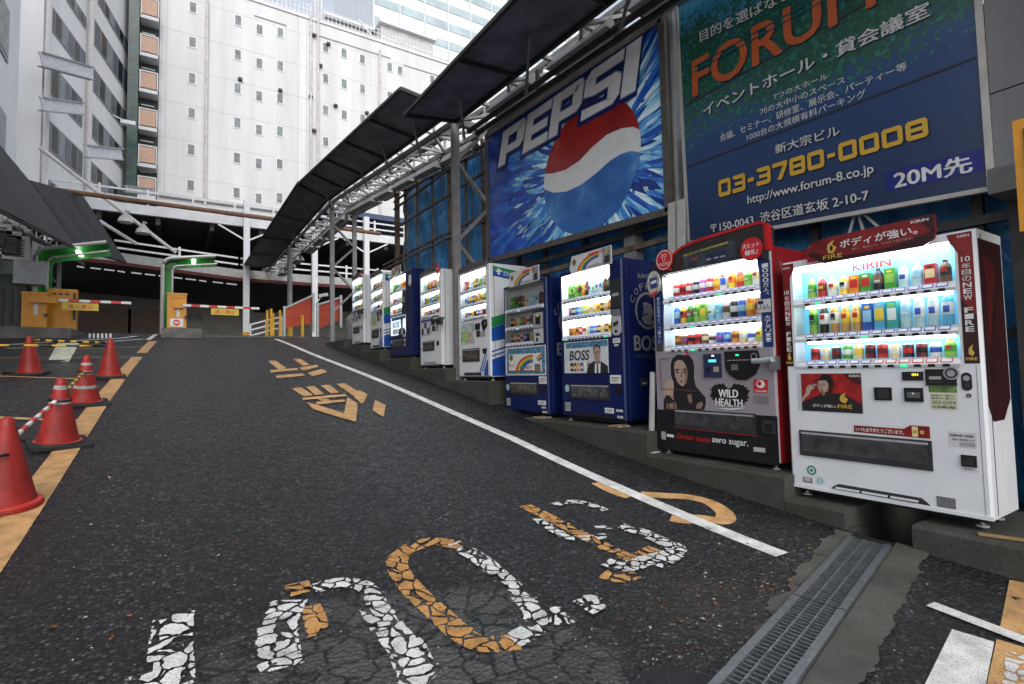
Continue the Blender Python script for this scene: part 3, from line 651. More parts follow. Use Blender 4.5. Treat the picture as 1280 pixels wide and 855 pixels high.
# ------------------------------------------------------------------ parking decks over the end of the ramp
DECK_W = M((.68, .68, .68), .6, var=.1, scale=1.5); DECK_D = M((.10, .10, .10), .8, var=.2); BROWN = M((.20, .10, .06), .6, var=.2)
def rail(mb, xs, za, zb, Y, nr, h, mat=WF, post=.1):
    x0, x1 = xs
    for k in range(nr): zz = h * (k + 1) / nr; mb.bar((x0, Y, za + zz), (x1, Y, zb + zz), .07, .09, mat)
    n = max(1, int((x1 - x0) / 1.9))
    for i in range(n + 1): u = i / n; x = x0 + (x1 - x0) * u; z = za + (zb - za) * u; mb.bar((x, Y - .06, z - .1), (x, Y - .06, z + h + .12), post, post, mat)
def decks():
    Y = 32.; t = thing('parking_deck', (3, Y, 2.9), 'two storey steel parking deck with white railings behind the barriers', 'parking deck')
    s = MB(); s.box((-9, Y, 9.55), (26, Y + 22, 9.95), DECK_D); s.box((-9, Y - .25, 9.5), (26, Y - .002, 9.98), DECK_W)
    for x in np.arange(-8, 26, 2.4): s.box((x, Y + .1, 9.15), (x + .2, Y + 20, 9.549), DECK_D)
    s.build('upper_floor', t)
    lw = MB(); pr = [(-9, 7.65), (-2.5, 7.35), (3, 6.95), (13, 6.95), (26, 6.95)]
    for (xa, za), (xb, zb) in zip(pr[:-1], pr[1:]):
        lw.prism([(xa, Y, za - .35), (xb, Y, zb - .35), (xb, Y, zb + .1), (xa, Y, za + .1)], (0, 20, 0), DECK_D)
        lw.prism([(xa, Y - .3, za - .3), (xb, Y - .3, zb - .3), (xb, Y - .3, zb + .14), (xa, Y - .3, za + .14)], (0, .295, 0), M((.42, .42, .40), .7, var=.15))
        lw.prism([(xa, Y - .34, za - .48), (xb, Y - .34, zb - .48), (xb, Y - .34, zb - .31), (xa, Y - .34, za - .31)], (0, .3, 0), M((.10, .014, .016), .7))
    lw.build('lower_floor', t)
    r = MB(); rail(r, (-5, 26), 9.95, 9.95, Y - .1, 2, .75); r.build('railing', t)
    r = MB(); rail(r, (-5, -2.5), 7.55, 7.40, Y - .1, 2, .7); rail(r, (-2.5, 3), 7.40, 7.05, Y - .1, 2, .7); rail(r, (3, 26), 7.05, 7.05, Y - .1, 2, .7); r.build('railing', t)
    for px in (307, 391, 455):
        x = wy(px, 300, Y)[0]; c = MB(); c.bar((x, Y - .45, 2.9), (x, Y - .45, 10.9), .3, .3, M((.68, .68, .69), .5, var=.06))
        for zt in (9.5,):
            for sg in (-1, 1): c.bar((x, Y - .45, zt - .85), (x + sg * 1.35, Y - .45, zt - .1), .08, .08, WF)
        if px == 307: c.bar((x, Y - .46, 2.9), (x, Y - .46, 3.7), .33, .33, M((.62, .33, .02), .5))
        c.build('column', t)
    for px, py in ((224, 292.5),):
        p = wy(px, py, 36); l = MB(); l.box((p[0] - .65, 36, p[2] - .04), (p[0] + .65, 36.1, p[2] + .05), EM((1, .98, .92), 2.5)); l.build('tube_lamp', t)
    w = MB(); w.box((-14, Y + 13, 2.9), (26, Y + 13.3, 9.5), M((.50, .49, .47), .8, var=.12, scale=1)); w.build('back_wall', t)
    for px in (292, 326, 349): p = wy(px, 378, Y + 13); g = MB(); g.box((p[0] - .45, Y + 12.94, p[2] - .8), (p[0] + .45, Y + 12.998, p[2] + .8), PANE_D); g.build('window', t)
    p = wy(226, 395, Y + 12.9); g = MB(); g.box((p[0] - 1.4, Y + 12.9, p[2] - .35), (p[0] + 1.4, Y + 12.95, p[2] + .25), M((.42, .42, .42), .6)); letter(g, '渋谷駐車場', [(p[0] - 1.3, Y + 12.89, p[2] - .25), (p[0] + 1.3, Y + 12.89, p[2] - .25), (p[0] + 1.3, Y + 12.89, p[2] + .18), (p[0] - 1.3, Y + 12.89, p[2] + .18)], M((.12, .12, .12), .6)); g.build('sign_board', t)
    c = MB()
    for i, px in enumerate(range(96, 300, 17)):
        a_, b_ = wy(px, 332.5 + (px - 96) * .115, Y + .8), wy(px + (13 if i % 3 else 9), 334 + (px - 96) * .115, Y + .8)
        c.prism([(a_[0], Y + .8, a_[2] - .04), (b_[0], Y + .8, b_[2] - .04), (b_[0], Y + .8, b_[2] + .02), (a_[0], Y + .8, a_[2] + .02)], (0, .05, 0), EM((1, 1, 1), .16))  # glowing bars stand in for daylight showing through the slits
    c.build('skylight_slit_glow', t)
    for px in (0, 60):
        bx = wy(px + 100, 405, 36); k = MB(); k.box((bx[0], 36, 2.9), (bx[0] + 2.2, 37, 5.2), M((.09, .06, .045), .7)); k.build('store_cupboard', t)
    roof = MB(); roof.box((8, Y + 3, 11.9), (15, Y + 10, 12.25), M((.06, .08, .16), .6)); roof.box((2.8, Y + 6, 11.6), (14, Y + 14, 11.9), M((.06, .08, .16), .6)); roof.build('blue_roof', t)
decks()
a, b = wy(70, 238, 24), wy(330, 273, 24)
t = tag(MB().tube([(a[0] - 3, 24, a[2] + .05), (b[0] + 5, 24, b[2] - .03)], .09, BROWN).build('cross_pipe'), 'rusty brown pipe crossing high over the ramp in front of the decks', 'pipe')
for a, b, lb in (((50, 185), (220, 316), 'long pale pole slanting down from the grey block, carrying floodlights'), ((124, 276), (171, 305), 'short pale strut slanting down below the long floodlight pole')):
    A, B = wy(*a, 30), wy(*b, 30.5); tag(MB().tube([A, B], .085, M((.6, .58, .56), .5)).build('slanting_pole'), lb, 'pole')
for (px, py, lb) in ((157, 273, 'upper of two bell floodlights hung on the slanting pole'), (179, 287, 'lower of two bell floodlights hung on the slanting pole')):
    p = wy(px, py, 29.8); t = thing('floodlight', p, lb, 'floodlight', 'floodlights on the slanting pole')
    MB().lathe([(.05, .28, M((.45, .42, .42), .5)), (.10, .20, M((.40, .37, .36), .5)), (.26, .0, M((.50, .49, .48), .4)), (.31, -.18, M((.62, .62, .62), .4)), (.28, -.20, M((.7, .7, .7), .3)), (0, -.12, None)], p, 16).build('reflector', t)
    MB().bar(p + (0, 0, .35), p + (0.1, .3, .4), .08, .08, M((.4, .38, .38), .5)).build('bracket', t)

# ------------------------------------------------------------------ steelwork over the machines
GREY_ST = M((.26, .255, .25), .55, .3, var=.18, scale=3); PALE_ST = M((.46, .46, .45), .5, .2, var=.15, scale=3); DARK_ST = M((.055, .053, .05), .6, .2, var=.3, scale=3)
RUST = M((.16, .115, .08), .75, var=.35, scale=8); TARPD = M((.19, .20, .23), .5, var=.3, scale=2.5)
TY = [-6, 0, 4.3, 8.5, 17.4, 25, 34]; TZ = [5.3, 5.45, 5.72, 5.98, 6.98, 7.02, 7.15]
tz = lambda y: float(np.interp(y, TY, TZ))
def truss(y0, y1, label, bay=.85, xa=4.32, xb=4.98, hh=.42, mir=1, dz=0.):
    t = thing('roof_truss', (xa, y0, tz(y0) + dz), label, 'truss', 'trusses carrying the canopy')
    for x in (xa, xb):
        for h in (0, hh):
            MB().bar((x, y0, tz(y0) + h + dz), (x, y1, tz(y1) + h + dz), .07, .09, GREY_ST).build('chord', t)
    n = max(2, int((y1 - y0) / bay)); L = MB()
    for i in range(n + 1):
        y = y0 + (y1 - y0) * i / n; z = tz(y) + dz; L.bar((xa, y, z), (xb, y, z), .05, .05, PALE_ST)
        for x in (xa, xb): L.bar((x, y, z), (x, y, z + hh), .04, .04, PALE_ST)
        if i < n:
            y2 = y0 + (y1 - y0) * (i + 1) / n; z2 = tz(y2) + dz
            L.bar((xa, y, z), (xb, y2, z2), .05, .05, PALE_ST) if i % 2 else L.bar((xb, y, z), (xa, y2, z2), .05, .05, PALE_ST)
            for x in (xa, xb): L.bar((x, y, z), (x, y2, z2 + hh), .04, .04, PALE_ST)
    L.build('lacing', t); return t
truss(-3, 8.45, 'steel lattice truss in shade above the two big advertising boards')
truss(8.55, 17.3, 'pale zigzag lattice truss between the tall grey ladder posts')
truss(17.45, 25, 'lattice truss climbing from the braced post to the yellow footed pole')
truss(25.1, 33, 'farthest lattice truss, ending at the red striped deck')

def canopy(name, o0, o1, i0, i1, label, sub=4, sheet=None):
    """a dark sheet on a frame, o = edge over the road, i = edge at the truss"""
    o0, o1, i0, i1 = [np.array(p, float) for p in (o0, o1, i0, i1)]
    t = thing('awning', o0, label, 'awning', 'dark awnings over the ramp'); n = np.cross(o1 - o0, i0 - o0); n = _n(n); n = n if n[2] > 0 else -n
    mb = MB(); N = 28; K = 5; V = []; F = []
    for s in (0, .018):
        for i in range(N + 1):
            for k in range(K + 1):
                u, v = i / N, k / K; p = (o0 + (o1 - o0) * u) * (1 - v) + (i0 + (i1 - i0) * u) * v
                p = p + n * (s + .025 * math.sin(u * sub * math.pi * 2) * math.sin(v * math.pi) + rnd.uniform(-.006, .006)); V.append(p)
    S = (N + 1) * (K + 1); I = lambda s, i, k: s * S + i * (K + 1) + k
    for i in range(N):
        for k in range(K): F += [(I(0, i, k), I(0, i, k + 1), I(0, i + 1, k + 1), I(0, i + 1, k)), (I(1, i, k), I(1, i + 1, k), I(1, i + 1, k + 1), I(1, i, k + 1))]
    for i in range(N): F += [(I(0, i, 0), I(0, i + 1, 0), I(1, i + 1, 0), I(1, i, 0)), (I(0, i, K), I(1, i, K), I(1, i + 1, K), I(0, i + 1, K))]
    for k in range(K): F += [(I(0, 0, k), I(1, 0, k), I(1, 0, k + 1), I(0, 0, k + 1)), (I(0, N, k), I(0, N, k + 1), I(1, N, k + 1), I(1, N, k))]
    mb.mesh(V, F, sheet or TARPD, True); mb.build('sheet', t)
    fr = MB()
    for a, b in ((o0, o1), (i0, i1), (o0, i0), (o1, i1)): fr.bar(a - n * .03, b - n * .03, .05, .05, DARK_ST)
    for j in range(1, sub): u = j / sub; fr.bar(o0 + (o1 - o0) * u - n * .035, i0 + (i1 - i0) * u - n * .035, .045, .045, DARK_ST)
    fr.build('frame', t)
    for j in range(sub):
        u = (j + .5) / sub; m = (o0 + (o1 - o0) * u) * .45 + (i0 + (i1 - i0) * u) * .55; e = i0 + (i1 - i0) * u
        st = MB(); y2 = e[1] + .9; st.tube([m - n * .06, (e[0] + (.12 if e[0] > 0 else -.12), y2, e[2] - .28)], .022, GREY_ST, 6); st.build('strut', t)
    return t
canopy('c', (3.2, -1.5, 5.45), (3.2, 8.12, 5.69), (4.22, -1.5, 5.35), (4.22, 8.25, 5.88), 'nearest and largest dark awning, above the advertising boards', 5)
canopy('c', wx(501, 109, 3.2), wx(372, 229, 3.2), (4.22, 8.35, 6.12), (4.22, 17.3, 7.05), 'dark awning between the two ladder posts, tilted up over the road', 5)
canopy('c', wx(373, 227, 3.2), wx(303, 334, 3.2), (4.22, 17.4, 7.10), (4.22, 30, 7.08), 'far dark awning ending in front of the red striped deck', 4)

# hooded lamps under the rear chord
def hood(y, x=5.0, L=1.25):
    t = thing('hooded_lamp', (x, y, tz(y) - .1), 'grey hooded tube lamp slung under the canopy truss, one of a long row', 'lamp', 'hooded tube lamps under the truss')
    d = _n(np.array([0, L, tz(y + L) - tz(y)])); a = np.array([x, y, tz(y) - (.20 if y > 8 else .06)]); b = a + d * L; HM = M((.38, .375, .36), .5, .1, var=.15)
    h = MB(); pr = [(-.20, -.09), (-.10, .09), (.10, .09), (.20, -.09)]
    h.prism([a + (px, 0, pz) for px, pz in pr], b - a, HM); h.build('hood', t)
    MB().tube([a + d * .08 + (0, 0, -.115), b - d * .08 + (0, 0, -.115)], .02, M((.7, .7, .68), .3)).build('tube', t)
    c = MB(); c.box(a + (-.05, -.05, -.06), a + (.05, -.002, .14), DARK_ST); c.build('end_bracket', t)
for y in (1.4, 3.0, 4.6, 6.3, 9.0, 10.5, 12.0, 13.5, 15.0, 16.3, 18.2, 19.8, 21.4, 23, 26, 28, 30): hood(y, 5.0 if y > 8 else 4.62)
for x, lb in ((4.55, 'dark service pipe running under the near truss'), (4.72, 'second dark pipe, side by side under the near truss')):
    tag(MB().tube([(x, -2, tz(-2) - .22), (x, 8.4, tz(8.4) - .16)], .045, DARK_ST).build('service_pipe'), lb, 'pipe')

def ladder_post(y, z0, label, xa=4.3, xb=5.02, sec=.13):
    t = thing('ladder_post', (xa, y, z0), label, 'post'); zt = tz(y)
    for x in (xa, xb): MB().bar((x, y, z0), (x, y, zt + .05), sec, sec * .8, GREY_ST, up=(0, 1, 0)).build('upright', t)
    b = MB(); n = 5; z = z0 + 1.0; h = (zt - z) / n
    for i in range(n):
        p, q_ = ((xa, y, z + i * h), (xb, y, z + (i + 1) * h)); 
        if i % 2: p, q_ = (xb, y, z + i * h), (xa, y, z + (i + 1) * h)
        b.bar(p, q_, .06, .08, GREY_ST, up=(0, 1, 0))
    b.bar((xa, y, zt - .02), (xb, y, zt - .02), .1, .12, GREY_ST); b.build('brace', t); return t
ladder_post(8.47, 1.235, 'tall grey braced ladder post rising between two white drink machines')
ladder_post(17.3, 2.36, 'far grey braced ladder post beside the smallest white drink machine')
t = thing('canopy_pole', (4.3, 24.6, 2.9), 'slim grey pole with a yellow painted foot under the far truss', 'pole')
MB().tube([(4.3, 24.6, 4.1), (4.3, 24.6, 7.0)], .11, GREY_ST, 10).build('pole', t); MB().tube([(4.3, 24.6, 2.85), (4.3, 24.6, 4.1)], .115, M((.66, .36, .015), .5), 10).build('painted_foot', t)

# blue tarpaulins on a rusty scaffold behind the machines
def tarp_mat():
    m, nt, b, N, L, ramp, mix, mt = node_mat('blue_tarpaulin')
    tc = N('ShaderNodeTexCoord'); mp = N('ShaderNodeMapping'); mp.inputs['Scale'].default_value = (1, .9, .35); mp.inputs['Rotation'].default_value = (.3, 0, 0); L(tc, 'Object', mp, 0)
    n = N('ShaderNodeTexNoise', Scale=4.0, Detail=8.0, Distortion=1.2); L(mp, 0, n, 'Vector')
    c = ramp(n, 0, [(.3, (.02, .15, .38)), (.7, (.06, .30, .62))]); L(c, 0, b, 'Base Color'); b.inputs['Roughness'].default_value = .32
    n2 = N('ShaderNodeTexNoise', Scale=2.6, Detail=7.0, Distortion=2.0); L(mp, 0, n2, 'Vector')
    bp = N('ShaderNodeBump', Strength=.9, Distance=.12); L(n2, 0, bp, 'Height'); L(bp, 0, b, 'Normal'); return m
TARP = tarp_mat()
def tarp(y0, y1, z0f, z1f, label, x=5.32):
    mb = MB(); N, K = 44, 30; V = []; F = []
    for s in (0, .01):
        for i in range(N + 1):
            for k in range(K + 1):
                u, v = i / N, k / K; y = y0 + (y1 - y0) * u; z = z0f(y) * (1 - v) + z1f(y) * v
                V.append((x + s + .035 * math.sin(y * 3.1 + z * 1.7) + .025 * math.sin(y * 7 - z * 5 + 1) + .015 * math.sin(z * 13 + y * 3) , y, z))
    S = (N + 1) * (K + 1); I = lambda s, i, k: s * S + i * (K + 1) + k
    for i in range(N):
        for k in range(K): F += [(I(0, i, k), I(0, i + 1, k), I(0, i + 1, k + 1), I(0, i, k + 1)), (I(1, i, k), I(1, i, k + 1), I(1, i + 1, k + 1), I(1, i + 1, k))]
    for i in range(N): F += [(I(0, i, 0), I(1, i, 0), I(1, i + 1, 0), I(0, i + 1, 0)), (I(0, i, K), I(0, i + 1, K), I(1, i + 1, K), I(1, i, K))]
    for k in range(K): F += [(I(0, 0, k), I(0, 0, k + 1), I(1, 0, k + 1), I(1, 0, k)), (I(0, N, k), I(1, N, k), I(1, N, k + 1), I(0, N, k + 1))]
    mb.mesh(V, F, TARP, True); return tag(mb.build('tarpaulin'), label, 'tarpaulin', 'blue tarpaulins behind the machines')
tarp(8.46, 13.7, lambda y: 1.25 + .12 * (y - 8.5), lambda y: 6.0 + .10 * (y - 9), 'bright blue tarpaulin stretched behind the open scaffold grid')
tarp(1.0, 8.40, lambda y: .30 + .12 * (y - 1), lambda y: 4.2, 'shaded blue tarpaulin showing below the two advertising boards')
sc = thing('scaffold', (5.12, 13.7, 2.1), 'rusty pipe scaffold grid in front of the bright blue tarpaulin', 'scaffold')
for y, r in ((8.9, .035), (9.6, .03), (10.35, .06), (11.3, .03), (12.2, .03), (13.0, .035), (13.62, .07)):
    MB().bar((5.12, y, 1.6), (5.12, y, 6.0 + .1 * (y - 9)), r * 1.6, r * 1.6, RUST).build('standard', sc)
for h in (-.3, .35, 1.25, 1.37, 2.2, 2.75, 2.95, 3.4):
    MB().bar((5.06, 8.5, 3.05 + h), (5.06, 14.6 if h in (1.25, 1.37, 3.4) else 13.7, 3.05 + h + (.10 * 5 if h > 3 else .05)), .045, .045, RUST).build('ledger', sc)
sc = thing('scaffold', (5.12, 1.2, .5), 'dark scaffold frame behind the machines under the advertising boards', 'scaffold')
for y in (1.4, 2.6, 3.4, 4.3, 4.95, 5.9, 6.9, 7.7): MB().bar((5.14, y, .5), (5.14, y, 5.5), .07 if y != 4.95 else .2, .07 if y != 4.95 else .15, GREY_ST if y in (4.95, 3.4) else DARK_ST).build('standard', sc)
for z in (1.6, 2.45, 2.95, 3.15): MB().bar((5.08, 1.2, z), (5.08, 8.4, z + .03), .06, .07, DARK_ST if z != 2.95 else RUST).build('ledger', sc)
for a, b in ((( 2.05, 2.2), (2.35, 2.75)), ((2.05, 2.2), (1.75, 2.75)), ((2.05, 2.2), (2.06, 2.75))): MB().bar((4.99, a[0] + .12, b[1]), (4.99, b[0], a[1]), .02, .02, PALE_ST).build('stay', sc)

# ------------------------------------------------------------------ advertising boards
X1 = 4.88
def cola_mat():
    m, nt, b, N, L, ramp, mix, mt = node_mat('printed_blue_ice')
    tc = N('ShaderNodeTexCoord'); c0 = wx(741, 207, X1)
    sb = N('ShaderNodeVectorMath', operation='SUBTRACT'); cw = wx(612, 326, X1); sb.inputs[1].default_value = (X1 - cw[0], c0[1] - cw[1], c0[2] - cw[2]); L(tc, 'Object', sb, 0)
    sp = N('ShaderNodeSeparateXYZ'); L(sb, 0, sp, 0); ang = mt('ARCTAN2', (sp, 'Z'), (sp, 'Y')); ln = N('ShaderNodeVectorMath', operation='LENGTH'); L(sb, 0, ln, 0)
    cb = N('ShaderNodeCombineXYZ'); a5 = mt('MULTIPLY', (ang, 0), 7.0); r1 = mt('MULTIPLY', (ln, 'Value'), .9); L(a5, 0, cb, 0); L(r1, 0, cb, 1)
    n = N('ShaderNodeTexVoronoi', Scale=2.6); L(cb, 0, n, 'Vector'); n2 = N('ShaderNodeTexNoise', Scale=3.5, Detail=6.0, Distortion=.8); L(cb, 0, n2, 'Vector')
    s = N('ShaderNodeSeparateColor'); L(n, 'Color', s, 0)
    f = mt('MULTIPLY', (s, 0), (n2, 0)); fall = ramp(ln, 'Value', [(.0, (1, 1, 1)), (.28, (.95,) * 3), (.62, (.42,) * 3), (1, (.15,) * 3)])
    sc_ = mt('MULTIPLY', (ln, 'Value'), .34); nt.links.new(sc_.outputs[0], fall.inputs[0])
    g = mt('MULTIPLY', (f, 0), (fall, 0)); g2 = mt('MULTIPLY', (g, 0), 2.5)
    c = ramp(g2, 0, [(.0, (.006, .030, .21)), (.25, (.014, .085, .46)), (.5, (.06, .30, .70)), (.75, (.34, .66, .84)), (1, (.78, .92, .96))])
    L(c, 0, b, 'Base Color'); b.inputs['Roughness'].default_value = .22; return m
def printed(name, stops, scale=3., dist=0., rough=.25):
    m, nt, b, N, L, ramp, mix, mt = node_mat(name); tc = N('ShaderNodeTexCoord'); n = N('ShaderNodeTexNoise', Scale=scale, Detail=7.0, Distortion=dist); L(tc, 'Object', n, 'Vector')
    c = ramp(n, 0, stops); L(c, 0, b, 'Base Color'); b.inputs['Roughness'].default_value = rough; return m
W1 = lambda px, py, k=0: wx(px, py, X1) + np.array([-.003 * k - .001, 0, 0])
def frame_bars(mb, q4, w, d, mat, x):
    for a, b in zip(q4, q4[1:] + q4[:1]):
        a, b = np.array(a), np.array(b); mb.bar((x, a[1], a[2]), (x, b[1], b[2]), w, d, mat, up=(1, 0, 0))
def cola_board():
    cr = [wx(608, 172, X1), wx(827, 23, X1), wx(836, 264, X1), wx(612, 326, X1)]; cr[0][2] += .02
    t = thing('billboard', cr[3], 'blue icy cola billboard with white slanted letters over a red, white and blue globe', 'billboard')
    p = MB(); p.prism(cr, (.06, 0, 0), cola_mat()); p.build('panel', t)
    f = MB(); ST = M((.13, .115, .10), .5, .3, var=.2)
    frame_bars(f, cr, .09, .08, ST, X1 + .02); f.build('frame', t)
    # globe: a disc cut by the white wave
    Zq = lambda x, y, k=3: W1(600 + x / 2.76, 20 + y / 2.76, k)
    C0 = Zq(390, 516); A = (Zq(557, 440) - Zq(222, 580)) / 2; C0 = (Zq(557, 440) + Zq(222, 580)) / 2; ry = abs(A[1]); rz = (Zq(395, 285)[2] - Zq(385, 742)[2]) / 2
    zc = (Zq(395, 285)[2] + Zq(385, 742)[2]) / 2; yc = C0[1]
    RED = printed('printed_red', [(.3, (.20, .010, .009)), (.6, (.32, .016, .012)), (.75, (.46, .13, .10))], 1.6); BLU = printed('printed_globe_blue', [(.25, (.012, .06, .27)), (.55, (.03, .14, .42)), (.8, (.14, .36, .60))], 1.8); WHT = M((.68, .68, .66), .25, var=.05)
    # the board is read from the road, so left in print is +Y
    wave_t = lambda s: .33 * math.sin(s * 1.5 + .2) * .9 + .12 + .22 * s     # upper edge of the white band, s from -1 (far) to 1 (near)
    up_pts = [Zq(*p) for p in ((226, 545), (255, 543), (295, 532), (345, 500), (390, 452), (440, 410), (490, 388), (530, 383), (556, 390))]
    lo_pts = [Zq(*p) for p in ((222, 598), (255, 610), (300, 606), (350, 583), (400, 545), (450, 500), (490, 475), (525, 466), (557, 471))]
    ell = lambda a: np.array([X1 - .010, yc - ry * math.cos(a), zc + rz * math.sin(a)])
    def ang(p): return math.atan2((p[2] - zc) / rz, -(p[1] - yc) / ry)
    def arc(a0, a1, n=26): return [ell(a0 + (a1 - a0) * i / n) for i in range(n + 1)]
    aL, aR = ang(up_pts[0]), ang(up_pts[-1]); aL = aL if aL > 0 else aL + 2 * math.pi
    bL, bR = ang(lo_pts[0]), ang(lo_pts[-1]); bL = bL if bL > 0 else bL + 2 * math.pi
    fx = lambda l, k: [np.array([X1 - .010 - k, p[1], p[2]]) for p in l]
    g = MB(); g.poly(fx(up_pts[1:-1] + arc(aR, aL), 0), RED); g.poly(fx(lo_pts[1:-1][::-1] + arc(bL, bR + 2 * math.pi), 0), BLU)
    g.poly(fx(up_pts[1:-1] + [ell(aR)] + [ell(aR + (bR - aR) * i / 4) for i in range(1, 5)] + lo_pts[1:-1][::-1] + [ell(bL + (aL - bL) * i / 4) for i in range(0, 5)], .0003), WHT); g.build('globe_emblem', t)
    dr = MB(); DR = M((.22, .36, .52), .2); DR2 = M((.12, .008, .008), .2)
    for _ in range(70):
        a, r = rnd.uniform(0, 6.28), rnd.uniform(.3, .96) ; p = np.array([X1 - .016, yc + ry * r * math.cos(a), zc + rz * r * math.sin(a)]); s = rnd.uniform(.005, .011)
        if -.30 * rz < p[2] - zc < .45 * rz: continue
        dr.poly([p + (0, s * math.cos(b), 1.2 * s * math.sin(b)) for b in np.arange(0, 6.28, 1.05)], DR if p[2] < zc else DR2)
    dr.build('printed_droplet_pattern', t)
    sh = MB(); SH = [M(c, .2) for c in ((.45, .66, .76), (.14, .34, .55), (.03, .11, .33), (.26, .48, .64))]
    for _ in range(190):
        a = rnd.uniform(0, 6.28); r0 = rnd.uniform(1.0, 1.7); p = np.array([X1 - .0022 - .00003 * _, yc + ry * r0 * math.cos(a), zc + rz * r0 * math.sin(a)]); dv = np.array([0, math.cos(a), math.sin(a)]); nv = np.array([0, -dv[2], dv[1]]); L = rnd.uniform(.06, .42); w = rnd.uniform(.008, .05)
        P = [p - nv * w * .4, p + dv * L * .6 - nv * w, p + dv * L, p + dv * L * .5 + nv * w * .6]
        if all(min(cr[0][1], cr[3][1]) - .15 > q_[1] > max(cr[1][1], cr[2][1]) + .08 and q_[2] < min(cr[0][2], cr[1][2]) - .15 and q_[2] > max(cr[2][2], cr[3][2]) + .06 for q_ in P): sh.poly(P, rnd.choice(SH))
    sh.build('printed_ice_pattern', t)
    # block italic letters, cut from plain quads
    P_ = [((0, 0), (.30, 0), (.30, 1), (0, 1)), ((.305, .78), (.80, .78), (.86, 1), (.305, 1)), ((.305, .30), (.86, .30), (.80, .50), (.305, .50)), ((.70, .505), (.80, .505), (.86, .305), (1, .42)), ((.70, .51), (1, .43), (1, .87), (.70, .775)), ((.705, .78), (1, .875), (.95, .97), (.865, 1))]
    E_ = [((0, 0), (.30, 0), (.30, 1), (0, 1)), ((.305, .78), (1, .78), (1, 1), (.305, 1)), ((.305, .39), (.92, .39), (.92, .60), (.305, .60)), ((.305, 0), (1, 0), (1, .22), (.305, .22))]
    S_ = [((0, 0), (.85, 0), (1, .12), (0, .22)), ((.70, .125), (1, .125), (1, .52), (.70, .42)), ((.30, .42), (.70, .425), (.99, .53), (.85, .62)), ((.30, .425), (.845, .625), (.15, .62), (0, .50)), ((0, .505), (.145, .625), (.30, .63), (.30, .78), (0, .87)), ((0, .875), (.30, .785), (1, .785), (1, 1), (.15, 1))]
    I_ = [((0, 0), (1, 0), (1, 1), (0, 1))]
    BL, BR, TR, TL = Zq(66, 524, 5), Zq(540, 258, 5), Zq(563, 72, 5), Zq(84, 402, 5)
    x = 0; G = .035; tot = sum(w for w in (1, .92, 1, 1.02, .36)) + 4 * .06; lt = MB(); bl = MB(); SIL = M((.68, .68, .70), .25, var=.06); NAVY = M((.006, .02, .12), .25); SHD = M((.25, .26, .32), .3)
    for Lq, w in ((P_, 1), (E_, .92), (P_, 1), (S_, 1.02), (I_, .36)):
        for qd in Lq:
            def mp(u, v, k): 
                U = (x + u * w) / tot; return (1 - U) * (1 - v) * BL + U * (1 - v) * BR + U * v * TR + (1 - U) * v * TL + np.array([-k, 0, 0])
            cx_, cy_ = np.mean([p[0] for p in qd]), np.mean([p[1] for p in qd])
            lt.poly([mp(u, v, .006) for u, v in qd], SIL)
            for sc_, k, mm in ((.02, .004, SHD), (.11, 0.0, NAVY)):
                bl.poly([mp(u + sc_ * (1 if u > cx_ else -1), v + sc_ * (1 if v > cy_ else -1), k - .00002 * len(bl.f)) for u, v in qd], mm)
        x += w + .06
    bl.build('lettering_outline', t); lt.build('lettering', t)
cola_board()

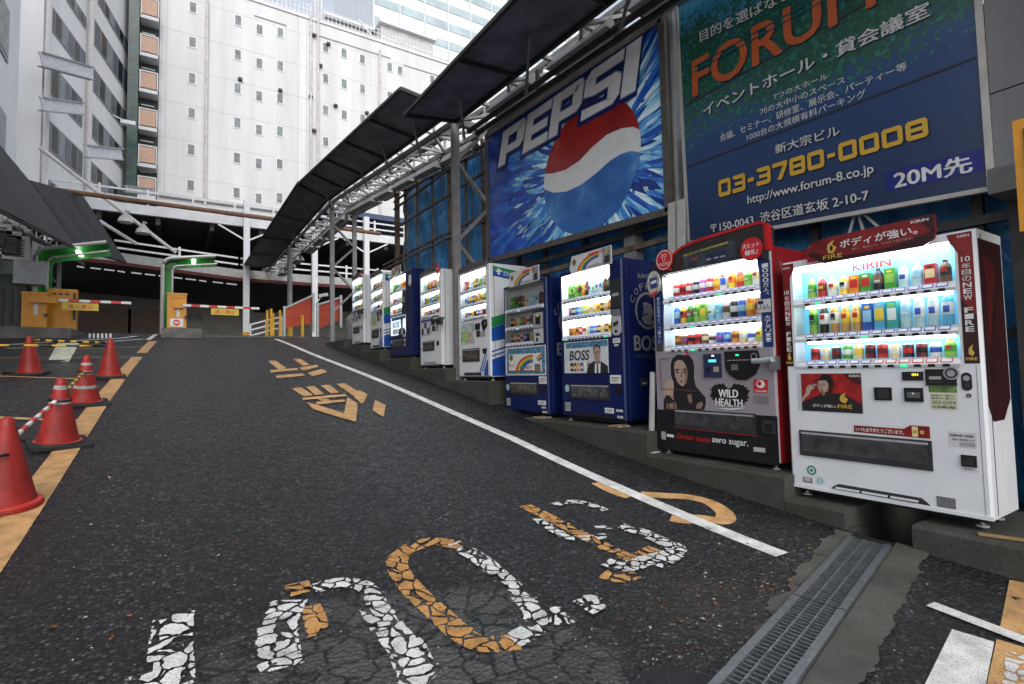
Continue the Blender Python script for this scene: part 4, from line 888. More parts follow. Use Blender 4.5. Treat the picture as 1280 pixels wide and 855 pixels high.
def event_board():
    X = 4.90; cr = [wx(846, 12, X), wx(1222, 0, X), wx(1239, 236, X), wx(861, 304, X)]
    # continue the board upward past the frame of the photograph
    up = 1.5; cr[0] = np.array([X, cr[3][1] + (cr[0][1] - cr[3][1]) * 1.0, 5.62]); cr[1] = np.array([X, 1.26, 5.35])
    t = thing('billboard', cr[3], 'dark blue event hall billboard with orange title, green tree print and yellow phone number', 'billboard')
    m, nt, b, N, L, ramp, mix, mt = node_mat('printed_tree_blue'); tc = N('ShaderNodeTexCoord'); sp = N('ShaderNodeSeparateXYZ'); L(tc, 'Object', sp, 0)
    z01 = mt('MULTIPLY', (sp, 'Z'), .36)
    base = ramp(z01, 0, [(0, (.009, .022, .065)), (.35, (.012, .042, .135)), (.6, (.018, .085, .21)), (1, (.045, .24, .40))])
    n = N('ShaderNodeTexNoise', Scale=1.1, Detail=3.0); L(tc, 'Object', n, 'Vector'); nf = N('ShaderNodeTexNoise', Scale=20.0, Detail=6.0, Distortion=.6); L(tc, 'Object', nf, 'Vector')
    band = ramp(z01, 0, [(0, (0, 0, 0)), (.24, (.10,) * 3), (.36, (.30,) * 3), (.46, (.46,) * 3), (.65, (.50,) * 3), (.85, (.44,) * 3), (1, (.26,) * 3)])
    s1 = mt('ADD', (band, 0), (mt('MULTIPLY', (n, 0), .35), 0)); s2 = mt('ADD', (s1, 0), (mt('MULTIPLY', (nf, 0), .7), 0))
    k = ramp(s2, 0, [(0, (0, 0, 0)), (.89, (0, 0, 0)), (.93, (1, 1, 1))]); gcol = ramp(nf, 0, [(.3, (.008, .040, .026)), (.55, (.014, .075, .05)), (.7, (.025, .17, .14))])
    c = mix((k, 0), (base, 0), (gcol, 0)); L(c, 0, b, 'Base Color'); b.inputs['Roughness'].default_value = .25
    p = MB(); p.prism(cr, (.06, 0, 0), m); p.build('panel', t)
    f = MB(); LT = M((.42, .40, .37), .45, .2, var=.1); frame_bars(f, cr, .035, .05, LT, X + .01); f.build('frame', t)
    Zq = lambda x, y, k=1: wx(840 + x / 2.7585, y / 2.7585, X) + np.array([-.002 - .0015 * k, 0, 0])
    J = MB(); JD = M((.02, .02, .025), .6)
    for (a, b_) in (((45, 366), (640, 30)), ((52, 577), (1058, 195))):
        A, B = Zq(*a, 0), Zq(*b_, 0); B2 = A + (B - A) * ((1.29 - A[1]) / (B[1] - A[1])); J.bar(A, B2, .004, .018, JD)
    J.build('panel_joint', t)
    WT = M((.50, .50, .49), .4, var=.05); SD = M((.004, .008, .02), .5); YL = M((.56, .33, .03), .4, var=.05); OR = M((.42, .085, .02), .4, var=.06)
    def tx(s, bl, br, tr, tl, mat, bold=.012, shadow=True, k=2):
        T = MB(); C = [Zq(*q_, k) for q_ in (bl, br, tr, tl)]
        if shadow: letter(T, s, [c_ + (.0012, -.012, -.014) for c_ in C], SD, bold)
        letter(T, s, C, mat, bold)
        if s == 'FORUM':
            for va, vb in ((.66, .70), (.80, .84)):
                q2 = [C[0] * (1 - v_) + C[3] * v_ for v_ in (va, vb)]; q3 = [C[1] * (1 - v_) + C[2] * v_ for v_ in (va, vb)]; T.poly([p_ + (-.002, 0, 0) for p_ in (q2[0], q3[0], q3[1], q2[1])], M((.012, .06, .09), .3))
        T.build('lettering', t)
    tx('目的を選ばない', (98, 146), (420, -8), (412, -48), (96, 108), WT, .02)
    tx('FORUM', (75, 336), (700, 18), (690, -140), (72, 212), OR, .03, k=3)
    tx('イベントホール・貸会議室', (110, 404), (890, 56), (884, 2), (108, 362), WT, .025)
    tx('7つの大ホール', (352, 345), (538, 272), (536, 250), (350, 325), WT, .01, False)
    tx('70の大中小のスペース', (306, 398), (598, 286), (596, 262), (304, 375), WT, .01, False)
    tx('会議、セミナー、研修室、展示会、パーティー等', (168, 490), (812, 240), (808, 212), (166, 464), WT, .01, False)
    tx('1000台の大規模有料パーキング', (260, 487), (670, 334), (668, 306), (258, 463), WT, .01, False)
    tx('新大宗ビル', (358, 532), (580, 466), (576, 430), (356, 500), WT, .02)
    # squared numerals of the phone number, each cut from flat bars
    O4 = [((0, .12), (.12, 0), (.88, 0), (1, .12), (.76, .24), (.24, .24)), ((0, .88), (.24, .76), (.76, .76), (1, .88), (.88, 1), (.12, 1)), ((0, .125), (.235, .245), (.235, .755), (0, .875)), ((1, .125), (1, .875), (.765, .755), (.765, .245))]
    DG = {'0': O4, '8': O4 + [((.24, .40), (.76, .40), (.76, .60), (.24, .60))], '3': [O4[1], O4[3], ((0, 0), (.88, 0), (1, .12), (.76, .24), (0, .24)), ((.2, .40), (.76, .40), (.76, .60), (.2, .60))], '7': [((0, .76), (1, .76), (1, 1), (0, 1)), ((1, .755), (.72, .755), (.30, 0), (.62, 0))], '-': [((.1, .38), (.9, .38), (.9, .6), (.1, .6))]}
    A_, B_, C_, D_ = [Zq(*q_, 2) for q_ in ((162, 682), (886, 468), (880, 402), (160, 624))]; s_ = '03-3780-0008'; ws = [.55 if c_ == '-' else 1.0 for c_ in s_]; tot_ = sum(ws) + .14 * (len(s_) - 1); x_ = 0; NB = MB()
    for c_, w_ in zip(s_, ws):
        for qd in DG[c_]:
            for off, mm in (((.0012, -.012, -.014), SD), ((0, 0, 0), YL)):
                NB.poly([(1 - U) * (1 - v) * A_ + U * (1 - v) * B_ + U * v * C_ + (1 - U) * v * D_ + np.array(off) for U, v in [((x_ + u * w_) / tot_, v) for u, v in qd]], mm)
        x_ += w_ + .14
    NB.build('phone_lettering', t)
    tx('http://www.forum-8.co.jp', (262, 712), (698, 606), (694, 562), (260, 676), WT, .012)
    tx('〒150-0043  渋谷区道玄坂 2-10-7', (135, 806), (680, 692), (676, 650), (133, 772), WT, .018)
    BP = MB(); BP.poly([Zq(738, 664, 0), Zq(1078, 588, 0), Zq(1074, 512, 0), Zq(734, 596, 0)], M((.008, .012, .15), .3)); BP.build('distance_patch', t)
    T2 = MB(); letter(T2, '20M先', [Zq(770, 654, 2), Zq(1036, 592, 2), Zq(1032, 532, 2), Zq(766, 590, 2)], M((.62, .62, .60), .4), .035); T2.build('distance_lettering', t)
event_board()
for px, lb in ((841, 'upright grey steel post between the two advertising boards'),):
    p = wx(px, 150, 5.0); tag(MB().box((4.97, p[1] - .07, .7), (5.07, p[1] + .07, 6.2), PALE_ST).build('board_post'), lb, 'post')
p = wx(848, 280, 4.80); BW = M((.42, .40, .37), .7, var=.1, scale=20)
for i, lb in enumerate(('leaning pale board nearer the cola billboard', 'leaning pale board nearer the event hall billboard')):
    y = 4.10 - .13 * i; b = MB(); b.prism([(4.78, y, 2.0), (4.78, y - .10, 2.0), (4.84, y - .10, 3.30), (4.84, y, 3.30)], (.025, 0, 0), BW); tag(b.build('leaning_board'), lb, 'board', 'pale boards leaning behind the red drink machine')

# dark building with a pale pillar at the end of the boards
t = thing('dark_building', (4.95, 1.2, 0), 'dark shuttered building with a pale tiled pillar beside the event hall billboard', 'building')
b = MB(); b.box((5.06, -8, 0), (9, .98, 12), M((.03, .03, .032), .7, var=.3)); 
for k in range(22): b.box((5.0, -8, .9 + .22 * k), (5.055, .80, 1.0 + .22 * k), M((.035, .035, .037), .5))
b.build('wall', t)
b = MB()
for z0, z1 in ((2.72, 3.31), (3.32, 4.36), (4.37, 5.5), (5.51, 7)): b.box((4.93, .97, z0), (5.3, 1.235, z1), M((.17, .17, .175), .6, var=.15, scale=3, streak=True))
b.box((4.98, .98, .3), (5.3, 1.19, 2.70), M((.05, .048, .046), .8, var=.2)); b.build('pillar', t)
b = MB(); b.box((4.62, .97, 2.52), (4.95, 1.20, 2.69), M((.12, .12, .12), .6)); b.build('junction_box', t)
t = thing('projecting_sign', (4.1, .90, 2.1), 'orange framed sign with a dark red face, cut by the right edge of the photo', 'sign')
b = MB(); a0, a1 = wx(1265, 152, 4.1), wx(1273, 290, 4.1); y = a0[1]
ORF = M((.62, .27, .012), .4); b.box((4.1, y - .6, a1[2]), (4.22, y, a0[2]), ORF); b.build('frame', t)
b = MB(); b.box((4.092, y - .56, a1[2] + .24), (4.099, y - .045, a0[2] - .06), M((.12, .01, .012), .3)); b.build('sign_face', t)
MB().bar((4.2, y - .2, a0[2] - .1), (5.06, y - .2, a0[2] - .1), .04, .04, DARK_ST).build('bracket', t)

# ------------------------------------------------------------------ drink machines
CASE = M((.70, .70, .69), .35, var=.03); CASE_L = M((.78, .79, .80), .35, var=.02); LEDGE = M((.62, .63, .64), .35, var=.04)
BLK = M((.012, .012, .013), .3, var=.2); BLK2 = M((.03, .03, .032), .45, var=.2); CHROME = M((.5, .5, .5), .25, .9, var=.1); GREYP = M((.30, .30, .30), .5, var=.1)
TAGB = M((.06, .10, .50), .4); TAGR = M((.60, .05, .05), .4); TAGW = M((.75, .75, .75), .4); GREEN_LED = EM((.02, .45, .18), 1.2); RED_LED = EM((.7, .02, .02), 1.2)
TUBE = EM((.93, .98, 1.0), 10.0, 'tube_and_shelf_strip_light')
PAL = {'g': (.06, .30, .03), 'lg': (.28, .50, .08), 'r': (.50, .02, .02), 'dr': (.16, .012, .012), 'w': (.72, .72, .68), 'y': (.75, .52, .04), 'o': (.70, .22, .02), 'k': (.015, .012, .012),
       'b': (.03, .10, .45), 'lb': (.28, .52, .66), 'c': (.10, .42, .60), 'cr': (.72, .58, .30), 'br': (.16, .07, .03), 't': (.50, .28, .08), 'p': (.30, .08, .32), 's': (.5, .5, .5), 'te': (.05, .40, .35), 'cl': (.45, .62, .62)}
PM = {k: M(v, .3, var=.05) for k, v in PAL.items()}
_samp = {}
def hash_(s): return sum(ord(c) * (i + 3) for i, c in enumerate(s))
def sample_mesh(kind, body, lab, cap, w, h):
    k = (kind, body, lab, cap, round(w, 3), round(h, 3))
    if k in _samp: return _samp[k]
    mb = MB(); B, L, C = PM[body], PM[lab], PM[cap]; r = w * .46
    if kind == 'b':
        mb.lathe([(r * .85, 0, B), (r, .02 * h, B), (r, .30 * h, L), (r * 1.01, .301 * h, L), (r, .66 * h, B), (r * .85, .78 * h, B), (r * .42, .90 * h, C), (r * .45, .905 * h, C), (r * .43, h, C), (0, h, C)], (0, 0, 0), 12)
        hh_ = (hash_(body + lab + cap)) % 5; pc = PM[('w', 'y', 'r', 'b', 'k')[hh_]] if lab != ('w', 'y', 'r', 'b', 'k')[hh_] else PM['g']
        z_ = .36 + .05 * (hh_ % 3); mb.box((-r * .5, -r * 1.03, z_ * h), (r * .5, -r * .90, (z_ + .10 + .03 * hh_) * h), pc); mb.box((-r * .35, -r * 1.05, (z_ + .03) * h), (r * .35, -r * 1.031, (z_ + .05) * h), PM['k'] if hh_ != 4 else PM['w'])
    elif kind == 'c':
        mb.lathe([(r * .86, 0, PM['s']), (r, .05 * h, B), (r, .34 * h, L), (r * 1.004, .342 * h, L), (r, .68 * h, B), (r, .93 * h, PM['s']), (r * .85, .985 * h, PM['s']), (r * .8, h, PM['s']), (0, .985 * h, None)], (0, 0, 0), 12)
    else:
        mb.box((-r, -r * .8, 0), (r, r * .8, h * .97), B); mb.box((-r * .8, -r * .84, h * .30), (r * .8, -r * .801, h * .72), L); mb.box((-r * .5, -r * .83, h * .78), (r * .5, -r * .801, h * .88), C)
    tmp = mb.build('drink_sample'); me = tmp.data; bpy.data.objects.remove(tmp); _samp[k] = me; return me
KN = {'b': 'sample_bottle', 'c': 'sample_can', 'p': 'sample_carton'}
def rowspec(s): return [x.split(':') for x in s.split()]
GEN1 = 'b:g:lg:w b:g:g:w b:lg:g:w b:br:o:w b:k:r:w p:o:y:r p:w:lb:b b:cl:lb:w b:cl:w:b p:r:w:r b:k:br:k b:br:y:k'
GEN2 = 'b:b:lb:w b:lb:b:w p:y:o:w b:lg:g:g b:g:lg:w p:o:w:y c:k:y:w c:b:w:b c:y:o:w c:o:y:r c:w:b:r c:br:cr:w'
GEN3 = 'c:dr:k:w c:dr:r:w c:r:k:w c:r:w:w c:k:cr:w c:w:br:w c:b:w:b c:b:lb:w c:br:o:w c:cr:w:o c:w:b:k b:lg:y:o'

def machine(name, label, Y, base, W, H, D, body, win, rows, side=None, hood_m=None, recess=.13, tube=True, panel=None, group='drink machines along the wall', X=4.2, dim=1.):
    t = thing(name, (X, Y, base), label, 'vending machine', group, rz=-math.pi / 2)
    side = side or body; u0, v0, u1, v1 = win; c = .016
    b = MB()
    # shell with eased front edges; the front is a frame round the display window
    def fr(u, v): return (u, 0., v)
    A = [(c, .03 + c), (W - c, .03 + c), (W - c, H - c), (c, H - c)]; I = [(u0, v0), (u1, v0), (u1, v1), (u0, v1)]
    for i in range(4):
        j = (i + 1) % 4; b.poly([fr(*A[i]), fr(*A[j]), fr(*I[j]), fr(*I[i])], body)
    O = [(0, .03), (W, .03), (W, H), (0, H)]
    for i in range(4):
        j = (i + 1) % 4; b.poly([(O[i][0], c, O[i][1]), (O[j][0], c, O[j][1]), fr(*A[j]), fr(*A[i])], body)
        b.poly([(O[i][0], D, O[i][1]), (O[j][0], D, O[j][1]), (O[j][0], c, O[j][1]), (O[i][0], c, O[i][1])], side)
    b.poly([(O[i][0], D, O[i][1]) for i in (3, 2, 1, 0)], side)
    b.box((W - .001, .075, .05), (W + .002, .083, H - .03), BLK2)
    b.build('cabinet', t, local=True)
    f = MB()
    for x in (.08, W - .08):
        for y in (.08, D - .1): f.lathe([(.035, -.035, GREYP), (.035, -.025, GREYP), (.016, -.024, CHROME), (.016, .03, CHROME), (0, .031, None)], (x, y, 0), 10)
    f.box((.05, .06, -.005), (W - .05, D - .05, .03), BLK); f.build('foot', t, local=True)
    d = MB()
    for i in range(4):
        j = (i + 1) % 4; d.poly([(I[i][0], 0, I[i][1]), (I[j][0], 0, I[j][1]), (I[j][0], recess, I[j][1]), (I[i][0], recess, I[i][1])], CASE_L)
    d.poly([(p[0], recess, p[1]) for p in I], panel or EM((.55, .80, .95), .22 * dim))  # back panel glows by itself to imitate light from the tubes
    d.build('display_case', t, local=True)
    tb = MB()
    if tube: tb.tube([(u0 + .04, .035, v1 - .03), (u1 - .04, .035, v1 - .03)], .014, TUBE, 8); tb.build('tube_lamp', t, local=True)
    for (vs, spec, ph, ua, ub, tags) in rows:
        sp = rowspec(spec); n = len(sp); ua = u0 + .05 if ua is None else ua; ub = u1 - .05 if ub is None else ub; pw = (ub - ua) / n
        s = MB(); s.prism([(u0 + .002, -.005, vs - .02), (u0 + .002, -.012, vs), (u0 + .002, .012, vs + .042), (u0 + .002, recess, vs + .042), (u0 + .002, recess, vs - .02)], ((ub + .05 if ub < u1 - .1 else u1 - .002) - u0 - .002, 0, 0), LEDGE)
        for i in range(n):
            x = ua + (i + .5) * pw; red = tags and i >= tags
            s.poly([(x - pw * .42, -.0085, vs + .010), (x + pw * .42, -.0085, vs + .010), (x + pw * .42, .0085, vs + .040), (x - pw * .42, .0085, vs + .040)], TAGR if red else TAGB)
            s.poly([(x - pw * .34, -.0075, vs + .016), (x + pw * .34, -.0075, vs + .016), (x + pw * .34, .0052, vs + .036), (x - pw * .34, .0052, vs + .036)], TAGW)
            s.poly([(x - pw * .28, -.0115, vs - .017), (x + pw * .28, -.0115, vs - .017), (x + pw * .22, -.0140, vs + .001), (x - pw * .22, -.0140, vs + .001)], BLK if (i * 7 + int(vs * 100)) % 11 else GREEN_LED)
        if tube and vs > v0 + .1: s.tube([(ua, .05, vs - .03), (ub, .05, vs - .03)], .008, TUBE, 6)  # glowing strip added under each shelf to light the samples below
        s.build('shelf', t, local=True)
        for i, (k, bd, lb, cp) in enumerate(sp):
            hh = ph * {'b': 1.0, 'p': .93, 'c': .62 if ph > .2 else .85}[k] * rnd.choice((.92, .96, 1))
            o = bpy.data.objects.new(KN[k], sample_mesh(k, bd, lb, cp, pw * .92, round(hh, 2))); scene.collection.objects.link(o)
            o.parent = t; o.location = (ua + (i + .5) * pw, .075, vs + .044)
    g = MB(); g.poly([(u0, .003, v0), (u1, .003, v0), (u1, .003, v1), (u0, .003, v1)], GLASS); g.build('window_pane', t, local=True)
    return t
def dec(mb, u0, v0, u1, v1, mat, k=1): e = .0012 * k; return mb.poly([(u0, -e, v0), (u1, -e, v0), (u1, -e, v1), (u0, -e, v1)], mat)
def dtx(mb, s, u0, v0, u1, v1, mat, bold=.01, k=3): e = .0012 * k; return letter(mb, s, [(u0, -e, v0), (u1, -e, v0), (u1, -e, v1), (u0, -e, v1)], mat, bold)
def vtx(mb, s, u0, u1, v0, v1, mat, bold=.01, k=3):
    n = len(s); h = (v1 - v0) / n
    for i, ch in enumerate(s):
        if ch == ' ': continue
        b, t_ = v1 - (i + .90) * h, v1 - (i + .08) * h
        if ch == 'ー': b, t_ = b + .1 * h, t_
        if ch in '、。': dtx(mb, ch, (u0 + u1) / 2, (b + t_) / 2, u1, t_, mat, bold, k)
        else: dtx(mb, ch, u0, b, u1, t_, mat, bold, k)
def dpoly(mb, pts, mat, k): e = .0012 * k; return mb.poly([(p[0], -e, p[1]) for p in pts], mat)
def disc(mb, u, v, r, mat, k, n=24, ry=None): return dpoly(mb, [(u + r * math.cos(a), v + (ry or r) * math.sin(a)) for a in np.linspace(0, 2 * math.pi, n, endpoint=False)], mat, k)
def ring(mb, u, v, r0, r1, mat, k, n=28):
    for i in range(n):
        a, b = 2 * math.pi * i / n, 2 * math.pi * (i + 1) / n
        dpoly(mb, [(u + r0 * math.cos(a), v + r0 * math.sin(a)), (u + r1 * math.cos(a), v + r1 * math.sin(a)), (u + r1 * math.cos(b), v + r1 * math.sin(b)), (u + r0 * math.cos(b), v + r0 * math.sin(b))], mat, k)
def lip(mb, u0, v0, u1, v1, mat, d=.012, m=.006): mb.box((u0, -d, v0), (u1, -.0006, v1), mat)
def chute(t, u0, v0, u1, v1, m1=None):
    """delivery slot: a dark recess behind a smoked flap"""
    b = MB(); b.box((u0, -.010, v0), (u1, -.0006, v1), BLK2); tr = b.build('delivery_tray', t, local=True)
    b = MB(); h = v1 - v0; b.poly([(u0 + .02, -.012, v0 + .18 * h), (u1 - .02, -.012, v0 + .18 * h), (u1 - .02, -.022, v0 + .86 * h), (u0 + .02, -.022, v0 + .86 * h)], m1 or M((.055, .055, .058), .22, var=.3, scale=8, spec=.7)); b.box((u0 + .02, -.022, v0 + .86 * h), (u1 - .02, -.0105, v0 + .93 * h), GREYP)
    b.build('flap', tr, local=True)
WHITE_B = M((.62, .63, .645), .38, var=.05, scale=3, scuff=.22); NAVY_B = M((.0045, .011, .072), .3, var=.12, scale=2, scuff=.4); RED_B = M((.24, .007, .009), .35, var=.1); COKE_G = M((.25, .22, .24), .4, var=.04, scuff=.25)
INK = M((.03, .03, .03), .5); INKG = M((.20, .20, .20), .5); PAPER = M((.64, .64, .62), .5); SKIN = M((.38, .27, .215), .5, var=.12, scale=30); SKIN_D = M((.23, .145, .11), .5); HAIR = M((.012, .009, .008), .4); GOLD = M((.55, .36, .06), .35)
CRIM = M((.20, .009, .010), .35, var=.25, scale=7); CRIM_D = M((.035, .005, .005), .35, var=.3, scale=7)

# 1. white machine with red side strips
def white_red():
    r1 = 'b:lg:g:w b:r:dr:w b:w:cr:w b:y:w:w p:o:r:y p:g:r:w b:k:br:k p:g:lg:y b:cl:w:lb b:cl:lb:w p:r:cr:k b:br:k:k'
    r2 = 'b:lg:g:g b:k:w:k b:t:w:w b:t:y:w b:t:y:y p:b:lb:y p:c:y:lb p:te:w:lg b:cl:lb:w b:cl:w:lb b:cl:w:w b:c:w:w'
    r3 = 'c:r:dr:y c:cr:w:r c:k:dr:y c:g:w:r c:cr:y:r c:dr:k:y c:r:dr:y c:cr:w:r c:k:r:y c:dr:k:o c:w:b:b b:lg:g:o'
    t = machine('vending_machine', 'white drink machine with crimson side strips and three lit shelves, nearest of the row', 2.41, .40, 1.245, 1.83, .46, WHITE_B, (.085, .975, 1.135, 1.775),
                [(1.475, r1, .16, .16, 1.10, 0), (1.195, r2, .235, .16, 1.10, 0), (.985, r3, .125, .16, 1.10, 6)], recess=.14, panel=EM((.16, .52, .75), .26))
    s = MB(); w = PAPER
    dpoly(s, [(.006, .985), (.064, .985), (.064, 1.70), (.098, 1.76), (.098, 1.815), (.006, 1.815)], CRIM, 1)
    dpoly(s, [(1.152, .985), (1.228, .985), (1.228, 1.815), (1.10, 1.815), (1.112, 1.765), (1.152, 1.69)], CRIM, 1)
    for ua, ub in ((.006, .064), (1.152, 1.228)): dpoly(s, [(ua, .985), (ub, .985), (ub, 1.28), (ua, 1.40)], CRIM_D, 2)
    for u, hw, va, vb in ((.034, .018, 1.10, 1.60), (1.19, .022, 1.18, 1.66)):
        hh = (vb - va) * .085; dtx(s, '10', u - hw, vb - hh * .8, u + hw, vb, w, .03); vtx(s, '年目のNEW FIRE', u - hw, u + hw, va, vb - hh, w, .02)
        dpoly(s, [(u - .014, 1.045), (u + .004, 1.03), (u + .016, 1.05), (u + .004, 1.075), (u + .010, 1.105), (u - .012, 1.08)], GOLD, 4); dtx(s, 'FIRE', u - .028, 1.005, u + .028, 1.023, GOLD, .02, 4)
    dtx(s, 'KIRIN', .012, 1.775, .07, 1.79, w, .02); dtx(s, 'KIRIN', 1.155, 1.785, 1.215, 1.80, w, .02)
    build_pieces(s, 'side_strip', t, [(-1, 0, .6, 3)])
    # shaped header board standing on the front
    h = MB(); out = [(.22, 1.842), (.225, 1.79), (.30, 1.79), (.335, 1.785), (.345, 1.765), (.98, 1.765), (1.045, 1.80), (1.06, 1.86), (1.055, 1.965), (.36, 1.955), (.27, 1.94), (.215, 1.90)]
    h.prism([(u, -.028, v) for u, v in out], (0, .012, 0), CRIM); 
    dk = lambda pts: h.poly([(u, -.0292, v) for u, v in pts], CRIM_D)
    dk([(.345, 1.767), (.978, 1.767), (1.043, 1.802), (1.043, 1.86), (.80, 1.80), (.5, 1.80), (.36, 1.83), (.25, 1.87), (.23, 1.845), (.30, 1.80)]); dk([(1.0, 1.90), (1.052, 1.83), (1.05, 1.96), (.96, 1.96)])
    bk = lambda s_, a, b_, c_, d_, m_, bo: letter(h, s_, [(a, -.0305, b_), (c_, -.0305, b_), (c_, -.0305, d_), (a, -.0305, d_)], m_, bo)
    bk('ボディが強い。', .47, 1.855, .955, 1.915, w, .03); bk('熱い。香ばしい。できたて缶がある。', .55, 1.825, .93, 1.842, M((.40, .30, .28), .5), .01); bk('KIRIN', .92, 1.930, 1.02, 1.948, w, .02); bk('FIRE', .345, 1.792, .48, 1.822, GOLD, .03)
    h.poly([(u, -.0305, v) for u, v in ((.385, 1.835), (.42, 1.832), (.445, 1.87), (.415, 1.895), (.43, 1.93), (.385, 1.905), (.375, 1.87))], GOLD); h.poly([(u, -.0312, v) for u, v in ((.40, 1.85), (.415, 1.852), (.42, 1.875), (.405, 1.895), (.395, 1.875))], CRIM_D)
    for u in (.4, .9): h.box((u, -.016, 1.80), (u + .02, .02, 1.826), BLK2)
    h.build('header_board', t, local=True)
    n = MB(); RT = M((.45, .006, .012), .5); letter(n, 'KIRIN', [(.49, .10, 1.690), (.74, .10, 1.690), (.74, .10, 1.748), (.49, .10, 1.748)], RT, .04); n.build('maker_name', t, local=True)
    # poster with a drinking man
    p = MB(); dec(p, .082, .632, .556, .930, M((.50, .52, .54), .4), 1); dec(p, .116, .636, .552, .926, M((.36, .018, .016), .35, var=.3, scale=9), 2)
    dpoly(p, [(.116, .636), (.552, .636), (.552, .70), (.47, .75), (.40, .775), (.30, .785), (.20, .74), (.116, .70)], M((.015, .012, .012), .5), 3)
    dpoly(p, [(.43, .926), (.552, .926), (.552, .84), (.50, .86), (.45, .90)], M((.05, .006, .006), .5), 3)
    dpoly(p, [(.255, .79), (.245, .83), (.25, .875), (.285, .89), (.315, .88), (.325, .84), (.315, .80), (.29, .775)], SKIN, 4)
    dpoly(p, [(.262, .80), (.29, .79), (.30, .765), (.28, .755)], SKIN_D, 4.5); dpoly(p, [(.18, .865), (.25, .880), (.29, .925), (.34, .915), (.365, .86), (.35, .79), (.325, .775), (.33, .84), (.31, .875), (.25, .872)], HAIR, 5)
    dpoly(p, [(.118, .73), (.15, .775), (.155, .82), (.18, .84), (.215, .835), (.22, .815), (.19, .795), (.18, .765), (.15, .74), (.118, .70)], SKIN, 4); dpoly(p, [(.20, .84), (.235, .85), (.24, .835), (.205, .82)], INKG, 5)
    for u, v, a in ((.262, .845, .012), (.292, .845, .012)): dpoly(p, [(u - a, v), (u, v - .004), (u + a, v), (u, v + .004)], HAIR, 6)
    dpoly(p, [(.262, .805), (.282, .803), (.28, .810), (.265, .812)], M((.22, .05, .04), .5), 6); dpoly(p, [(.272, .845), (.266, .822), (.278, .823)], SKIN_D, 6)
    dtx(p, 'ボディが強い。', .20, .668, .375, .692, PAPER, .02, 6); dtx(p, 'FIRE', .385, .668, .485, .695, GOLD, .03, 6); dpoly(p, [(.41, .715), (.44, .705), (.46, .735), (.435, .755), (.445, .785), (.41, .765), (.40, .74)], GOLD, 6)
    dtx(p, 'KIRIN', .475, .900, .545, .916, PAPER, .02, 6); p.build('poster', t, local=True)
    c = MB(); lip(c, .635, .738, .742, .828, BLK, .010); lip(c, .655, .752, .724, .815, BLK2, .012); c.build('card_reader', t, local=True)
    c = MB(); lip(c, .811, .877, .930, .936, BLK, .008); dtx(c, '054', .868, .908, .905, .925, EM((.75, .55, .02), 1.5), .0, 8); c.build('price_display', t, local=True)
    c = MB(); lip(c, .944, .845, 1.108, .952, BLK, .012); disc(c, 1.083, .925, .042, CHROME, 11); disc(c, 1.083, .925, .032, BLK, 12); disc(c, 1.083, .925, .022, M((.6, .6, .62), .15, .8), 13); lip(c, .965, .885, 1.03, .905, GREYP, .016); lip(c, .96, .862, 1.04, .872, BLK2, .016); c.build('coin_slot', t, local=True)
    c = MB(); lip(c, .818, .735, .925, .828, BLK, .012); lip(c, .835, .76, .908, .80, M((.10, .10, .10), .3), .016); disc(c, .872, .79, .007, PAPER, 15); c.build('note_slot', t, local=True)
    c = MB(); dpoly(c, [(1.157 + .027 * math.cos(a), .872 + (.030 if math.sin(a) > 0 else -.030) + .027 * math.sin(a)) for a in np.linspace(0, 2 * math.pi, 24, endpoint=False)], BLK, 4); disc(c, 1.157, .893, .017, GREYP, 5); disc(c, 1.157, .85, .015, BLK2, 5); disc(c, 1.163, .785, .013, BLK, 4); disc(c, 1.163, .785, .007, CHROME, 5); c.build('lock', t, local=True)
    s = MB(); NT = M((.58, .57, .40), .5); dec(s, .955, .800, 1.105, .842, M((.16, .25, .08), .5, var=.4, scale=20), 1); dec(s, .96, .688, 1.104, .800, NT, 1)
    for v in (.775, .757): dtx(s, '故障の際は下記へご連絡ください', .968, v, 1.095, v + .012, INK, .01, 2)
    dtx(s, 'S03-0354', .97, .725, 1.095, .748, INKG, .02, 2); dtx(s, '0120-882-065', .972, .698, 1.092, .716, INK, .03, 2)
    dpoly(s, [(.486, .500), (.948, .495), (.948, .575), (.84, .575), (.80, .548), (.486, .548)], CRIM, 2); dtx(s, 'いつもありがとうございます。', .50, .508, .80, .538, PAPER, .03, 3)
    for u, m_ in ((.865, PM['cr']), (.905, PM['dr'])): dec(s, u - .017, .502, u + .017, .568, m_, 4); dec(s, u - .012, .522, u + .012, .545, GOLD, 5)
    dec(s, 1.045, .455, 1.185, .552, M((.52, .52, .52), .5), 1); dtx(s, '営業時間 24時間', 1.055, .522, 1.17, .538, INK, .01, 2); dtx(s, '住所 道玄坂 2-10', 1.065, .498, 1.175, .512, INK, .01, 2); dec(s, 1.10, .465, 1.178, .490, GREYP, 2)
    ring(s, .165, .175, .024, .036, M((.02, .20, .12), .5), 2); disc(s, .165, .175, .012, M((.02, .22, .14), .5), 2); ring(s, .225, .105, .018, .024, M((.05, .42, .36), .5), 2); dtx(s, 'eco', .214, .10, .236, .112, M((.05, .42, .36), .5), .0, 2); dec(s, .095, .075, .165, .115, M((.18, .10, .10), .5), 2); dec(s, .105, .085, .155, .11, M((.45, .45, .45), .5), 3)
    dec(s, .962, .060, 1.062, .128, M((.17, .17, .175), .5, var=.3, scale=60), 2); dtx(s, '返却口', 1.115, .318, 1.165, .332, INK, .0, 2); dec(s, 1.10, .305, 1.185, .333, M((.55, .55, .55), .5), 1)
    build_pieces(s, 'sticker', t, [(.95, .80, 1.11, .85), (.95, .68, 1.11, .80), (.48, .49, .95, .58), (1.04, .45, 1.19, .56), (.12, .13, .205, .215), (.198, .08, .255, .13), (.09, .07, .17, .12), (.96, .055, 1.07, .13)])
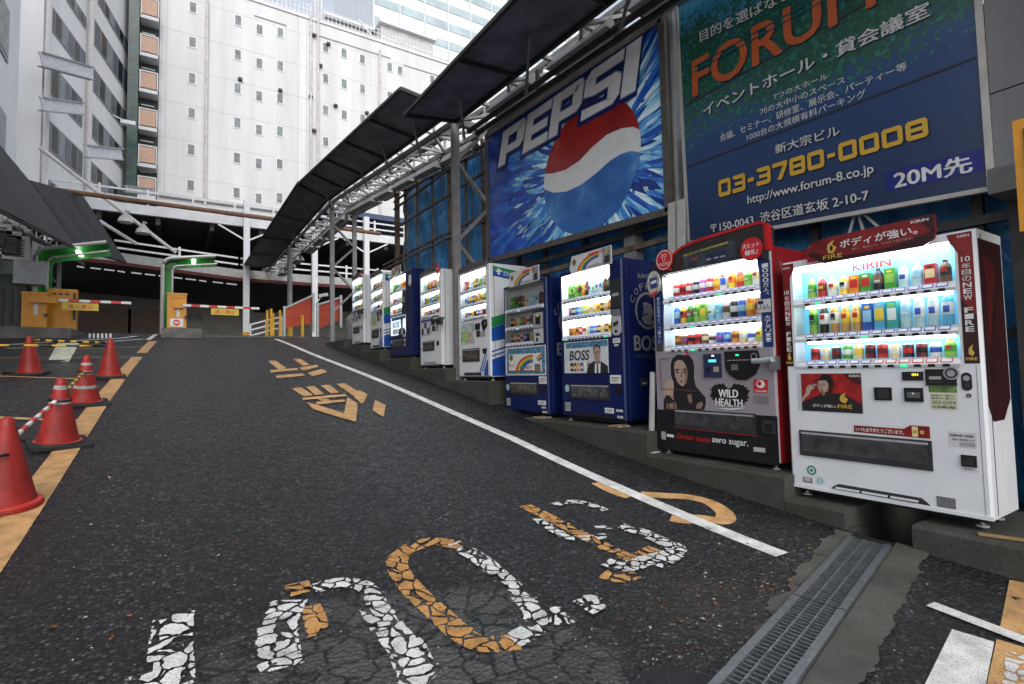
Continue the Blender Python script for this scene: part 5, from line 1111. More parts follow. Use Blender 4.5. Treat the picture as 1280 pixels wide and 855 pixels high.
    c = MB(); lip(c, 1.105, .340, 1.182, .412, BLK, .010); c.poly([(1.115, -.012, .35), (1.172, -.012, .35), (1.172, -.018, .40), (1.115, -.018, .40)], BLK2); c.build('change_tray', t, local=True)
    chute(t, .085, .285, .955, .482)
    c = MB(); c.box((1.206, -.0012, .05), (1.209, -.0004, .975), INKG); c.box((.06, -.0012, .972), (1.15, -.0004, .9745), INKG); c.build('door_seam', t, local=True)
    c = MB(); dpoly(c, [(.30, .060), (.93, .055), (.91, .075), (.88, .098), (.36, .103), (.33, .085)], BLK2, 1)
    for i in range(3): c.box((.34 + .18 * i, -.012, .066), (.50 + .18 * i, -.002, .078), WHITE_B)
    c.box((-.002, -.012, .028), (1.247, -.0015, .050), WHITE_B); c.build('kick_grille', t, local=True)
    c = MB(); c.poly([(1.2465, .03, 1.77), (1.2465, .445, 1.77), (1.2465, .445, .75), (1.2465, .30, .62), (1.2465, .10, .62), (1.2465, .03, .72)], CRIM_D)
    c.poly([(1.247, .10, 1.70), (1.247, .30, 1.60), (1.247, .20, 1.30), (1.247, .12, 1.05)], M((.09, .006, .007), .4)); c.build('side_print', t, local=True)
white_red()

# 2. red and black machine with the hooded woman
def red_black():
    W = 1.30
    r1 = 'c:r:w:w c:r:dr:w c:r:w:w c:k:s:r c:p:w:w c:r:w:y c:o:y:w p:w:b:r b:y:o:w b:r:o:w b:lg:g:w b:w:cr:w'
    r2 = 'b:b:lb:lb b:y:r:w b:g:br:w b:lg:g:w p:lg:y:g b:lb:w:w b:lb:c:w c:w:br:w c:k:w:w c:b:lb:w c:o:y:r c:o:br:w'
    r3 = 'c:br:o:w c:br:p:w c:r:k:w c:r:dr:w c:br:cr:w c:w:br:r c:b:p:w c:b:lb:w c:o:br:w c:cr:w:o c:w:b:k b:lg:y:y'
    t = machine('vending_machine', 'red and black drink machine with a hooded woman printed below its lit shelves', 3.80, .56, W, 1.84, .70, COKE_G, (.14, .99, 1.19, 1.765),
                [(1.495, r1, .165, .21, 1.16, 0), (1.225, r2, .20, .21, 1.17, 0), (1.005, r3, .13, .21, 1.17, 6)], side=RED_B, recess=.13)
    h = MB()   # dark curved hood outlined in red
    out = [(.03, 1.70), (.115, 1.74), (.19, 1.775), (.62, 1.775), (1.19, 1.765), (1.285, 1.72), (1.29, 2.00), (1.25, 2.035), (1.10, 2.035), (.85, 2.03), (.62, 2.02), (.42, 1.99), (.30, 1.93), (.10, 1.93), (.03, 1.90)]
    DKH = M((.028, .022, .022), .35, var=.2); h.prism([(u, -.03, v) for u, v in out], (0, .12, 0), DKH)
    rb = [(.22, 1.925), (.30, 1.945), (.42, 2.0), (.62, 2.03), (.85, 2.038), (1.10, 2.045), (1.24, 2.045), (1.28, 2.02), (1.288, 1.80)]
    for a, b_ in zip(rb[:-1], rb[1:]): h.bar((a[0], .0, a[1]), (b_[0], .0, b_[1]), .075, .026, M((.42, .010, .013), .3))
    h.build('hood', t, local=True)
    e = -.0315; H2 = MB()
    def hq(pts, m_, k=0): H2.poly([(u, e - .0012 * k, v) for u, v in pts], m_)
    def ht(s_, a, b_, c_, d_, m_, bo=.02, k=3): letter(H2, s_, [(a, e - .0012 * k, b_), (c_, e - .0012 * k, b_), (c_, e - .0012 * k, d_), (a, e - .0012 * k, d_)], m_, bo)
    hq([(.43, 1.785), (1.0, 1.785), (1.0, 1.955), (.43, 1.93)], M((.05, .06, .075), .3, var=.4, scale=6)); hq([(.34, 1.78), (.42, 1.78), (.42, 1.945), (.34, 1.93)], M((.05, .025, .02), .3, var=.4, scale=20))
    hq([(.44, 1.905), (.93, 1.932), (.93, 1.952), (.44, 1.927)], M((.30, .26, .06), .5), 1); ht('大阪の夏を楽しもう! キャンペーン', .46, 1.912, .91, 1.940, INK, .02, 2); ht('NEW', .53, 1.85, .60, 1.875, M((.55, .05, .03), .4), .03)
    for u in (.72, .80, .87): hq([(u - .03, 1.80), (u + .03, 1.80), (u + .034, 1.86), (u + .02, 1.885), (u - .02, 1.885), (u - .034, 1.86)], M((.02, .03, .07), .3), 1); hq([(u - .026, 1.82), (u + .026, 1.82), (u + .026, 1.835), (u - .026, 1.835)], M((.28, .30, .34), .3), 2)
    H2.build('hood_print', t, local=True)
    for (u, v, r, y, lb) in ((.21, 1.915, .105, -.05, 'round red question badge'), (1.155, 1.835, .10, -.045, 'round red thank-you badge')):
        d = MB(); pr = [(u + r * math.cos(a), y, v + r * math.sin(a)) for a in np.linspace(0, 2 * math.pi, 32, endpoint=False)]; d.prism(pr, (0, .012, 0), M((.50, .015, .02), .35)); k = (-.05 - y) / 1
        if u < .5:
            d.poly([(u + .02, y, v - r + .005), (u + .07, y, v - r + .03), (u + .10, y, v - r - .02)], M((.50, .015, .02), .35))
            n = 28
            for i in range(n):
                a, b_ = 2 * math.pi * i / n, 2 * math.pi * (i + 1) / n; d.poly([(u + q_ * math.cos(w_), y - .0012, v + q_ * math.sin(w_)) for q_, w_ in ((.090, a), (.097, a), (.097, b_), (.090, b_))], PAPER)
            for s_, vb, wd in (('DO', .025, .035), ('U', -.018, .016), ('KNOW?', -.062, .072)): letter(d, s_, [(u - wd, y - .0015, v + vb), (u + wd, y - .0015, v + vb), (u + wd, y - .0015, v + vb + .036), (u - wd, y - .0015, v + vb + .036)], PAPER, .0)
        else:
            for s_, vb, wd in (('大ヒット', .008, .078), ('御礼!', -.052, .06)): letter(d, s_, [(u - wd, y - .0015, v + vb), (u + wd, y - .0015, v + vb), (u + wd, y - .0015, v + vb + .045), (u - wd, y - .0015, v + vb + .045)], PAPER, .03)
        o = d.build('badge', t, local=True); o['label'] = lb
    d = MB(); u, v = .075, 1.70; d.prism([(u + .085 * math.cos(a), -.062, v + .125 * math.sin(a)) for a in np.linspace(0, 2 * math.pi, 24, endpoint=False)], (0, .01, 0), M((.42, .42, .36), .4, var=.3, scale=14)); d.poly([(u - .04, -.0632, v - .06), (u + .055, -.0632, v - .045), (u + .045, -.0632, v + .06), (u - .05, -.0632, v + .05)], M((.03, .05, .16), .4)); d.poly([(u - .03, -.0640, v - .01), (u + .04, -.0640, v + .0), (u + .038, -.0640, v + .03), (u - .032, -.0640, v + .02)], PAPER); d.poly([(u - .05, -.0634, v - .14), (u + .05, -.0634, v - .11), (u + .05, -.0634, v - .08), (u - .05, -.0634, v - .11)], M((.5, .02, .02), .4)); o = d.build('badge', t, local=True); o['label'] = 'pale oval badge with a dark can'
    s = MB(); NV = M((.012, .03, .13), .35); dpoly(s, [(.03, 1.0), (.118, 1.0), (.15, 1.50), (.13, 1.62), (.03, 1.62)], NV, 1); dpoly(s, [(1.205, .99), (1.292, .99), (1.292, 1.72), (1.20, 1.755), (1.17, 1.765), (1.20, 1.6)], NV, 1)
    vtx(s, '1000万人、', 1.222, 1.275, 1.41, 1.70, PAPER, .03); vtx(s, '大アタリ!!', 1.225, 1.278, 1.03, 1.26, PAPER, .03); vtx(s, '夢の応募券が、コーラに', .06, .095, 1.08, 1.56, M((.5, .5, .5), .5), .02); dec(s, .035, 1.0, .115, 1.07, M((.06, .045, .03), .5), 2); build_pieces(s, 'side_strip', t, [(-1, 0, .6, 3)])
    s = MB(); dec(s, 1.165, 1.285, 1.285, 1.395, M((.55, .55, .55), .5), 3)
    for i in range(7): dec(s, 1.175 + .015 * i, 1.30 + .01 * (i % 3), 1.186 + .015 * i, 1.33 + .02 * (i % 2), INKG, 4)
    dec(s, 1.172, 1.355, 1.22, 1.385, INK, 4); s.build('notice', t, local=True)
    # lower front: black base, woman, burst, writing
    p = MB(); dec(p, .004, .012, 1.296, .408, BLK, 1); dec(p, 1.10, .012, 1.296, .416, BLK, 1.5)
    Q = lambda x, y: (3.80 - wx(800 + x / 5.03, 425 + y / 5.03, 4.2)[1], wx(800 + x / 5.03, 425 + y / 5.03, 4.2)[2] - .56)
    PP = lambda l, m_, k: dpoly(p, [Q(*q_) for q_ in l], m_, k)
    PP([(195, 210), (195, 150), (205, 115), (235, 92), (275, 85), (310, 95), (335, 130), (342, 180), (340, 240), (352, 290), (385, 330), (412, 360), (415, 400), (405, 440), (150, 440), (150, 380), (165, 345), (180, 340), (215, 310), (205, 250)], M((.014, .012, .013), .5), 2)
    PP([(215, 170), (220, 140), (240, 125), (268, 128), (290, 160), (300, 190), (300, 235), (292, 270), (275, 290), (258, 288), (235, 262), (222, 225)], SKIN, 3)
    PP([(290, 160), (300, 190), (300, 235), (292, 270), (275, 290), (283, 250), (285, 200)], SKIN_D, 3.5)
    PP([(155, 290), (170, 255), (195, 245), (212, 255), (215, 300), (210, 350), (218, 400), (205, 430), (185, 400), (165, 370), (152, 345)], SKIN, 4); PP([(165, 345), (190, 350), (215, 380), (232, 410), (240, 432), (225, 436), (205, 405), (190, 395), (180, 436), (160, 436), (155, 390)], M((.02, .016, .016), .5), 5)
    for i in range(4): PP([(168 + 17 * i, 400 - 3 * i), (177 + 17 * i, 398 - 3 * i), (184 + 17 * i, 432), (173 + 17 * i, 434)], SKIN_D, 6)
    PP([(300, 345), (325, 340), (330, 390), (315, 400), (303, 370)], SKIN_D, 4); PP([(360, 400), (390, 385), (400, 405), (385, 432), (355, 432)], SKIN_D, 4)
    PP([(222, 190), (232, 180), (250, 185), (250, 191), (236, 190), (226, 197)], HAIR, 5); PP([(268, 185), (282, 178), (296, 186), (294, 192), (280, 188)], HAIR, 5)
    PP([(228, 204), (238, 198), (250, 204), (240, 209)], HAIR, 5); PP([(270, 203), (281, 196), (293, 202), (282, 208)], HAIR, 5); PP([(258, 200), (266, 200), (271, 232), (255, 234)], SKIN_D, 4.5); PP([(250, 258), (262, 253), (276, 258), (264, 270)], M((.26, .06, .05), .4), 5)
    FR = M((.16, .05, .06), .5)
    for a, b_ in (((128, 120), (195, 112)), ((128, 120), (137, 305)), ((137, 305), (360, 322))): A, B = Q(*a), Q(*b_); p.bar((A[0], -.0085, A[1]), (B[0], -.0085, B[1]), .001, .006, FR)
    cxh, cyh = Q(562, 348); n = 44; pts = []
    for i in range(n):
        a = 2 * math.pi * i / n; r = 1.0 if i % 2 else .86; bx_ = .205 * r * math.cos(a); by_ = .105 * r * math.sin(a); by_ -= .045 * max(0, 1 - abs(bx_) / .05) if math.sin(a) > 0 else 0; by_ += .035 * abs(math.cos(a)) if math.sin(a) > 0 else 0; pts.append((cxh + bx_, cyh + by_))
    c0 = (cxh, cyh - .03)
    for i in range(n): dpoly(p, [c0, pts[i], pts[(i + 1) % n]], BLK, 3)
    WL = lambda s_, bl, br, tr, tl, m_, bo: letter(p, s_, [(Q(*q_)[0], -.006, Q(*q_)[1]) for q_ in (bl, br, tr, tl)], m_, bo)
    WL('WILD', (498, 360), (618, 362), (618, 314), (496, 310), PAPER, .05); WL('HEALTH', (478, 412), (646, 420), (646, 376), (478, 366), PAPER, .05); PP([(480, 428), (580, 440), (655, 430), (660, 424), (575, 430)], PAPER, 4)
    WL('Great taste', (235, 616), (444, 645), (444, 612), (235, 583), M((.42, .012, .012), .4), .035); WL('zero sugar.', (455, 652), (682, 682), (682, 640), (455, 616), PAPER, .03)
    PP([(716, 247), (805, 250), (805, 335), (716, 330)], M((.46, .015, .02), .4), 3); x, y = Q(760, 282); disc(p, x, y + .006, .040, PAPER, 4, ry=.034); disc(p, x - .01, y + .012, .020, M((.46, .015, .02), .4), 5); WL('Cmode', (725, 326), (800, 329), (800, 314), (725, 311), PAPER, .03)
    PP([(715, 345), (810, 350), (810, 405), (715, 398)], M((.17, .155, .16), .5), 2); PP([(715, 672), (790, 680), (790, 708), (715, 700)], M((.42, .40, .40), .5), 3); PP([(135, 573), (163, 577), (165, 628), (137, 622)], GREYP, 3); PP([(170, 590), (215, 596), (215, 614), (170, 607)], PAPER, 3); PP([(244, 70), (340, 72), (340, 98), (244, 92)], M((.42, .40, .42), .5, var=.5, scale=30), 3); PP([(290, 72), (305, 72), (305, 95), (290, 93)], M((.5, .03, .03), .4), 4); PP([(363, 74), (383, 74), (383, 92), (363, 90)], M((.1, .35, .5), .4), 4)
    p.build('front_print', t, local=True)
    c = MB(); lip(c, .607, .737, .792, .952, M((.025, .03, .075), .35), .016); lip(c, .665, .875, .745, .90, EM((.05, .45, .38), 1.0), .018); lip(c, .70, .93, .725, .94, EM((.8, .8, .85), 1.5), .018); lip(c, .715, .785, .77, .835, M((.35, .28, .22), .4), .018); disc(c, .66, .812, .02, BLK, 16); c.build('card_reader', t, local=True)
    c = MB(); out = [(.83, .968), (1.15, .968), (1.165, .92), (1.165, .84), (1.12, .76), (1.04, .715), (.95, .715), (.87, .76), (.835, .82)]; c.prism([(u, -.014, v) for u, v in out], (0, .0132, 0), BLK); lip(c, .945, .925, .975, .94, GREEN_LED, .016); lip(c, .90, .80, .965, .85, M((.12, .12, .115), .35), .018); disc(c, 1.12, .915, .032, CHROME, 14); disc(c, 1.12, .915, .02, BLK, 15); c.box((.86, -.016, .885), (1.08, -.0142, .890), GREYP); c.build('coin_slot', t, local=True)
    c = MB(); c.tube([(1.13, -.05, .875), (1.22, -.055, .873), (1.30, -.05, .885)], .024, M((.45, .45, .46), .35, .5), 10); c.box((1.27, -.04, .80), (1.345, -.002, .91), CHROME); c.tube([(1.13, -.05, .875), (1.13, 0, .875)], .018, CHROME, 8); c.build('padlock_bar', t, local=True)
    chute(t, .235, .245, 1.105, .425)
    for a, b_ in (((.235, .24), (1.11, .236)),): q_ = MB(); q_.bar((a[0], -.008, a[1]), (b_[0], -.008, b_[1]), .006, .006, M((.3, .02, .02), .5)); q_.build('red_trim', t, local=True)
    c = MB(); lip(c, 1.165, .27, 1.275, .375, BLK2, .010); lip(c, 1.185, .29, 1.255, .35, BLK, .013); c.build('change_tray', t, local=True)
    c = MB()   # ribbon-like white swirl on the red flank
    wv = [(1.3015, .12 + .16 * s_ + .05 * math.sin(s_ * 5), 1.72 - s_ * 1.35) for s_ in np.linspace(0, 1, 24)]
    for a, b_ in zip(wv[:-1], wv[1:]): c.poly([a, b_, (b_[0], b_[1] + .035, b_[2]), (a[0], a[1] + .035, a[2])], M((.20, .10, .10), .5))
    c.build('side_print', t, local=True)
red_black()
br = thing('floor_bracket', (4.17, 3.86, .50), 'slim grey steel bracket holding the red drink machine to the kerb', 'bracket'); b = MB(); b.bar((4.17, 3.86, .53), (4.21, 3.84, 1.35), .03, .05, PALE_ST); b.box((4.1, 3.78, .527), (4.22, 3.93, .537), PALE_ST); b.lathe([(.012, .537, CHROME), (.012, .565, CHROME), (0, .566, None)], (4.13, 3.86, 0), 8); b.build('bar', br)

# 3./4./5. navy coffee machines
def rainbow(p, cx, cy, r0, r1, a0, a1, k, y=None, sx=1.):
    cols = [(.50, .03, .03), (.60, .22, .02), (.62, .50, .03), (.05, .28, .08), (.02, .08, .38), (.16, .05, .28)]; n = 14
    for j, c in enumerate(cols):
        ra, rb = r1 - (r1 - r0) * j / 6, r1 - (r1 - r0) * (j + 1) / 6; m_ = M(c, .4)
        for i in range(n):
            a, b_ = a0 + (a1 - a0) * i / n, a0 + (a1 - a0) * (i + 1) / n
            q_ = [(cx + sx * r * math.cos(w), cy + r * math.sin(w)) for r, w in ((ra, a), (rb, a), (rb, b_), (ra, b_))]
            p.poly([(u, y if y is not None else -.0012 * k, v) for u, v in q_], m_)
def header(t, u0, v0, u1, v1, tilt=.06):
    h = MB(); out = [(u0 + .03, v0), (u1, v0 + .0), (u1, v1), (u0 + .05, v1), (u0, v0 + .06)]; h.prism([(u, -.04, v) for u, v in out], (0, .01, 0), M((.56, .56, .54), .4))
    w, hh = u1 - u0, v1 - v0; y = -.0412
    rainbow(h, u0 + w * .72, v0 - .05 * hh, hh * .58, hh * .93, math.pi * .50, math.pi * .97, 0, y, 2.0); 
    q = lambda pts, m_, k=0: h.poly([(u, y - .0012 * k, v) for u, v in pts], m_)
    q([(u1 - w * .20, v0 + .04 * hh), (u1 - .01, v0 + .04 * hh), (u1 - .01, v1 - .04 * hh), (u1 - w * .20, v1 - .04 * hh)], M((.30, .33, .36), .4, var=.4, scale=12), 1); q([(u1 - w * .15, v0 + .1 * hh), (u1 - .03, v0 + .1 * hh), (u1 - .03, v0 + .5 * hh), (u1 - w * .15, v0 + .5 * hh)], INK, 2)
    rainbow(h, u1 - .01, v0 + .42 * hh, hh * .26, hh * .46, math.pi * .55, math.pi * .95, 0, y - .0024)
    pts = [(u0 + w * .13 + .038 * math.cos(a), v0 + hh * .62 + .038 * math.sin(a)) for a in np.linspace(0, 6.28, 20, endpoint=False)]; q(pts, M((.16, .13, .05), .4), 3)
    letter(h, 'NEW!', [(u0 + w * .50, y - .005, v1 - .30 * hh), (u1 - w * .22, y - .005, v1 - .30 * hh), (u1 - w * .22, y - .005, v1 - .08 * hh), (u0 + w * .50, y - .005, v1 - .08 * hh)], M((.56, .03, .03), .4), .05)
    letter(h, 'RAINBOW MOUNTAIN', [(u0 + w * .45, y - .005, v0 + .06 * hh), (u1 - w * .22, y - .005, v0 + .06 * hh), (u1 - w * .22, y - .005, v0 + .20 * hh), (u0 + w * .45, y - .005, v0 + .20 * hh)], INKG, .02)
    for u in (u0 + .1, u1 - .1): h.box((u, -.03, v0 - .0), (u + .02, .03, v0 + .03), BLK2)
    h.build('header_board', t, local=True)
def emblem(t, W, D):
    """coffee emblem on the flank: head with a pipe in a disc, wording round it"""
    e = MB(); SIL = M((.20, .20, .215), .4); x = W + .0035; P = lambda y, z, k=0: (x + .0012 * k, y, z); cy, cz, R = D * .56, 1.27, .20
    def fpoly(pts, m_, k=0): e.poly([P(a, b_, k) for a, b_ in pts], m_)
    fpoly([(cy + R * math.cos(a), cz + R * 1.08 * math.sin(a)) for a in np.linspace(0, 6.28, 40, endpoint=False)], SIL)
    fpoly([(cy + .17 * math.cos(a), cz + .185 * math.sin(a)) for a in np.linspace(0, 6.28, 40, endpoint=False)], NAVY_B, 1)
    fpoly([(cy - .10, cz - .10), (cy - .06, cz + .02), (cy - .08, cz + .08), (cy - .03, cz + .14), (cy + .06, cz + .13), (cy + .10, cz + .06), (cy + .09, cz - .04), (cy + .05, cz - .08), (cy + .12, cz - .14), (cy + .02, cz - .17), (cy - .06, cz - .15)], SIL, 2)
    fpoly([(cy - .03, cz + .145), (cy + .06, cz + .135), (cy + .105, cz + .06), (cy + .085, cz + .0), (cy + .06, cz + .07), (cy - .02, cz + .10), (cy - .075, cz + .085)], NAVY_B, 3); fpoly([(cy - .03, cz + .045), (cy + .0, cz + .05), (cy + .0, cz + .035), (cy - .03, cz + .03)], NAVY_B, 3); fpoly([(cy - .05, cz - .035), (cy + .0, cz - .03), (cy - .0, cz - .045), (cy - .05, cz - .05)], NAVY_B, 3)
    fpoly([(cy - .14, cz - .06), (cy - .05, cz - .045), (cy - .05, cz - .06), (cy - .12, cz - .075), (cy - .12, cz - .12), (cy - .16, cz - .12), (cy - .16, cz - .06)], NAVY_B, 3)
    def ft(s_, y0, y1, z0, z1, m_, bo): letter(e, s_, [P(y0, z0, 2), P(y1, z0, 2), P(y1, z1, 2), P(y0, z1, 2)], m_, bo)
    for i, ch in enumerate('COFFEE'):
        a = math.pi * (.86 - .125 * i); r0, r1 = R * 1.16, R * 1.50; w = .16
        letter(e, ch, [P(cy + r0 * math.cos(a + w * .9), cz + r0 * 1.08 * math.sin(a + w * .9), 2), P(cy + r0 * math.cos(a - w * .9), cz + r0 * 1.08 * math.sin(a - w * .9), 2), P(cy + r1 * math.cos(a - w * .7), cz + r1 * 1.08 * math.sin(a - w * .7), 2), P(cy + r1 * math.cos(a + w * .7), cz + r1 * 1.08 * math.sin(a + w * .7), 2)], SIL, .03)
    ft('BOSS', cy - .23, cy + .24, cz - .46, cz - .29, SIL, .045); ft('SUNTORY', cy - .15, cy + .18, cz + .37, cz + .42, SIL, .02); ft("THE BOSS OF THEM ALL SINCE 1992", cy - .22, cy + .24, cz - .54, cz - .51, M((.09, .09, .11), .5), .01)
    e.build('flank_emblem', t, local=True)
    g = MB(); g.box((W, D * .35, .40), (W + .01, D * .50, .50), BLK2); g.box((W + .0101, D * .38, .43), (W + .013, D * .47, .45), GREYP); g.build('side_vent', t, local=True)
def man_poster(t, u0, v0, u1, v1, lit=False):
    p = MB(); w, h = u1 - u0, v1 - v0; U = lambda a, b_: (u0 + a * w, v0 + b_ * h)
    dec(p, u0, v0, u1, v1, M((.58, .60, .62), .4) if not lit else EM((.65, .80, .92), .55), 1); dpoly(p, [U(.05, .80), U(.99, .80), U(.99, .98), U(.05, .98)], M((.10, .24, .36), .4, var=.6, scale=24), 2)
    letter(p, 'BOSS', [(U(.13, .40)[0], -.005, U(.13, .40)[1]), (U(.60, .40)[0], -.005, U(.60, .40)[1]), (U(.60, .72)[0], -.005, U(.60, .72)[1]), (U(.13, .72)[0], -.005, U(.13, .72)[1])], INK, .02, .15)
    for i, m_ in enumerate(('k', 'br', 'o', 'b', 'w')): dpoly(p, [U(.15 + .08 * i, .06), U(.215 + .08 * i, .06), U(.215 + .08 * i, .33), U(.15 + .08 * i, .33)], PM[m_], 3); dpoly(p, [U(.16 + .08 * i, .14), U(.205 + .08 * i, .14), U(.205 + .08 * i, .22), U(.16 + .08 * i, .22)], PM['cr'], 4)
    rainbow(p, U(.60, .22)[0], U(.6, .22)[1], .02, .055, math.pi * .5, math.pi, 5)
    dpoly(p, [U(.53, .0), U(.99, .0), U(.99, .20), U(.88, .32), U(.83, .36), U(.70, .36), U(.60, .28), U(.55, .16)], M((.02, .02, .024), .5), 5); dpoly(p, [U(.71, .0), U(.83, .0), U(.84, .34), U(.72, .34)], PAPER, 6); dpoly(p, [U(.755, .0), U(.79, .0), U(.785, .28), U(.76, .28)], INK, 7)
    dpoly(p, [U(.72, .36), U(.72, .30), U(.78, .25), U(.83, .30), U(.83, .38)], SKIN_D, 7); dpoly(p, [U(.70, .60), U(.705, .46), U(.735, .36), U(.775, .33), U(.815, .37), U(.84, .46), U(.845, .60), U(.845, .74), U(.81, .82), U(.74, .82), U(.70, .73)], SKIN, 8)
    dpoly(p, [U(.695, .62), U(.69, .75), U(.73, .86), U(.80, .87), U(.85, .79), U(.85, .62), U(.835, .72), U(.80, .79), U(.74, .79), U(.71, .72)], M((.06, .05, .045), .6), 9)
    for a in (.735, .795): dpoly(p, [U(a - .02, .60), U(a, .585), U(a + .02, .60), U(a, .612)], HAIR, 9); dpoly(p, [U(a - .026, .645), U(a + .026, .65), U(a + .026, .635), U(a - .026, .628)], HAIR, 9)
    dpoly(p, [U(.765, .60), U(.755, .50), U(.788, .50)], SKIN_D, 9); dpoly(p, [U(.742, .44), U(.80, .44), U(.79, .425), U(.75, .425)], M((.16, .05, .04), .5), 9)
    p.build('poster', t, local=True)
def stickers(t, spec):
    for u0, v0, u1, v1, m_ in spec:
        s = MB(); dec(s, u0, v0, u1, v1, m_, 2); dec(s, u0 + .15 * (u1 - u0), v0 + .55 * (v1 - v0), u1 - .15 * (u1 - u0), v0 + .72 * (v1 - v0), INKG, 3); dec(s, u0 + .15 * (u1 - u0), v0 + .25 * (v1 - v0), u1 - .3 * (u1 - u0), v0 + .38 * (v1 - v0), INKG, 3)
        s.build('sticker', t, local=True)
def rsq(t, u, v, r):
    b = MB(); disc(b, u, v, r, M((.35, .50, .42), .5), 2, ry=r * 1.05); ring(b, u, v, r * .5, r * .62, M((.05, .25, .15), .5), 3); b.build('round_sticker', t, local=True)

def navy_boss():
    W = 1.13
    r1 = 'b:g:lg:w b:g:lg:g b:lg:g:w b:g:k:w b:o:y:w b:k:br:k b:cl:w:lb b:lb:w:w b:cl:w:lb b:w:lb:w b:k:br:w b:k:k:w'
    r2 = 'c:b:o:w c:k:w:b c:b:lb:y c:c:w:b c:lg:w:g c:y:w:o c:w:y:w c:y:w:y c:y:o:w c:k:y:w c:y:w:k b:br:o:y'
    r3 = 'c:br:o:k c:o:y:k c:o:br:k c:r:w:r c:w:r:w c:cr:w:y c:b:lb:w c:b:w:b c:k:cr:w c:cr:y:w c:br:cr:w c:y:br:w'
    t = machine('vending_machine', 'navy coffee machine with brightest white shelves and a suited man on its poster', 5.37, .78, W, 1.855, .70, NAVY_B, (.05, .985, .94, 1.80),
                [(1.465, r1, .20, None, None, 0), (1.245, r2, .135, None, None, 0), (.995, r3, .13, None, None, 0)], recess=.12, panel=EM((1, .99, .93), .75), tube=True)
    header(t, .27, 1.80, 1.02, 2.01); emblem(t, W, .70); man_poster(t, .075, .565, .885, .952)
    c = MB(); lip(c, .955, 1.30, 1.115, 1.62, BLK2, .014); lip(c, .985, 1.43, 1.09, 1.46, GREYP, .016); lip(c, .97, 1.19, 1.09, 1.28, M((.16, .16, .17), .4), .012); c.prism([(u, -.013, v) for u, v in ((.975, 1.20), (.965, 1.02), (1.0, .985), (1.07, .985), (1.105, 1.02), (1.10, 1.20))], (0, .0122, 0), M((.42, .42, .42), .4)); 
    dpoly(c, [(.985, 1.13), (1.06, 1.15), (1.08, 1.12), (1.04, 1.09), (.99, 1.08)], INK, 12); disc(c, 1.03, 1.03, .022, INK, 12); c.build('coin_slot', t, local=True)
    stickers(t, [(.90, .445, 1.075, .54, PAPER), (.965, .90, 1.08, .955, PAPER), (.985, .865, 1.05, .885, PAPER), (.80, .105, .95, .165, PAPER), (.985, .13, 1.09, .155, PAPER), (1.0, .06, 1.09, .085, PAPER), (.07, .09, .18, .20, GREYP)])
    rsq(t, .12, .375, .045); chute(t, .195, .25, .895, .43, M((.10, .10, .105), .2, var=.5, scale=10, spec=.7)); c = MB(); lip(c, 1.0, .335, 1.09, .42, BLK, .010); c.build('change_tray', t, local=True); c = MB(); dec(c, .25, .045, .93, .085, BLK, 1); c.build('kick_grille', t, local=True)
navy_boss()
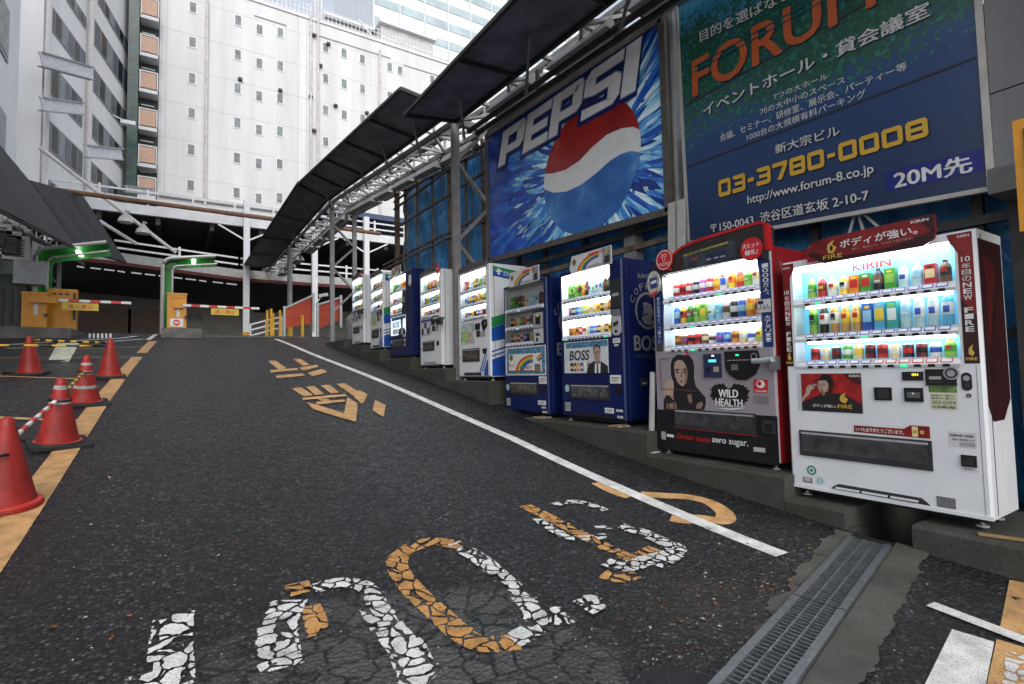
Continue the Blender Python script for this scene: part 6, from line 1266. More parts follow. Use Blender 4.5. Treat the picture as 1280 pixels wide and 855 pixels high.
def navy_rainbow():
    W = 1.09
    r1 = 'b:g:lg:w b:g:g:k b:g:k:w b:k:br:k b:br:o:w b:y:w:w b:cl:w:w b:lb:w:w b:cl:lb:w b:w:lb:w b:k:br:w b:br:r:w'
    r2 = 'c:k:cr:w c:o:y:w c:cr:w:o b:g:lg:w c:r:o:w c:w:r:w b:g:k:w b:g:lg:w'; r3 = 'c:br:cr:w c:o:w:y c:r:w:w c:w:r:k c:b:w:k c:k:b:w c:cr:y:w c:r:k:w'
    t = machine('vending_machine', 'navy coffee machine with unlit shelves and a rainbow poster above its slot', 6.74, .775, W, 1.87, .70, NAVY_B, (.05, .97, 1.03, 1.835),
                [(1.48, r1, .20, None, None, 0), (1.22, r2, .15, None, .76, 0), (.985, r3, .14, None, .76, 0)], recess=.13, panel=M((.60, .61, .62), .4, var=.03), tube=False)
    c = MB(); c.box((.785, -.012, .965), (1.035, .126, 1.425), NAVY_B); lip(c, .80, 1.19, 1.02, 1.40, GREYP, .016); lip(c, .85, 1.24, .96, 1.36, BLK, .020); lip(c, .88, 1.34, .93, 1.37, PM['y'], .021); lip(c, .80, .98, 1.02, 1.18, M((.45, .45, .45), .4), .016); disc(c, .88, 1.03, .03, INK, 15); dpoly(c, [(.84, 1.12), (.93, 1.12), (.95, 1.08), (.85, 1.08)], INK, 15); c.build('coin_slot', t, local=True)
    header(t, .22, 1.83, .985, 2.045); emblem(t, W, .70)
    p = MB(); dec(p, .035, .545, 1.055, .955, M((.60, .60, .60), .4), 1); dec(p, .075, .565, 1.03, .935, M((.10, .25, .36), .4, var=.6, scale=24), 2); dec(p, .13, .60, .96, .85, PAPER, 3); rainbow(p, .75, .60, .12, .23, math.pi * .5, math.pi, 4, None, 1.9); rainbow(p, .96, .70, .06, .14, math.pi * .5, math.pi * .85, 5); disc(p, .20, .80, .045, M((.12, .10, .03), .4), 5); dpoly(p, [(.13, .60), (.78, .60), (.78, .615), (.13, .615)], M((.25, .05, .03), .4), 5); dpoly(p, [(.79, .60), (.93, .60), (.93, .70), (.79, .70)], M((.25, .18, .12), .4, var=.5, scale=30), 5)
    letter(p, 'RAINBOW', [(.42, -.008, .635), (.74, -.008, .635), (.74, -.008, .68), (.42, -.008, .68)], INKG, .02); letter(p, 'ブレンド', [(.14, -.008, .66), (.28, -.008, .66), (.28, -.008, .72), (.14, -.008, .72)], M((.45, .04, .03), .4), .03); p.build('poster', t, local=True)
    stickers(t, [(.88, .43, 1.06, .53, PAPER), (.85, .145, 1.03, .205, PAPER), (.93, .10, 1.03, .125, PAPER), (.95, .04, 1.05, .065, PAPER), (.05, .10, .15, .21, GREYP)])
    rsq(t, .085, .37, .045); chute(t, .16, .27, .855, .45, M((.10, .085, .07), .2, var=.5, scale=10, spec=.7)); c = MB(); lip(c, .93, .34, 1.03, .42, BLK, .010); c.build('change_tray', t, local=True)
navy_rainbow()

GRN = M((.02, .22, .07), .4); BLU = M((.012, .07, .33), .4)
def side_bands(t, W, D):
    s = MB(); x = W + .0035; F = lambda pts, m_, k=0: s.poly([(x + .001 * k, y, z) for y, z in pts], m_)
    F([(.06, 1.72), (D - .02, 1.66), (D - .02, 1.72), (.06, 1.79)], GRN); F([(.06, 1.63), (D - .02, 1.56), (D - .02, 1.655), (.06, 1.715)], BLU)
    s.poly([(x + .002, .10 + dx, 1.70 + dz) for dx, dz in ((.05, -.05), (.09, -.045), (.09, .0), (.13, .005), (.12, .035), (.085, .03), (.08, .065), (.05, .06), (.05, .025), (.02, .02), (.02, -.01), (.05, -.005))], PAPER); letter(s, 'さわやか', [(x + .002, .26, 1.645), (x + .002, .52, 1.62), (x + .002, .52, 1.70), (x + .002, .26, 1.725)], PAPER, .03)
    F([(.02, .80), (.02, .96), (D - .02, 1.16), (D - .02, 1.0)], GRN); F([(.02, .58), (.02, .795), (D - .02, .995), (D - .02, .72)], BLU); F([(.02, .04), (.02, .30), (D - .02, .50), (D - .02, .04)], BLU)
    for k in range(2): F([(.02, .34 + .07 * k), (.02, .365 + .07 * k), (D - .02, .565 + .07 * k), (D - .02, .54 + .07 * k)], BLU, 1)
    s.build('side_print', t, local=True)
def small_white(Y, base, W, label, rows, win, side=False, extra='poster', top=None, D=.46):
    t = machine('vending_machine', label, Y, base, W, 1.83, D, WHITE_B, win, rows, recess=.12)
    u0, v0, u1, v1 = win
    c = MB(); lip(c, W * .56, .80, W * .70, .90, BLK, .012); lip(c, W * .60, .68, W * .70, .78, BLK2, .012); c.build('note_slot', t, local=True)
    c = MB(); dpoly(c, [(W * .74, .90), (W * .80, .95), (W * .92, .94), (W * .93, .84), (W * .86, .78), (W * .80, .76)], BLK, 8); disc(c, W * .86, .88, .03, CHROME, 9); lip(c, W * .72, .68, W * .86, .76, GREYP, .010); c.build('coin_slot', t, local=True)
    if extra == 'poster': c = MB(); dec(c, W * .08, .58, W * .52, .93, M((.52, .62, .56), .4, var=.35, scale=14), 2); dec(c, W * .14, .62, W * .26, .80, PM['lg'], 3); dec(c, W * .3, .60, W * .46, .78, M((.5, .42, .28), .4, var=.3, scale=20), 3); c.build('poster', t, local=True)
    if extra == 'tags':
        c = MB(); dec(c, W * .05, .62, W * .52, .93, M((.36, .33, .40), .4), 2); dec(c, W * .05, .89, W * .52, .93, M((.05, .03, .16), .4), 3)
        for i in range(6): dec(c, W * (.08 + .14 * (i % 3)), .65 + .12 * (i // 3), W * (.17 + .14 * (i % 3)), .75 + .12 * (i // 3), PAPER if i % 2 else INK, 4)
        c.build('poster', t, local=True); c = MB(); c.tube([(W * .78, -.06, .90), (W * 1.25, -.06, .88)], .022, CHROME, 8); c.box((W * .62, -.05, .86), (W * .80, -.002, .94), BLK2); c.box((W * 1.1, -.10, .76), (W * 1.16, -.05, .90), BLK2); c.build('padlock_bar', t, local=True)
    chute(t, W * .14, .31 if not side else .28, W * .68, .50, M((.09, .085, .08), .2, var=.5, scale=10, spec=.7))
    c = MB(); lip(c, W * .78, .40, W * .88, .48, BLK, .010); c.build('change_tray', t, local=True); rsq(t, W * .06, .36, .03)
    c = MB(); dec(c, W * .18, .05, W * .72, .10, BLK2 if side else GREYP, 1); c.build('kick_grille', t, local=True)
    if side:
        side_bands(t, W, D); c = MB()
        for k in range(3): dpoly(c, [(W * (.66 + .07 * k), .11), (W * (.70 + .07 * k), .11), (W * .90, .26 + .10 * (2 - k)), (W * .90, .30 + .10 * (2 - k))][::1], BLU, 2 + k)
        dpoly(c, [(W * .80, .05), (W * .93, .05), (W * .93, .30), (W * .89, .28)], BLU, 6); c.build('front_print', t, local=True)
    if top:
        c = MB(); c.prism([(u, -.03, v) for u, v in ((W * .08, 1.80), (W * .94, 1.80), (W * .94, 1.90), (W * .5, 1.93), (W * .08, 1.88))], (0, .01, 0), M((.12, .10, .11), .4, var=.6, scale=14)); 
        if top == 'badge': c.prism([(W * .93 + .07 * math.cos(a), -.045, 1.83 + .11 * math.sin(a)) for a in np.linspace(0, 6.28, 20, endpoint=False)], (0, .01, 0), M((.5, .02, .03), .4)); c.poly([(W * .93 + .05 * math.cos(a), -.0462, 1.83 + .012 * math.sin(a)) for a in np.linspace(0, 6.28, 12, endpoint=False)], PAPER)
        c.build('header_board', t, local=True)
    return t
def rws(v1, v2, v3, n=9): 
    a, b_, c_ = GEN1.split(), GEN2.split(), GEN3.split(); rnd.shuffle(a); rnd.shuffle(b_); rnd.shuffle(c_)
    return [(v1, ' '.join(a[:n]), .20, None, None, 0), (v2, ' '.join(b_[:n]), .17, None, None, 0), (v3, ' '.join(c_[:n]), .13, None, None, n // 2)]
small_white(8.24, 1.27, 1.10, 'white drink machine with green and blue bands on its flank, beside the nearer ladder post', rws(1.46, 1.22, .99, 10), (.10, .97, .97, 1.78), True, 'poster', 'plain', .72)
t = small_white(9.93, 1.49, 1.01, 'white drink machine with a red badge and long padlock bar, beyond the nearer ladder post', rws(1.46, 1.20, .97), (.06, .95, .92, 1.78), False, 'tags', 'badge', .80)
# 3rd navy machine, farther up
W = 1.33
t = machine('vending_machine', 'far navy coffee machine with a lit blue poster, between two white machines', 11.68, 1.72, W, 1.86, .75, NAVY_B, (.03, .93, .97, 1.80),
            [(1.47, 'b:g:lg:w b:g:g:w b:lg:g:w b:w:lb:w b:lb:w:w b:y:o:w b:o:r:w b:o:y:w', .20, None, None, 0), (1.19, 'c:b:o:w c:y:o:w c:w:r:w c:b:w:k c:lg:w:g c:y:w:o c:cr:y:w', .14, None, .78, 0), (.955, 'c:r:br:w c:o:y:w c:b:w:b c:b:lb:w c:k:cr:w c:cr:y:w', .13, None, .78, 0)], recess=.12, panel=EM((1, .99, .95), .8))
header(t, .20, 1.82, .80, 2.02); man_poster(t, .06, .50, .97, .915, True); c = MB(); c.box((.80, -.02, .93), (1.0, -.001, 1.44), BLK2); lip(c, .83, 1.18, .95, 1.30, GREYP, .026); c.build('coin_slot', t, local=True)
c = MB(); c.prism([(.0 + 1.28 + .07 * math.cos(a), -.03, 1.60 + .12 * math.sin(a)) for a in np.linspace(0, 6.28, 20, endpoint=False)], (0, .01, 0), PAPER); c.build('badge', t, local=True)
chute(t, .18, .22, .80, .40); rsq(t, .09, .36, .04); stickers(t, [(.86, .33, .95, .40, PAPER), (.86, .24, .94, .29, PAPER), (.80, .44, .98, .53, PAPER)])
small_white(13.11, 1.97, .95, 'second farthest white drink machine, with green and blue bands on its flank', rws(1.44, 1.16, .95, 7), (.06, .92, .88, 1.78), True, 'poster', 'plain', .70)
small_white(14.72, 2.16, 1.03, 'farthest and smallest white drink machine, with a red badge at the top of the ramp', rws(1.44, 1.18, .94, 7), (.06, .92, .90, 1.78), False, 'tags', 'badge', .75)
# thin packing slats under the navy machines
for (x, y, z, lb) in ((4.13, 5.75, .75, 'wood packing slat on the kerb between the two navy machines'), (4.12, 4.28, .75, 'wood packing slat on the kerb beside the suited man machine')): b = MB(); b.box((x - .05, y - .06, z), (x + .12, y + .10, z + .018), M((.30, .22, .14), .8, var=.3, scale=20)); tag(b.build('packing_slat'), lb, 'slat')
b = MB(); b.bar((4.12, 1.22, .355), (4.16, 1.02, .36), .02, .015, M((.30, .20, .08), .7)); tag(b.build('packing_slat'), 'thin yellow slat lying on the kerb by the nearest white machine', 'slat')

# ------------------------------------------------------------------ cones, bars and gates at the parking side
CONE = M((.30, .017, .012), .5, var=.22, scale=7, scuff=.45); CONE_L = M((.48, .035, .025), .5, var=.2, scale=7); TAPE = M((.36, .35, .34), .4, var=.3, scale=14); RUB = M((.018, .018, .019), .7, var=.3, scale=10, bump=.2)
YEL = M((.62, .36, .02), .45, var=.1); REDB = M((.55, .02, .02), .4); WHB = M((.68, .68, .66), .4, var=.08); BKB = M((.02, .02, .02), .4)
def cone(px, py, H, label, bands, base, tilt=0., rot=0., dx=0):
    p = gr(px, py); y = p[1]; x = p[0] + dx
    sl = math.atan((gz(y + .2) - gz(y - .2)) / .4)
    t = thing('traffic_cone', (x, y, gz(y) + .004), label, 'traffic cone', 'traffic cones along the orange line'); t.rotation_euler = (sl + tilt, 0, rot)
    r0, r1, h0 = .155, .032, .045; rr = lambda z: r0 + (r1 - r0) * (z - h0) / (H - h0)
    zs = [h0]; 
    for a, b in bands: zs += [a, b]
    zs += [H - .06, H - .015]; prof = []
    for i, z in enumerate(zs):
        inb = any(abs(z - a) < 1e-6 for a, b in bands); prof.append((rr(z), z, TAPE if inb else CONE))
    prof += [(.020, H - .002, CONE_L), (0, H, None)]
    pre = [(.19, .028, CONE_L), (.185, .040, CONE_L), (.160, .046, CONE)]
    b = MB(); b.lathe(pre + prof, (0, 0, 0), 28)
    for a, c in ((.14, .035),): b.lathe([(.19, 0, CONE), (.19, .028, None)], (0, 0, 0), 28)
    b.build('cone_body', t, local=True)
    if base:
        m = MB(); s, c = .19 * base, .03; pts = [(-s + c, -s), (s - c, -s), (s, -s + c), (s, s - c), (s - c, s), (-s + c, s), (-s, s - c), (-s, -s + c)]
        m.prism([(a + .01, b_ - .01, .002) for a, b_ in pts], (0, 0, .022), RUB); m.lathe([(.20, .024, RUB), (.19, .040, RUB), (.165, .044, None)], (0, 0, 0), 24); m.build('rubber_base', t, local=True)
    if bands: k = MB(); k.lathe([(rr(H - .21) + .006, H - .215, RUB), (rr(H - .21) + .010, H - .205, RUB), (rr(H - .21) + .004, H - .195, None)], (0, 0, 0), 24); k.build('collar', t, local=True)
    return t, np.array([x, y, gz(y)])
_, c1 = cone(10, 634, .60, 'large plain red cone nearest the viewer, half outside the left edge', [], 0, -.03, .1, dx=-.01); _, c2 = cone(72, 556, .62, 'red cone with worn tape holding the striped red and white bar', [(.385, .425), (.515, .55)], 1.15, 0, .3)
_, c3 = cone(106, 505, .60, 'red cone with silver tape, third from the viewer along the orange line', [(.20, .235), (.375, .41), (.48, .51)], 1.2, 0, .2); _, c4 = cone(137, 472, .62, 'plain red cone at the far end of the orange line side', [], 1.05, 0, .1); _, c5 = cone(38, 468, .60, 'plain red cone standing apart in the parking bay', [], 1.05, 0, -.2)
b = MB(); rz = MB()
def striped(name, a, b_, n, m0, m1, label, r=.017):
    a, b_ = np.array(a), np.array(b_); mb = MB()
    for i in range(n): mb.tube([a + (b_ - a) * i / n, a + (b_ - a) * (i + 1) / n], r, (m0, m1)[i % 2], 8, cap=i in (0, n - 1))
    t = thing('cone_bar', (a + b_) / 2, label, 'bar', 'striped bars between cones'); mb.build('bar', t)
    for e in (a, b_):
        g = MB(); n_ = 14; pts = [e + (0, 0, 0) + np.array([.075 * math.cos(k), .075 * math.sin(k), 0]) for k in np.linspace(0, 2 * math.pi, n_)]; g.tube(pts, .010, BKB, 6); g.build('end_ring', t)
striped('x', c1 + (0, .05, .43), c2 + (.0, -.05, .42), 11, REDB, WHB, 'red and white striped bar hooked between the two nearest cones')
striped('x', c2 + (0, .05, .43), c3 + (0, -.05, .40), 15, YEL, BKB, 'yellow and black bar between the taped cones')
striped('x', c5 + (.03, 0, .54), c4 + (-.03, 0, .55), 12, YEL, BKB, 'yellow and black bar hooked between the two plain far cones')
striped('x', c5 + (-2.0, -.1, .45), c4 + (-.05, -.02, .50), 18, YEL, BKB, 'long yellow and black bar passing in front of the lone cone to the left edge')
striped('x', c5 + (-1.6, .02, .03), c5 + (-.15, .02, .03), 8, YEL, BKB, 'yellow and black bar lying on the ground beside the lone cone')
striped('x', c1 + (-.05, -.12, .36), c1 + (-.1, -1.4, .20), 11, WHB, REDB, 'red and white bar end hanging from the nearest cone')
p = gr(77, 452); b = MB(); y = p[1]; z = gz(y); b.prism([(p[0] - .20, y, z), (p[0] + .11, y - .02, z), (p[0] + .22, y + .25, z + .36), (p[0] - .10, y + .27, z + .36)], (0, .012, .004), M((.42, .43, .33), .4, var=.2, scale=5)); tag(b.build('tilted_board'), 'pale yellowish board leaning at an angle between the far cones', 'board')
b = MB(); b.bar((p[0] - .55, y - .1, gz(y - .1) + .02), (p[0] + .5, y + .1, gz(y + .1) + .02), .03, .03, BKB); tag(b.build('black_rod'), 'thin black rod lying on the road under the tilted board', 'rod')
p = gr(6, 600); tag(MB().lathe([(.05, .0, GREYP), (.06, .02, GREYP), (.055, .12, CHROME), (.03, .16, CHROME), (0, .165, None)], (-1.25, 6.0, gz(6.0) + .0), 14).build('bollard_cap'), 'small rounded grey metal stub at the left edge of the picture', 'stub')
p = gr(264, 420); t = thing('traffic_cone', (wy(264, 418, 38)[0], 38, 2.9), 'tiny orange cone far off beyond the right barrier', 'traffic cone', 'traffic cones along the orange line'); b = MB(); b.lathe([(.20, .0, PM['w']), (.17, .42, CONE_L), (.05, 1.0, CONE_L), (0, 1.01, None)], (0, 0, 0), 16); b.build('cone_body', t, local=True)
for i in range(6):
    px = 112 + 5.2 * i; p = gr(px, 422.5); tag(MB().lathe([(.025, 0, WHB), (.025, .10, WHB), (.010, .13, WHB), (0, .132, None)], p, 10).build('white_stub'), 'short white post in a small row at the left gate', 'post', 'row of short white posts at the left gate')

ISL = concrete_mat('island_concrete', (.17, .16, .145), .35)
def gate(x, y, kind):
    z = gz(y); L = kind == 'left'
    isl = MB()
    if L: isl.prism([(x - 1.1, y - .9, z - .3), (x + .75, y - .5, z - .3), (x + .85, y + 1.2, z - .3), (x - 1.1, y + 1.2, z - .3)], (0, 0, .50), ISL)
    else: isl.prism([(x - .42, y - .45, z - .3), (x + .62, y - .45, z - .3), (x + .66, y + 1.4, z - .3), (x - .40, y + 1.4, z - .3)], (0, 0, .54), ISL)
    tag(isl.build('traffic_island'), 'low concrete island under the %s' % ('two orange boxes of the left gate' if L else 'single orange box of the right gate'), 'traffic island')
    zb = z + (.2 if L else .24); OR = M((.60, .245, .008), .4, var=.08)
    t = thing('barrier_gate', (x, y, zb), 'orange barrier gate with two boxes and a lowered striped arm, at the left lane' if L else 'orange barrier gate with a no-entry plate and lowered arm, on the middle island', 'barrier gate', 'barrier gates at the top of the ramp')
    b = MB(); dp = .05 if L else .3; b.box((x - .28, y - .25, zb), (x + .22, y + dp, zb + (.92 if L else 1.06)), OR); b.box((x - .30, y - .27, zb + (.90 if L else 1.04)), (x + .24, y + dp + .02, zb + (.96 if L else 1.09)), OR)
    b.build('cabinet', t)
    az = z + .96 if L else z + .95; n = 9 if not L else 7; La = 2.15 if not L else 1.60; a = MB(); x0 = x + (.10 if not L else .45)
    for i in range(n): a.box((x0 + La * i / n, y - .36, az - .035), (x0 + La * (i + 1) / n, y - .33, az + .035), (REDB, WHB)[(i + (1 if L else 1)) % 2])
    a.build('arm', t)
    b = MB(); b.box((x - .10, y - .36, az - .09), (x + .12 + (.35 if L else 0), y - .255, az + .08), OR); b.build('arm_hub', t)
    s = MB(); sx = x0 + La * (.36 if not L else .06); s.box((sx, y - .375, az - .26), (sx + .78, y - .365, az - .06), M((.60, .42, .04), .45)); s.build('hanging_sign', t)
    q = MB(); letter(q, '進入禁止', [(sx + .12, y - .378, az - .22), (sx + .66, y - .378, az - .22), (sx + .66, y - .378, az - .10), (sx + .12, y - .378, az - .10)], M((.5, .04, .02), .4), .02); q.build('sign_lettering', t)
    d = MB(); d.box((x - .04, y - .257, zb + .36), (x + .05, y - .252, zb + .66), M((.6, .6, .56), .5)); d.box((x + .17, y - .28, zb + .30), (x + .25, y - .252, zb + .40), BKB); d.build('slot', t)
    if L:
        b = MB(); b.box((x + .15, y + .30, zb), (x + .78, y + .55, zb + 1.15), OR); b.box((x + .70, y + .25, zb + .3), (x + .76, y + .298, zb + 1.05), BKB); b.build('ticket_box', t)
        q = MB(); 
        for k in range(3): q.box((x + .24 + .14 * k, y + .292, zb + .98), (x + .33 + .14 * k, y + .2985, zb + 1.03), BKB)
        q.build('ticket_box_label', t)
    else:
        s = MB(); s.box((x - .20, y - .262, zb + .06), (x + .14, y - .2505, zb + .30), WHB); q = [(x - .03 + .095 * math.cos(a_), y - .264, zb + .18 + .095 * math.sin(a_)) for a_ in np.linspace(0, 6.28, 20, endpoint=False)]; s.poly(q, REDB); s.poly([(x - .095, y - .266, zb + .155), (x + .035, y - .266, zb + .155), (x + .035, y - .266, zb + .205), (x - .095, y - .266, zb + .205)], WHB); s.build('no_entry_plate', t)
        q = MB(); letter(q, 'PARKING', [(x - .2, y - .252, zb + .90), (x + .2, y - .252, zb + .90), (x + .2, y - .252, zb + .97), (x - .2, y - .252, zb + .97)], M((.35, .13, .005), .5), .02); q.build('cabinet_lettering', t)
    # arched lamp: a green lined gantry arm
    AL = M((.50, .49, .48), .4, .4); GRN = M((.02, .26, .03), .4, var=.06)
    zt = z + 2.55 if not L else z + 2.5; xp = x - .42 if not L else x - .16; reach = 1.45 if not L else 1.55; yy = y + .5; wdt = .55 if not L else .75
    t = thing('arched_lamp', (xp, yy, z), 'curved grey lamp arch lined in bright green %s' % ('over the two left gate boxes' if L else 'rising from the middle island'), 'lamp', 'arched lamps over the gates')
    rise = .18 if not L else .32
    pr = [(xp, z + .1)] + [(xp + .30 - .30 * math.cos(a_), zt - .30 + .30 * math.sin(a_)) for a_ in np.linspace(0, math.pi / 2 * .95, 7)] + [(xp + reach, zt + rise)]
    pr2 = [(xp + .26, z + .1)] + [(xp + .26 + .18 - .18 * math.cos(a_), zt - .42 + .18 * math.sin(a_)) for a_ in np.linspace(0, math.pi / 2 * .95, 7)] + [(xp + reach + .05, zt + rise - .26)]
    g = MB()
    for i in range(len(pr) - 1): g.poly([(pr[i][0] + .03, yy + wdt, pr[i][1]), (pr[i + 1][0] + .0, yy + wdt, pr[i + 1][1]), (pr2[i + 1][0], yy + wdt, pr2[i + 1][1]), (pr2[i][0], yy + wdt, pr2[i][1])], GRN); g.poly([(pr[i][0] + .02, yy + .04, pr[i][1] - .02), (pr[i + 1][0] + .02, yy + .04, pr[i + 1][1] - .02), (pr[i + 1][0] + .02, yy + wdt, pr[i + 1][1] - .02), (pr[i][0] + .02, yy + wdt, pr[i][1] - .02)], GRN)
    g.build('green_lining', t)
    g = MB()
    for yq in (yy, yy + wdt + .06): g.tube([(a_, yq, b_) for a_, b_ in pr], .055, AL, 8)
    g.tube([(a_, yy, b_) for a_, b_ in pr2], .03, AL, 8)
    for i in range(len(pr) - 1): g.prism([(pr[i][0], yy, pr[i][1]), (pr[i + 1][0], yy, pr[i + 1][1]), (pr[i + 1][0], yy + wdt, pr[i + 1][1]), (pr[i][0], yy + wdt, pr[i][1])], (-.012, 0, .012), AL)
    g.build('arch_frame', t)
    xm = xp + reach * .55; l = MB(); l.box((xm, yy + .05, zt - .04), (xm + .10, yy + wdt, zt + .02), EM((1, 1, .95), 2.2)); l.build('tube_lamp', t)
gate(.13, 19.3, 'right'); gate(-3.05, 18.7, 'left')

# top of the ramp on the right: orange fence, yellow posts, ramp railing, covered bin
FEN = M((.44, .055, .018), .6, var=.15, scale=4); PST = M((.40, .40, .40), .4, .4)
def fence(px, Y, label):
    (xa, za0, za1), (xb, zb0, zb1) = px
    t = thing('fence_panel', (xa, Y, za0), label, 'fence', 'orange fence panels at the top of the ramp'); b = MB(); b.prism([(xa, Y, za0), (xb, Y, zb0), (xb, Y, zb1), (xa, Y, za1)], (0, .03, 0), FEN)
    for k in range(9): x = xa + (xb - xa) * (k + .5) / 9; u = (k + .5) / 9; b.bar((x, Y - .006, za0 + (zb0 - za0) * u), (x, Y - .006, za1 + (zb1 - za1) * u), .012, .012, M((.36, .04, .014), .6))
    b.build('panel', t)
    for x, z0, z1 in ((xa, za0, za1), (xb, zb0, zb1)): MB().bar((x, Y - .05, z0 - .35), (x, Y - .05, z1 + .12), .09, .09, PST).build('post', t)
    MB().bar((xa, Y - .03, za1 + .04), (xb, Y - .03, zb1 + .04), .07, .07, PST).build('top_rail', t)
fence(((3.64, 3.18, 3.92), (4.72, 3.40, 4.50)), 22.0, 'orange red fence panel nearer the yellow footed pole'); fence(((4.88, 3.16, 4.12), (5.80, 3.62, 4.48)), 22.0, 'orange red fence panel beside the far ladder post')
for px, y0, lb in ((334, 388, 'leftmost slim yellow post beside the white ramp railing'), (339, 386, 'second slim yellow post beside the white ramp railing'), (341.5, 392, 'third slim yellow post, lower than its neighbours'), (350, 388, 'slim yellow post nearest the orange fence'), (378, 394, 'yellow post standing in front of the orange fence panel')):
    a, c = wy(px, y0, 21.6), wy(px, 416, 21.6); tag(MB().tube([(a[0], 21.6, 2.8), (a[0], 21.6, a[2])], .045 if px < 360 else .06, M((.62, .33, .015), .45), 8).build('yellow_post'), lb, 'post', 'yellow posts at the top of the ramp')
t = thing('ramp_railing', (2.5, 23, 2.9), 'white tubular railing climbing behind the yellow posts', 'railing'); a, c = wy(313, 406, 23), wy(352, 396, 23); b = MB()
for dz in (0, -.22, -.44): b.tube([(a[0], 23, a[2] + dz), (c[0], 23, c[2] + dz)], .035, WF, 8)
b.build('rail', t)
for u in (0, .5, 1): x = a[0] + (c[0] - a[0]) * u; MB().tube([(x, 23, 2.8), (x, 23, a[2] + (c[2] - a[2]) * u + .03)], .035, WF, 8).build('post', t)
cb = MB(); N = 10; P0 = np.array([4.30, 15.9, 2.36]); V = []; F = []
PL = M((.30, .30, .29), .35, var=.25, scale=5, bump=.5, bscale=9)
for k in range(9):
    for i in range(16):
        a = 2 * math.pi * i / 16; r = (.42 if k < 7 else .30 - .2 * (k - 7)) * (1 + .07 * math.sin(3 * a + k)) * (1 + .05 * rnd.uniform(-1, 1)); V.append(P0 + (.42 + r * .8 * math.cos(a), r * 1.3 * math.sin(a), .115 * k * (1 + .04 * math.sin(a * 2))))
for k in range(8):
    for i in range(16): F.append((k * 16 + i, k * 16 + (i + 1) % 16, (k + 1) * 16 + (i + 1) % 16, (k + 1) * 16 + i))
F.append(tuple(8 * 16 + i for i in range(16))); cb.mesh(V, F, PL, True); tag(cb.build('covered_bin'), 'bin wrapped in crumpled grey plastic sheet beside the farthest drink machine', 'bin')
t = thing('security_camera', wy(399, 379, 22), 'small white camera on an arm in front of the lower deck', 'camera'); p = wy(399, 370, 21.9); b = MB(); b.bar(p, p + (.3, -.15, .06), .12, .12, WF); b.build('housing', t); b = MB(); b.bar(p + (-.1, .05, -.3), p + (.05, 0, -.05), .04, .04, WF); b.build('arm', t)

# ------------------------------------------------------------------ left side: dark canopies, truss, utility wall
RD1, WL1 = wy(98, 312, 20.), wy(36, 226, 20.); RD0 = RD1 + (wx(0, 262, -2.3) - RD1) * 1.25; WL0 = WL1 + (wx(0, 183, -3.5) - WL1) * 3.2
canopy('c', RD0, RD1, WL0, WL1, 'nearer dark awning over the parking bays on the left', 3, M((.017, .0175, .019), .75, var=.3, scale=2.5))
canopy('c', RD1 + (0, .05, .03), wy(158, 328, 25.), WL1 + (0, .05, .03), wy(102, 243, 25.), 'far dark awning above the left gate, tilted down towards the road', 3, M((.017, .0175, .019), .75, var=.3, scale=2.5))
t = thing('roof_truss', (-4.2, 14, 4.6), 'grey lattice truss under the left awnings', 'truss', 'trusses carrying the canopy'); b = MB()
A, B = wy(2, 278, 21.5), wy(104, 330, 25); A2, B2 = A + (-.5, 0, .35), B + (-.5, 0, .35); dz = np.array([0, 0, .45])
for p, q_ in ((A, B), (A + dz, B + dz), (A2, B2)): b = MB(); b.bar(p, q_, .10, .10, GREY_ST); b.build('chord', t)
L = MB()
for i in range(8): p, q_ = A + (B - A) * i / 8, A + (B - A) * (i + 1) / 8; L.bar(p, q_ + dz, .05, .05, PALE_ST); L.bar(p, p + dz, .05, .05, PALE_ST); p2 = A2 + (B2 - A2) * i / 8; L.bar(p, p2 + (B2 - A2) / 8, .05, .05, PALE_ST)
L.build('lacing', t)
x = wy(74, 340, 20.5)[0]; t = thing('lattice_post', (x, 20.5, 2.8), 'grey lattice post behind the left green lamp arch', 'post')
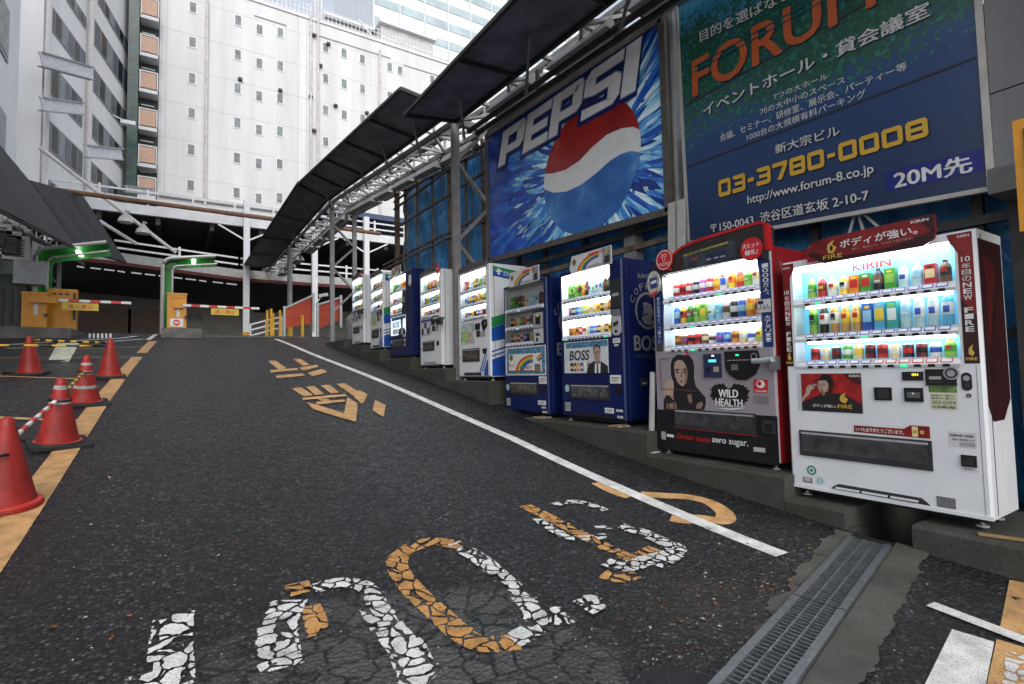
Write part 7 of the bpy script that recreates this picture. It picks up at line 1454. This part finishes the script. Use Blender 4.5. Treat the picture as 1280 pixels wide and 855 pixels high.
for xx in (x - .45, x): MB().bar((xx, 20.5, 2.8), (xx, 20.5, 5.3), .09, .09, GREY_ST).build('upright', t)
b = MB()
for k in range(4): b.bar((x - .45 * (k % 2), 20.5, 3.2 + .5 * k), (x - .45 * ((k + 1) % 2), 20.5, 3.7 + .5 * k), .05, .05, GREY_ST)
b.build('brace', t)
UW = M((.30, .32, .31), .7, var=.1, scale=1.2, streak=True); x = wy(26, 400, 19.0)[0]
t = thing('utility_building', (x, 19, 2.4), 'low grey green service building at the left edge, behind the parking bays', 'building'); b = MB(); b.box((x - 4, 19.0, 1.5), (x - .75, 27, 5.1), UW); b.box((x - .75, 19.6, 2), (x, 25, 4.3), M((.10, .12, .115), .7, var=.2)); b.build('wall', t)
b = MB()
for k in range(4): b.box((x - .70 + .17 * k, 19.55, 2.6), (x - .62 + .17 * k, 19.599, 3.9), M((.06, .06, .06), .6))
b.build('shutter', t)
b = MB(); p = wy(22, 340, 18.5); b.box((p[0] - .05, 18.3, p[2] - .32), (p[0] + .55, 18.8, p[2] + .30), M((.33, .34, .36), .5)); tag(b.build('metal_box'), 'blank grey metal box fixed high behind the left green arch', 'box')
for i, (px, py) in enumerate(((4, 297), (16, 306), (26, 312))):
    p = wy(px, py, 18.9 - .0); t = thing('air_conditioner', p, ('air conditioner unit nearest the left edge', 'middle air conditioner unit of three under the left canopy', 'air conditioner unit nearest the grey metal box')[i], 'air conditioner', 'air conditioner units under the left canopy'); b = MB(); b.box(p + (-.32, -.25, -.32), p + (.22, .05, .32), M((.48, .48, .46), .5)); b.build('casing', t); g = MB()
    for k in range(7): g.box(p + (-.27, -.262, -.24 + .07 * k), p + (.12, -.251, -.20 + .07 * k), BKB)
    g.build('grille', t)
p = wy(30, 300, 27); b = MB(); b.box((p[0] - 6, 27.2, 2.5), (p[0] - .2, 33, 7.6), M((.33, .33, .32), .7, var=.1)); tag(b.build('annex_building'), 'plain pale annex wall behind the air conditioner units', 'building')

for o in list(bpy.data.objects):
    if '_o' in o.keys(): del o['_o']
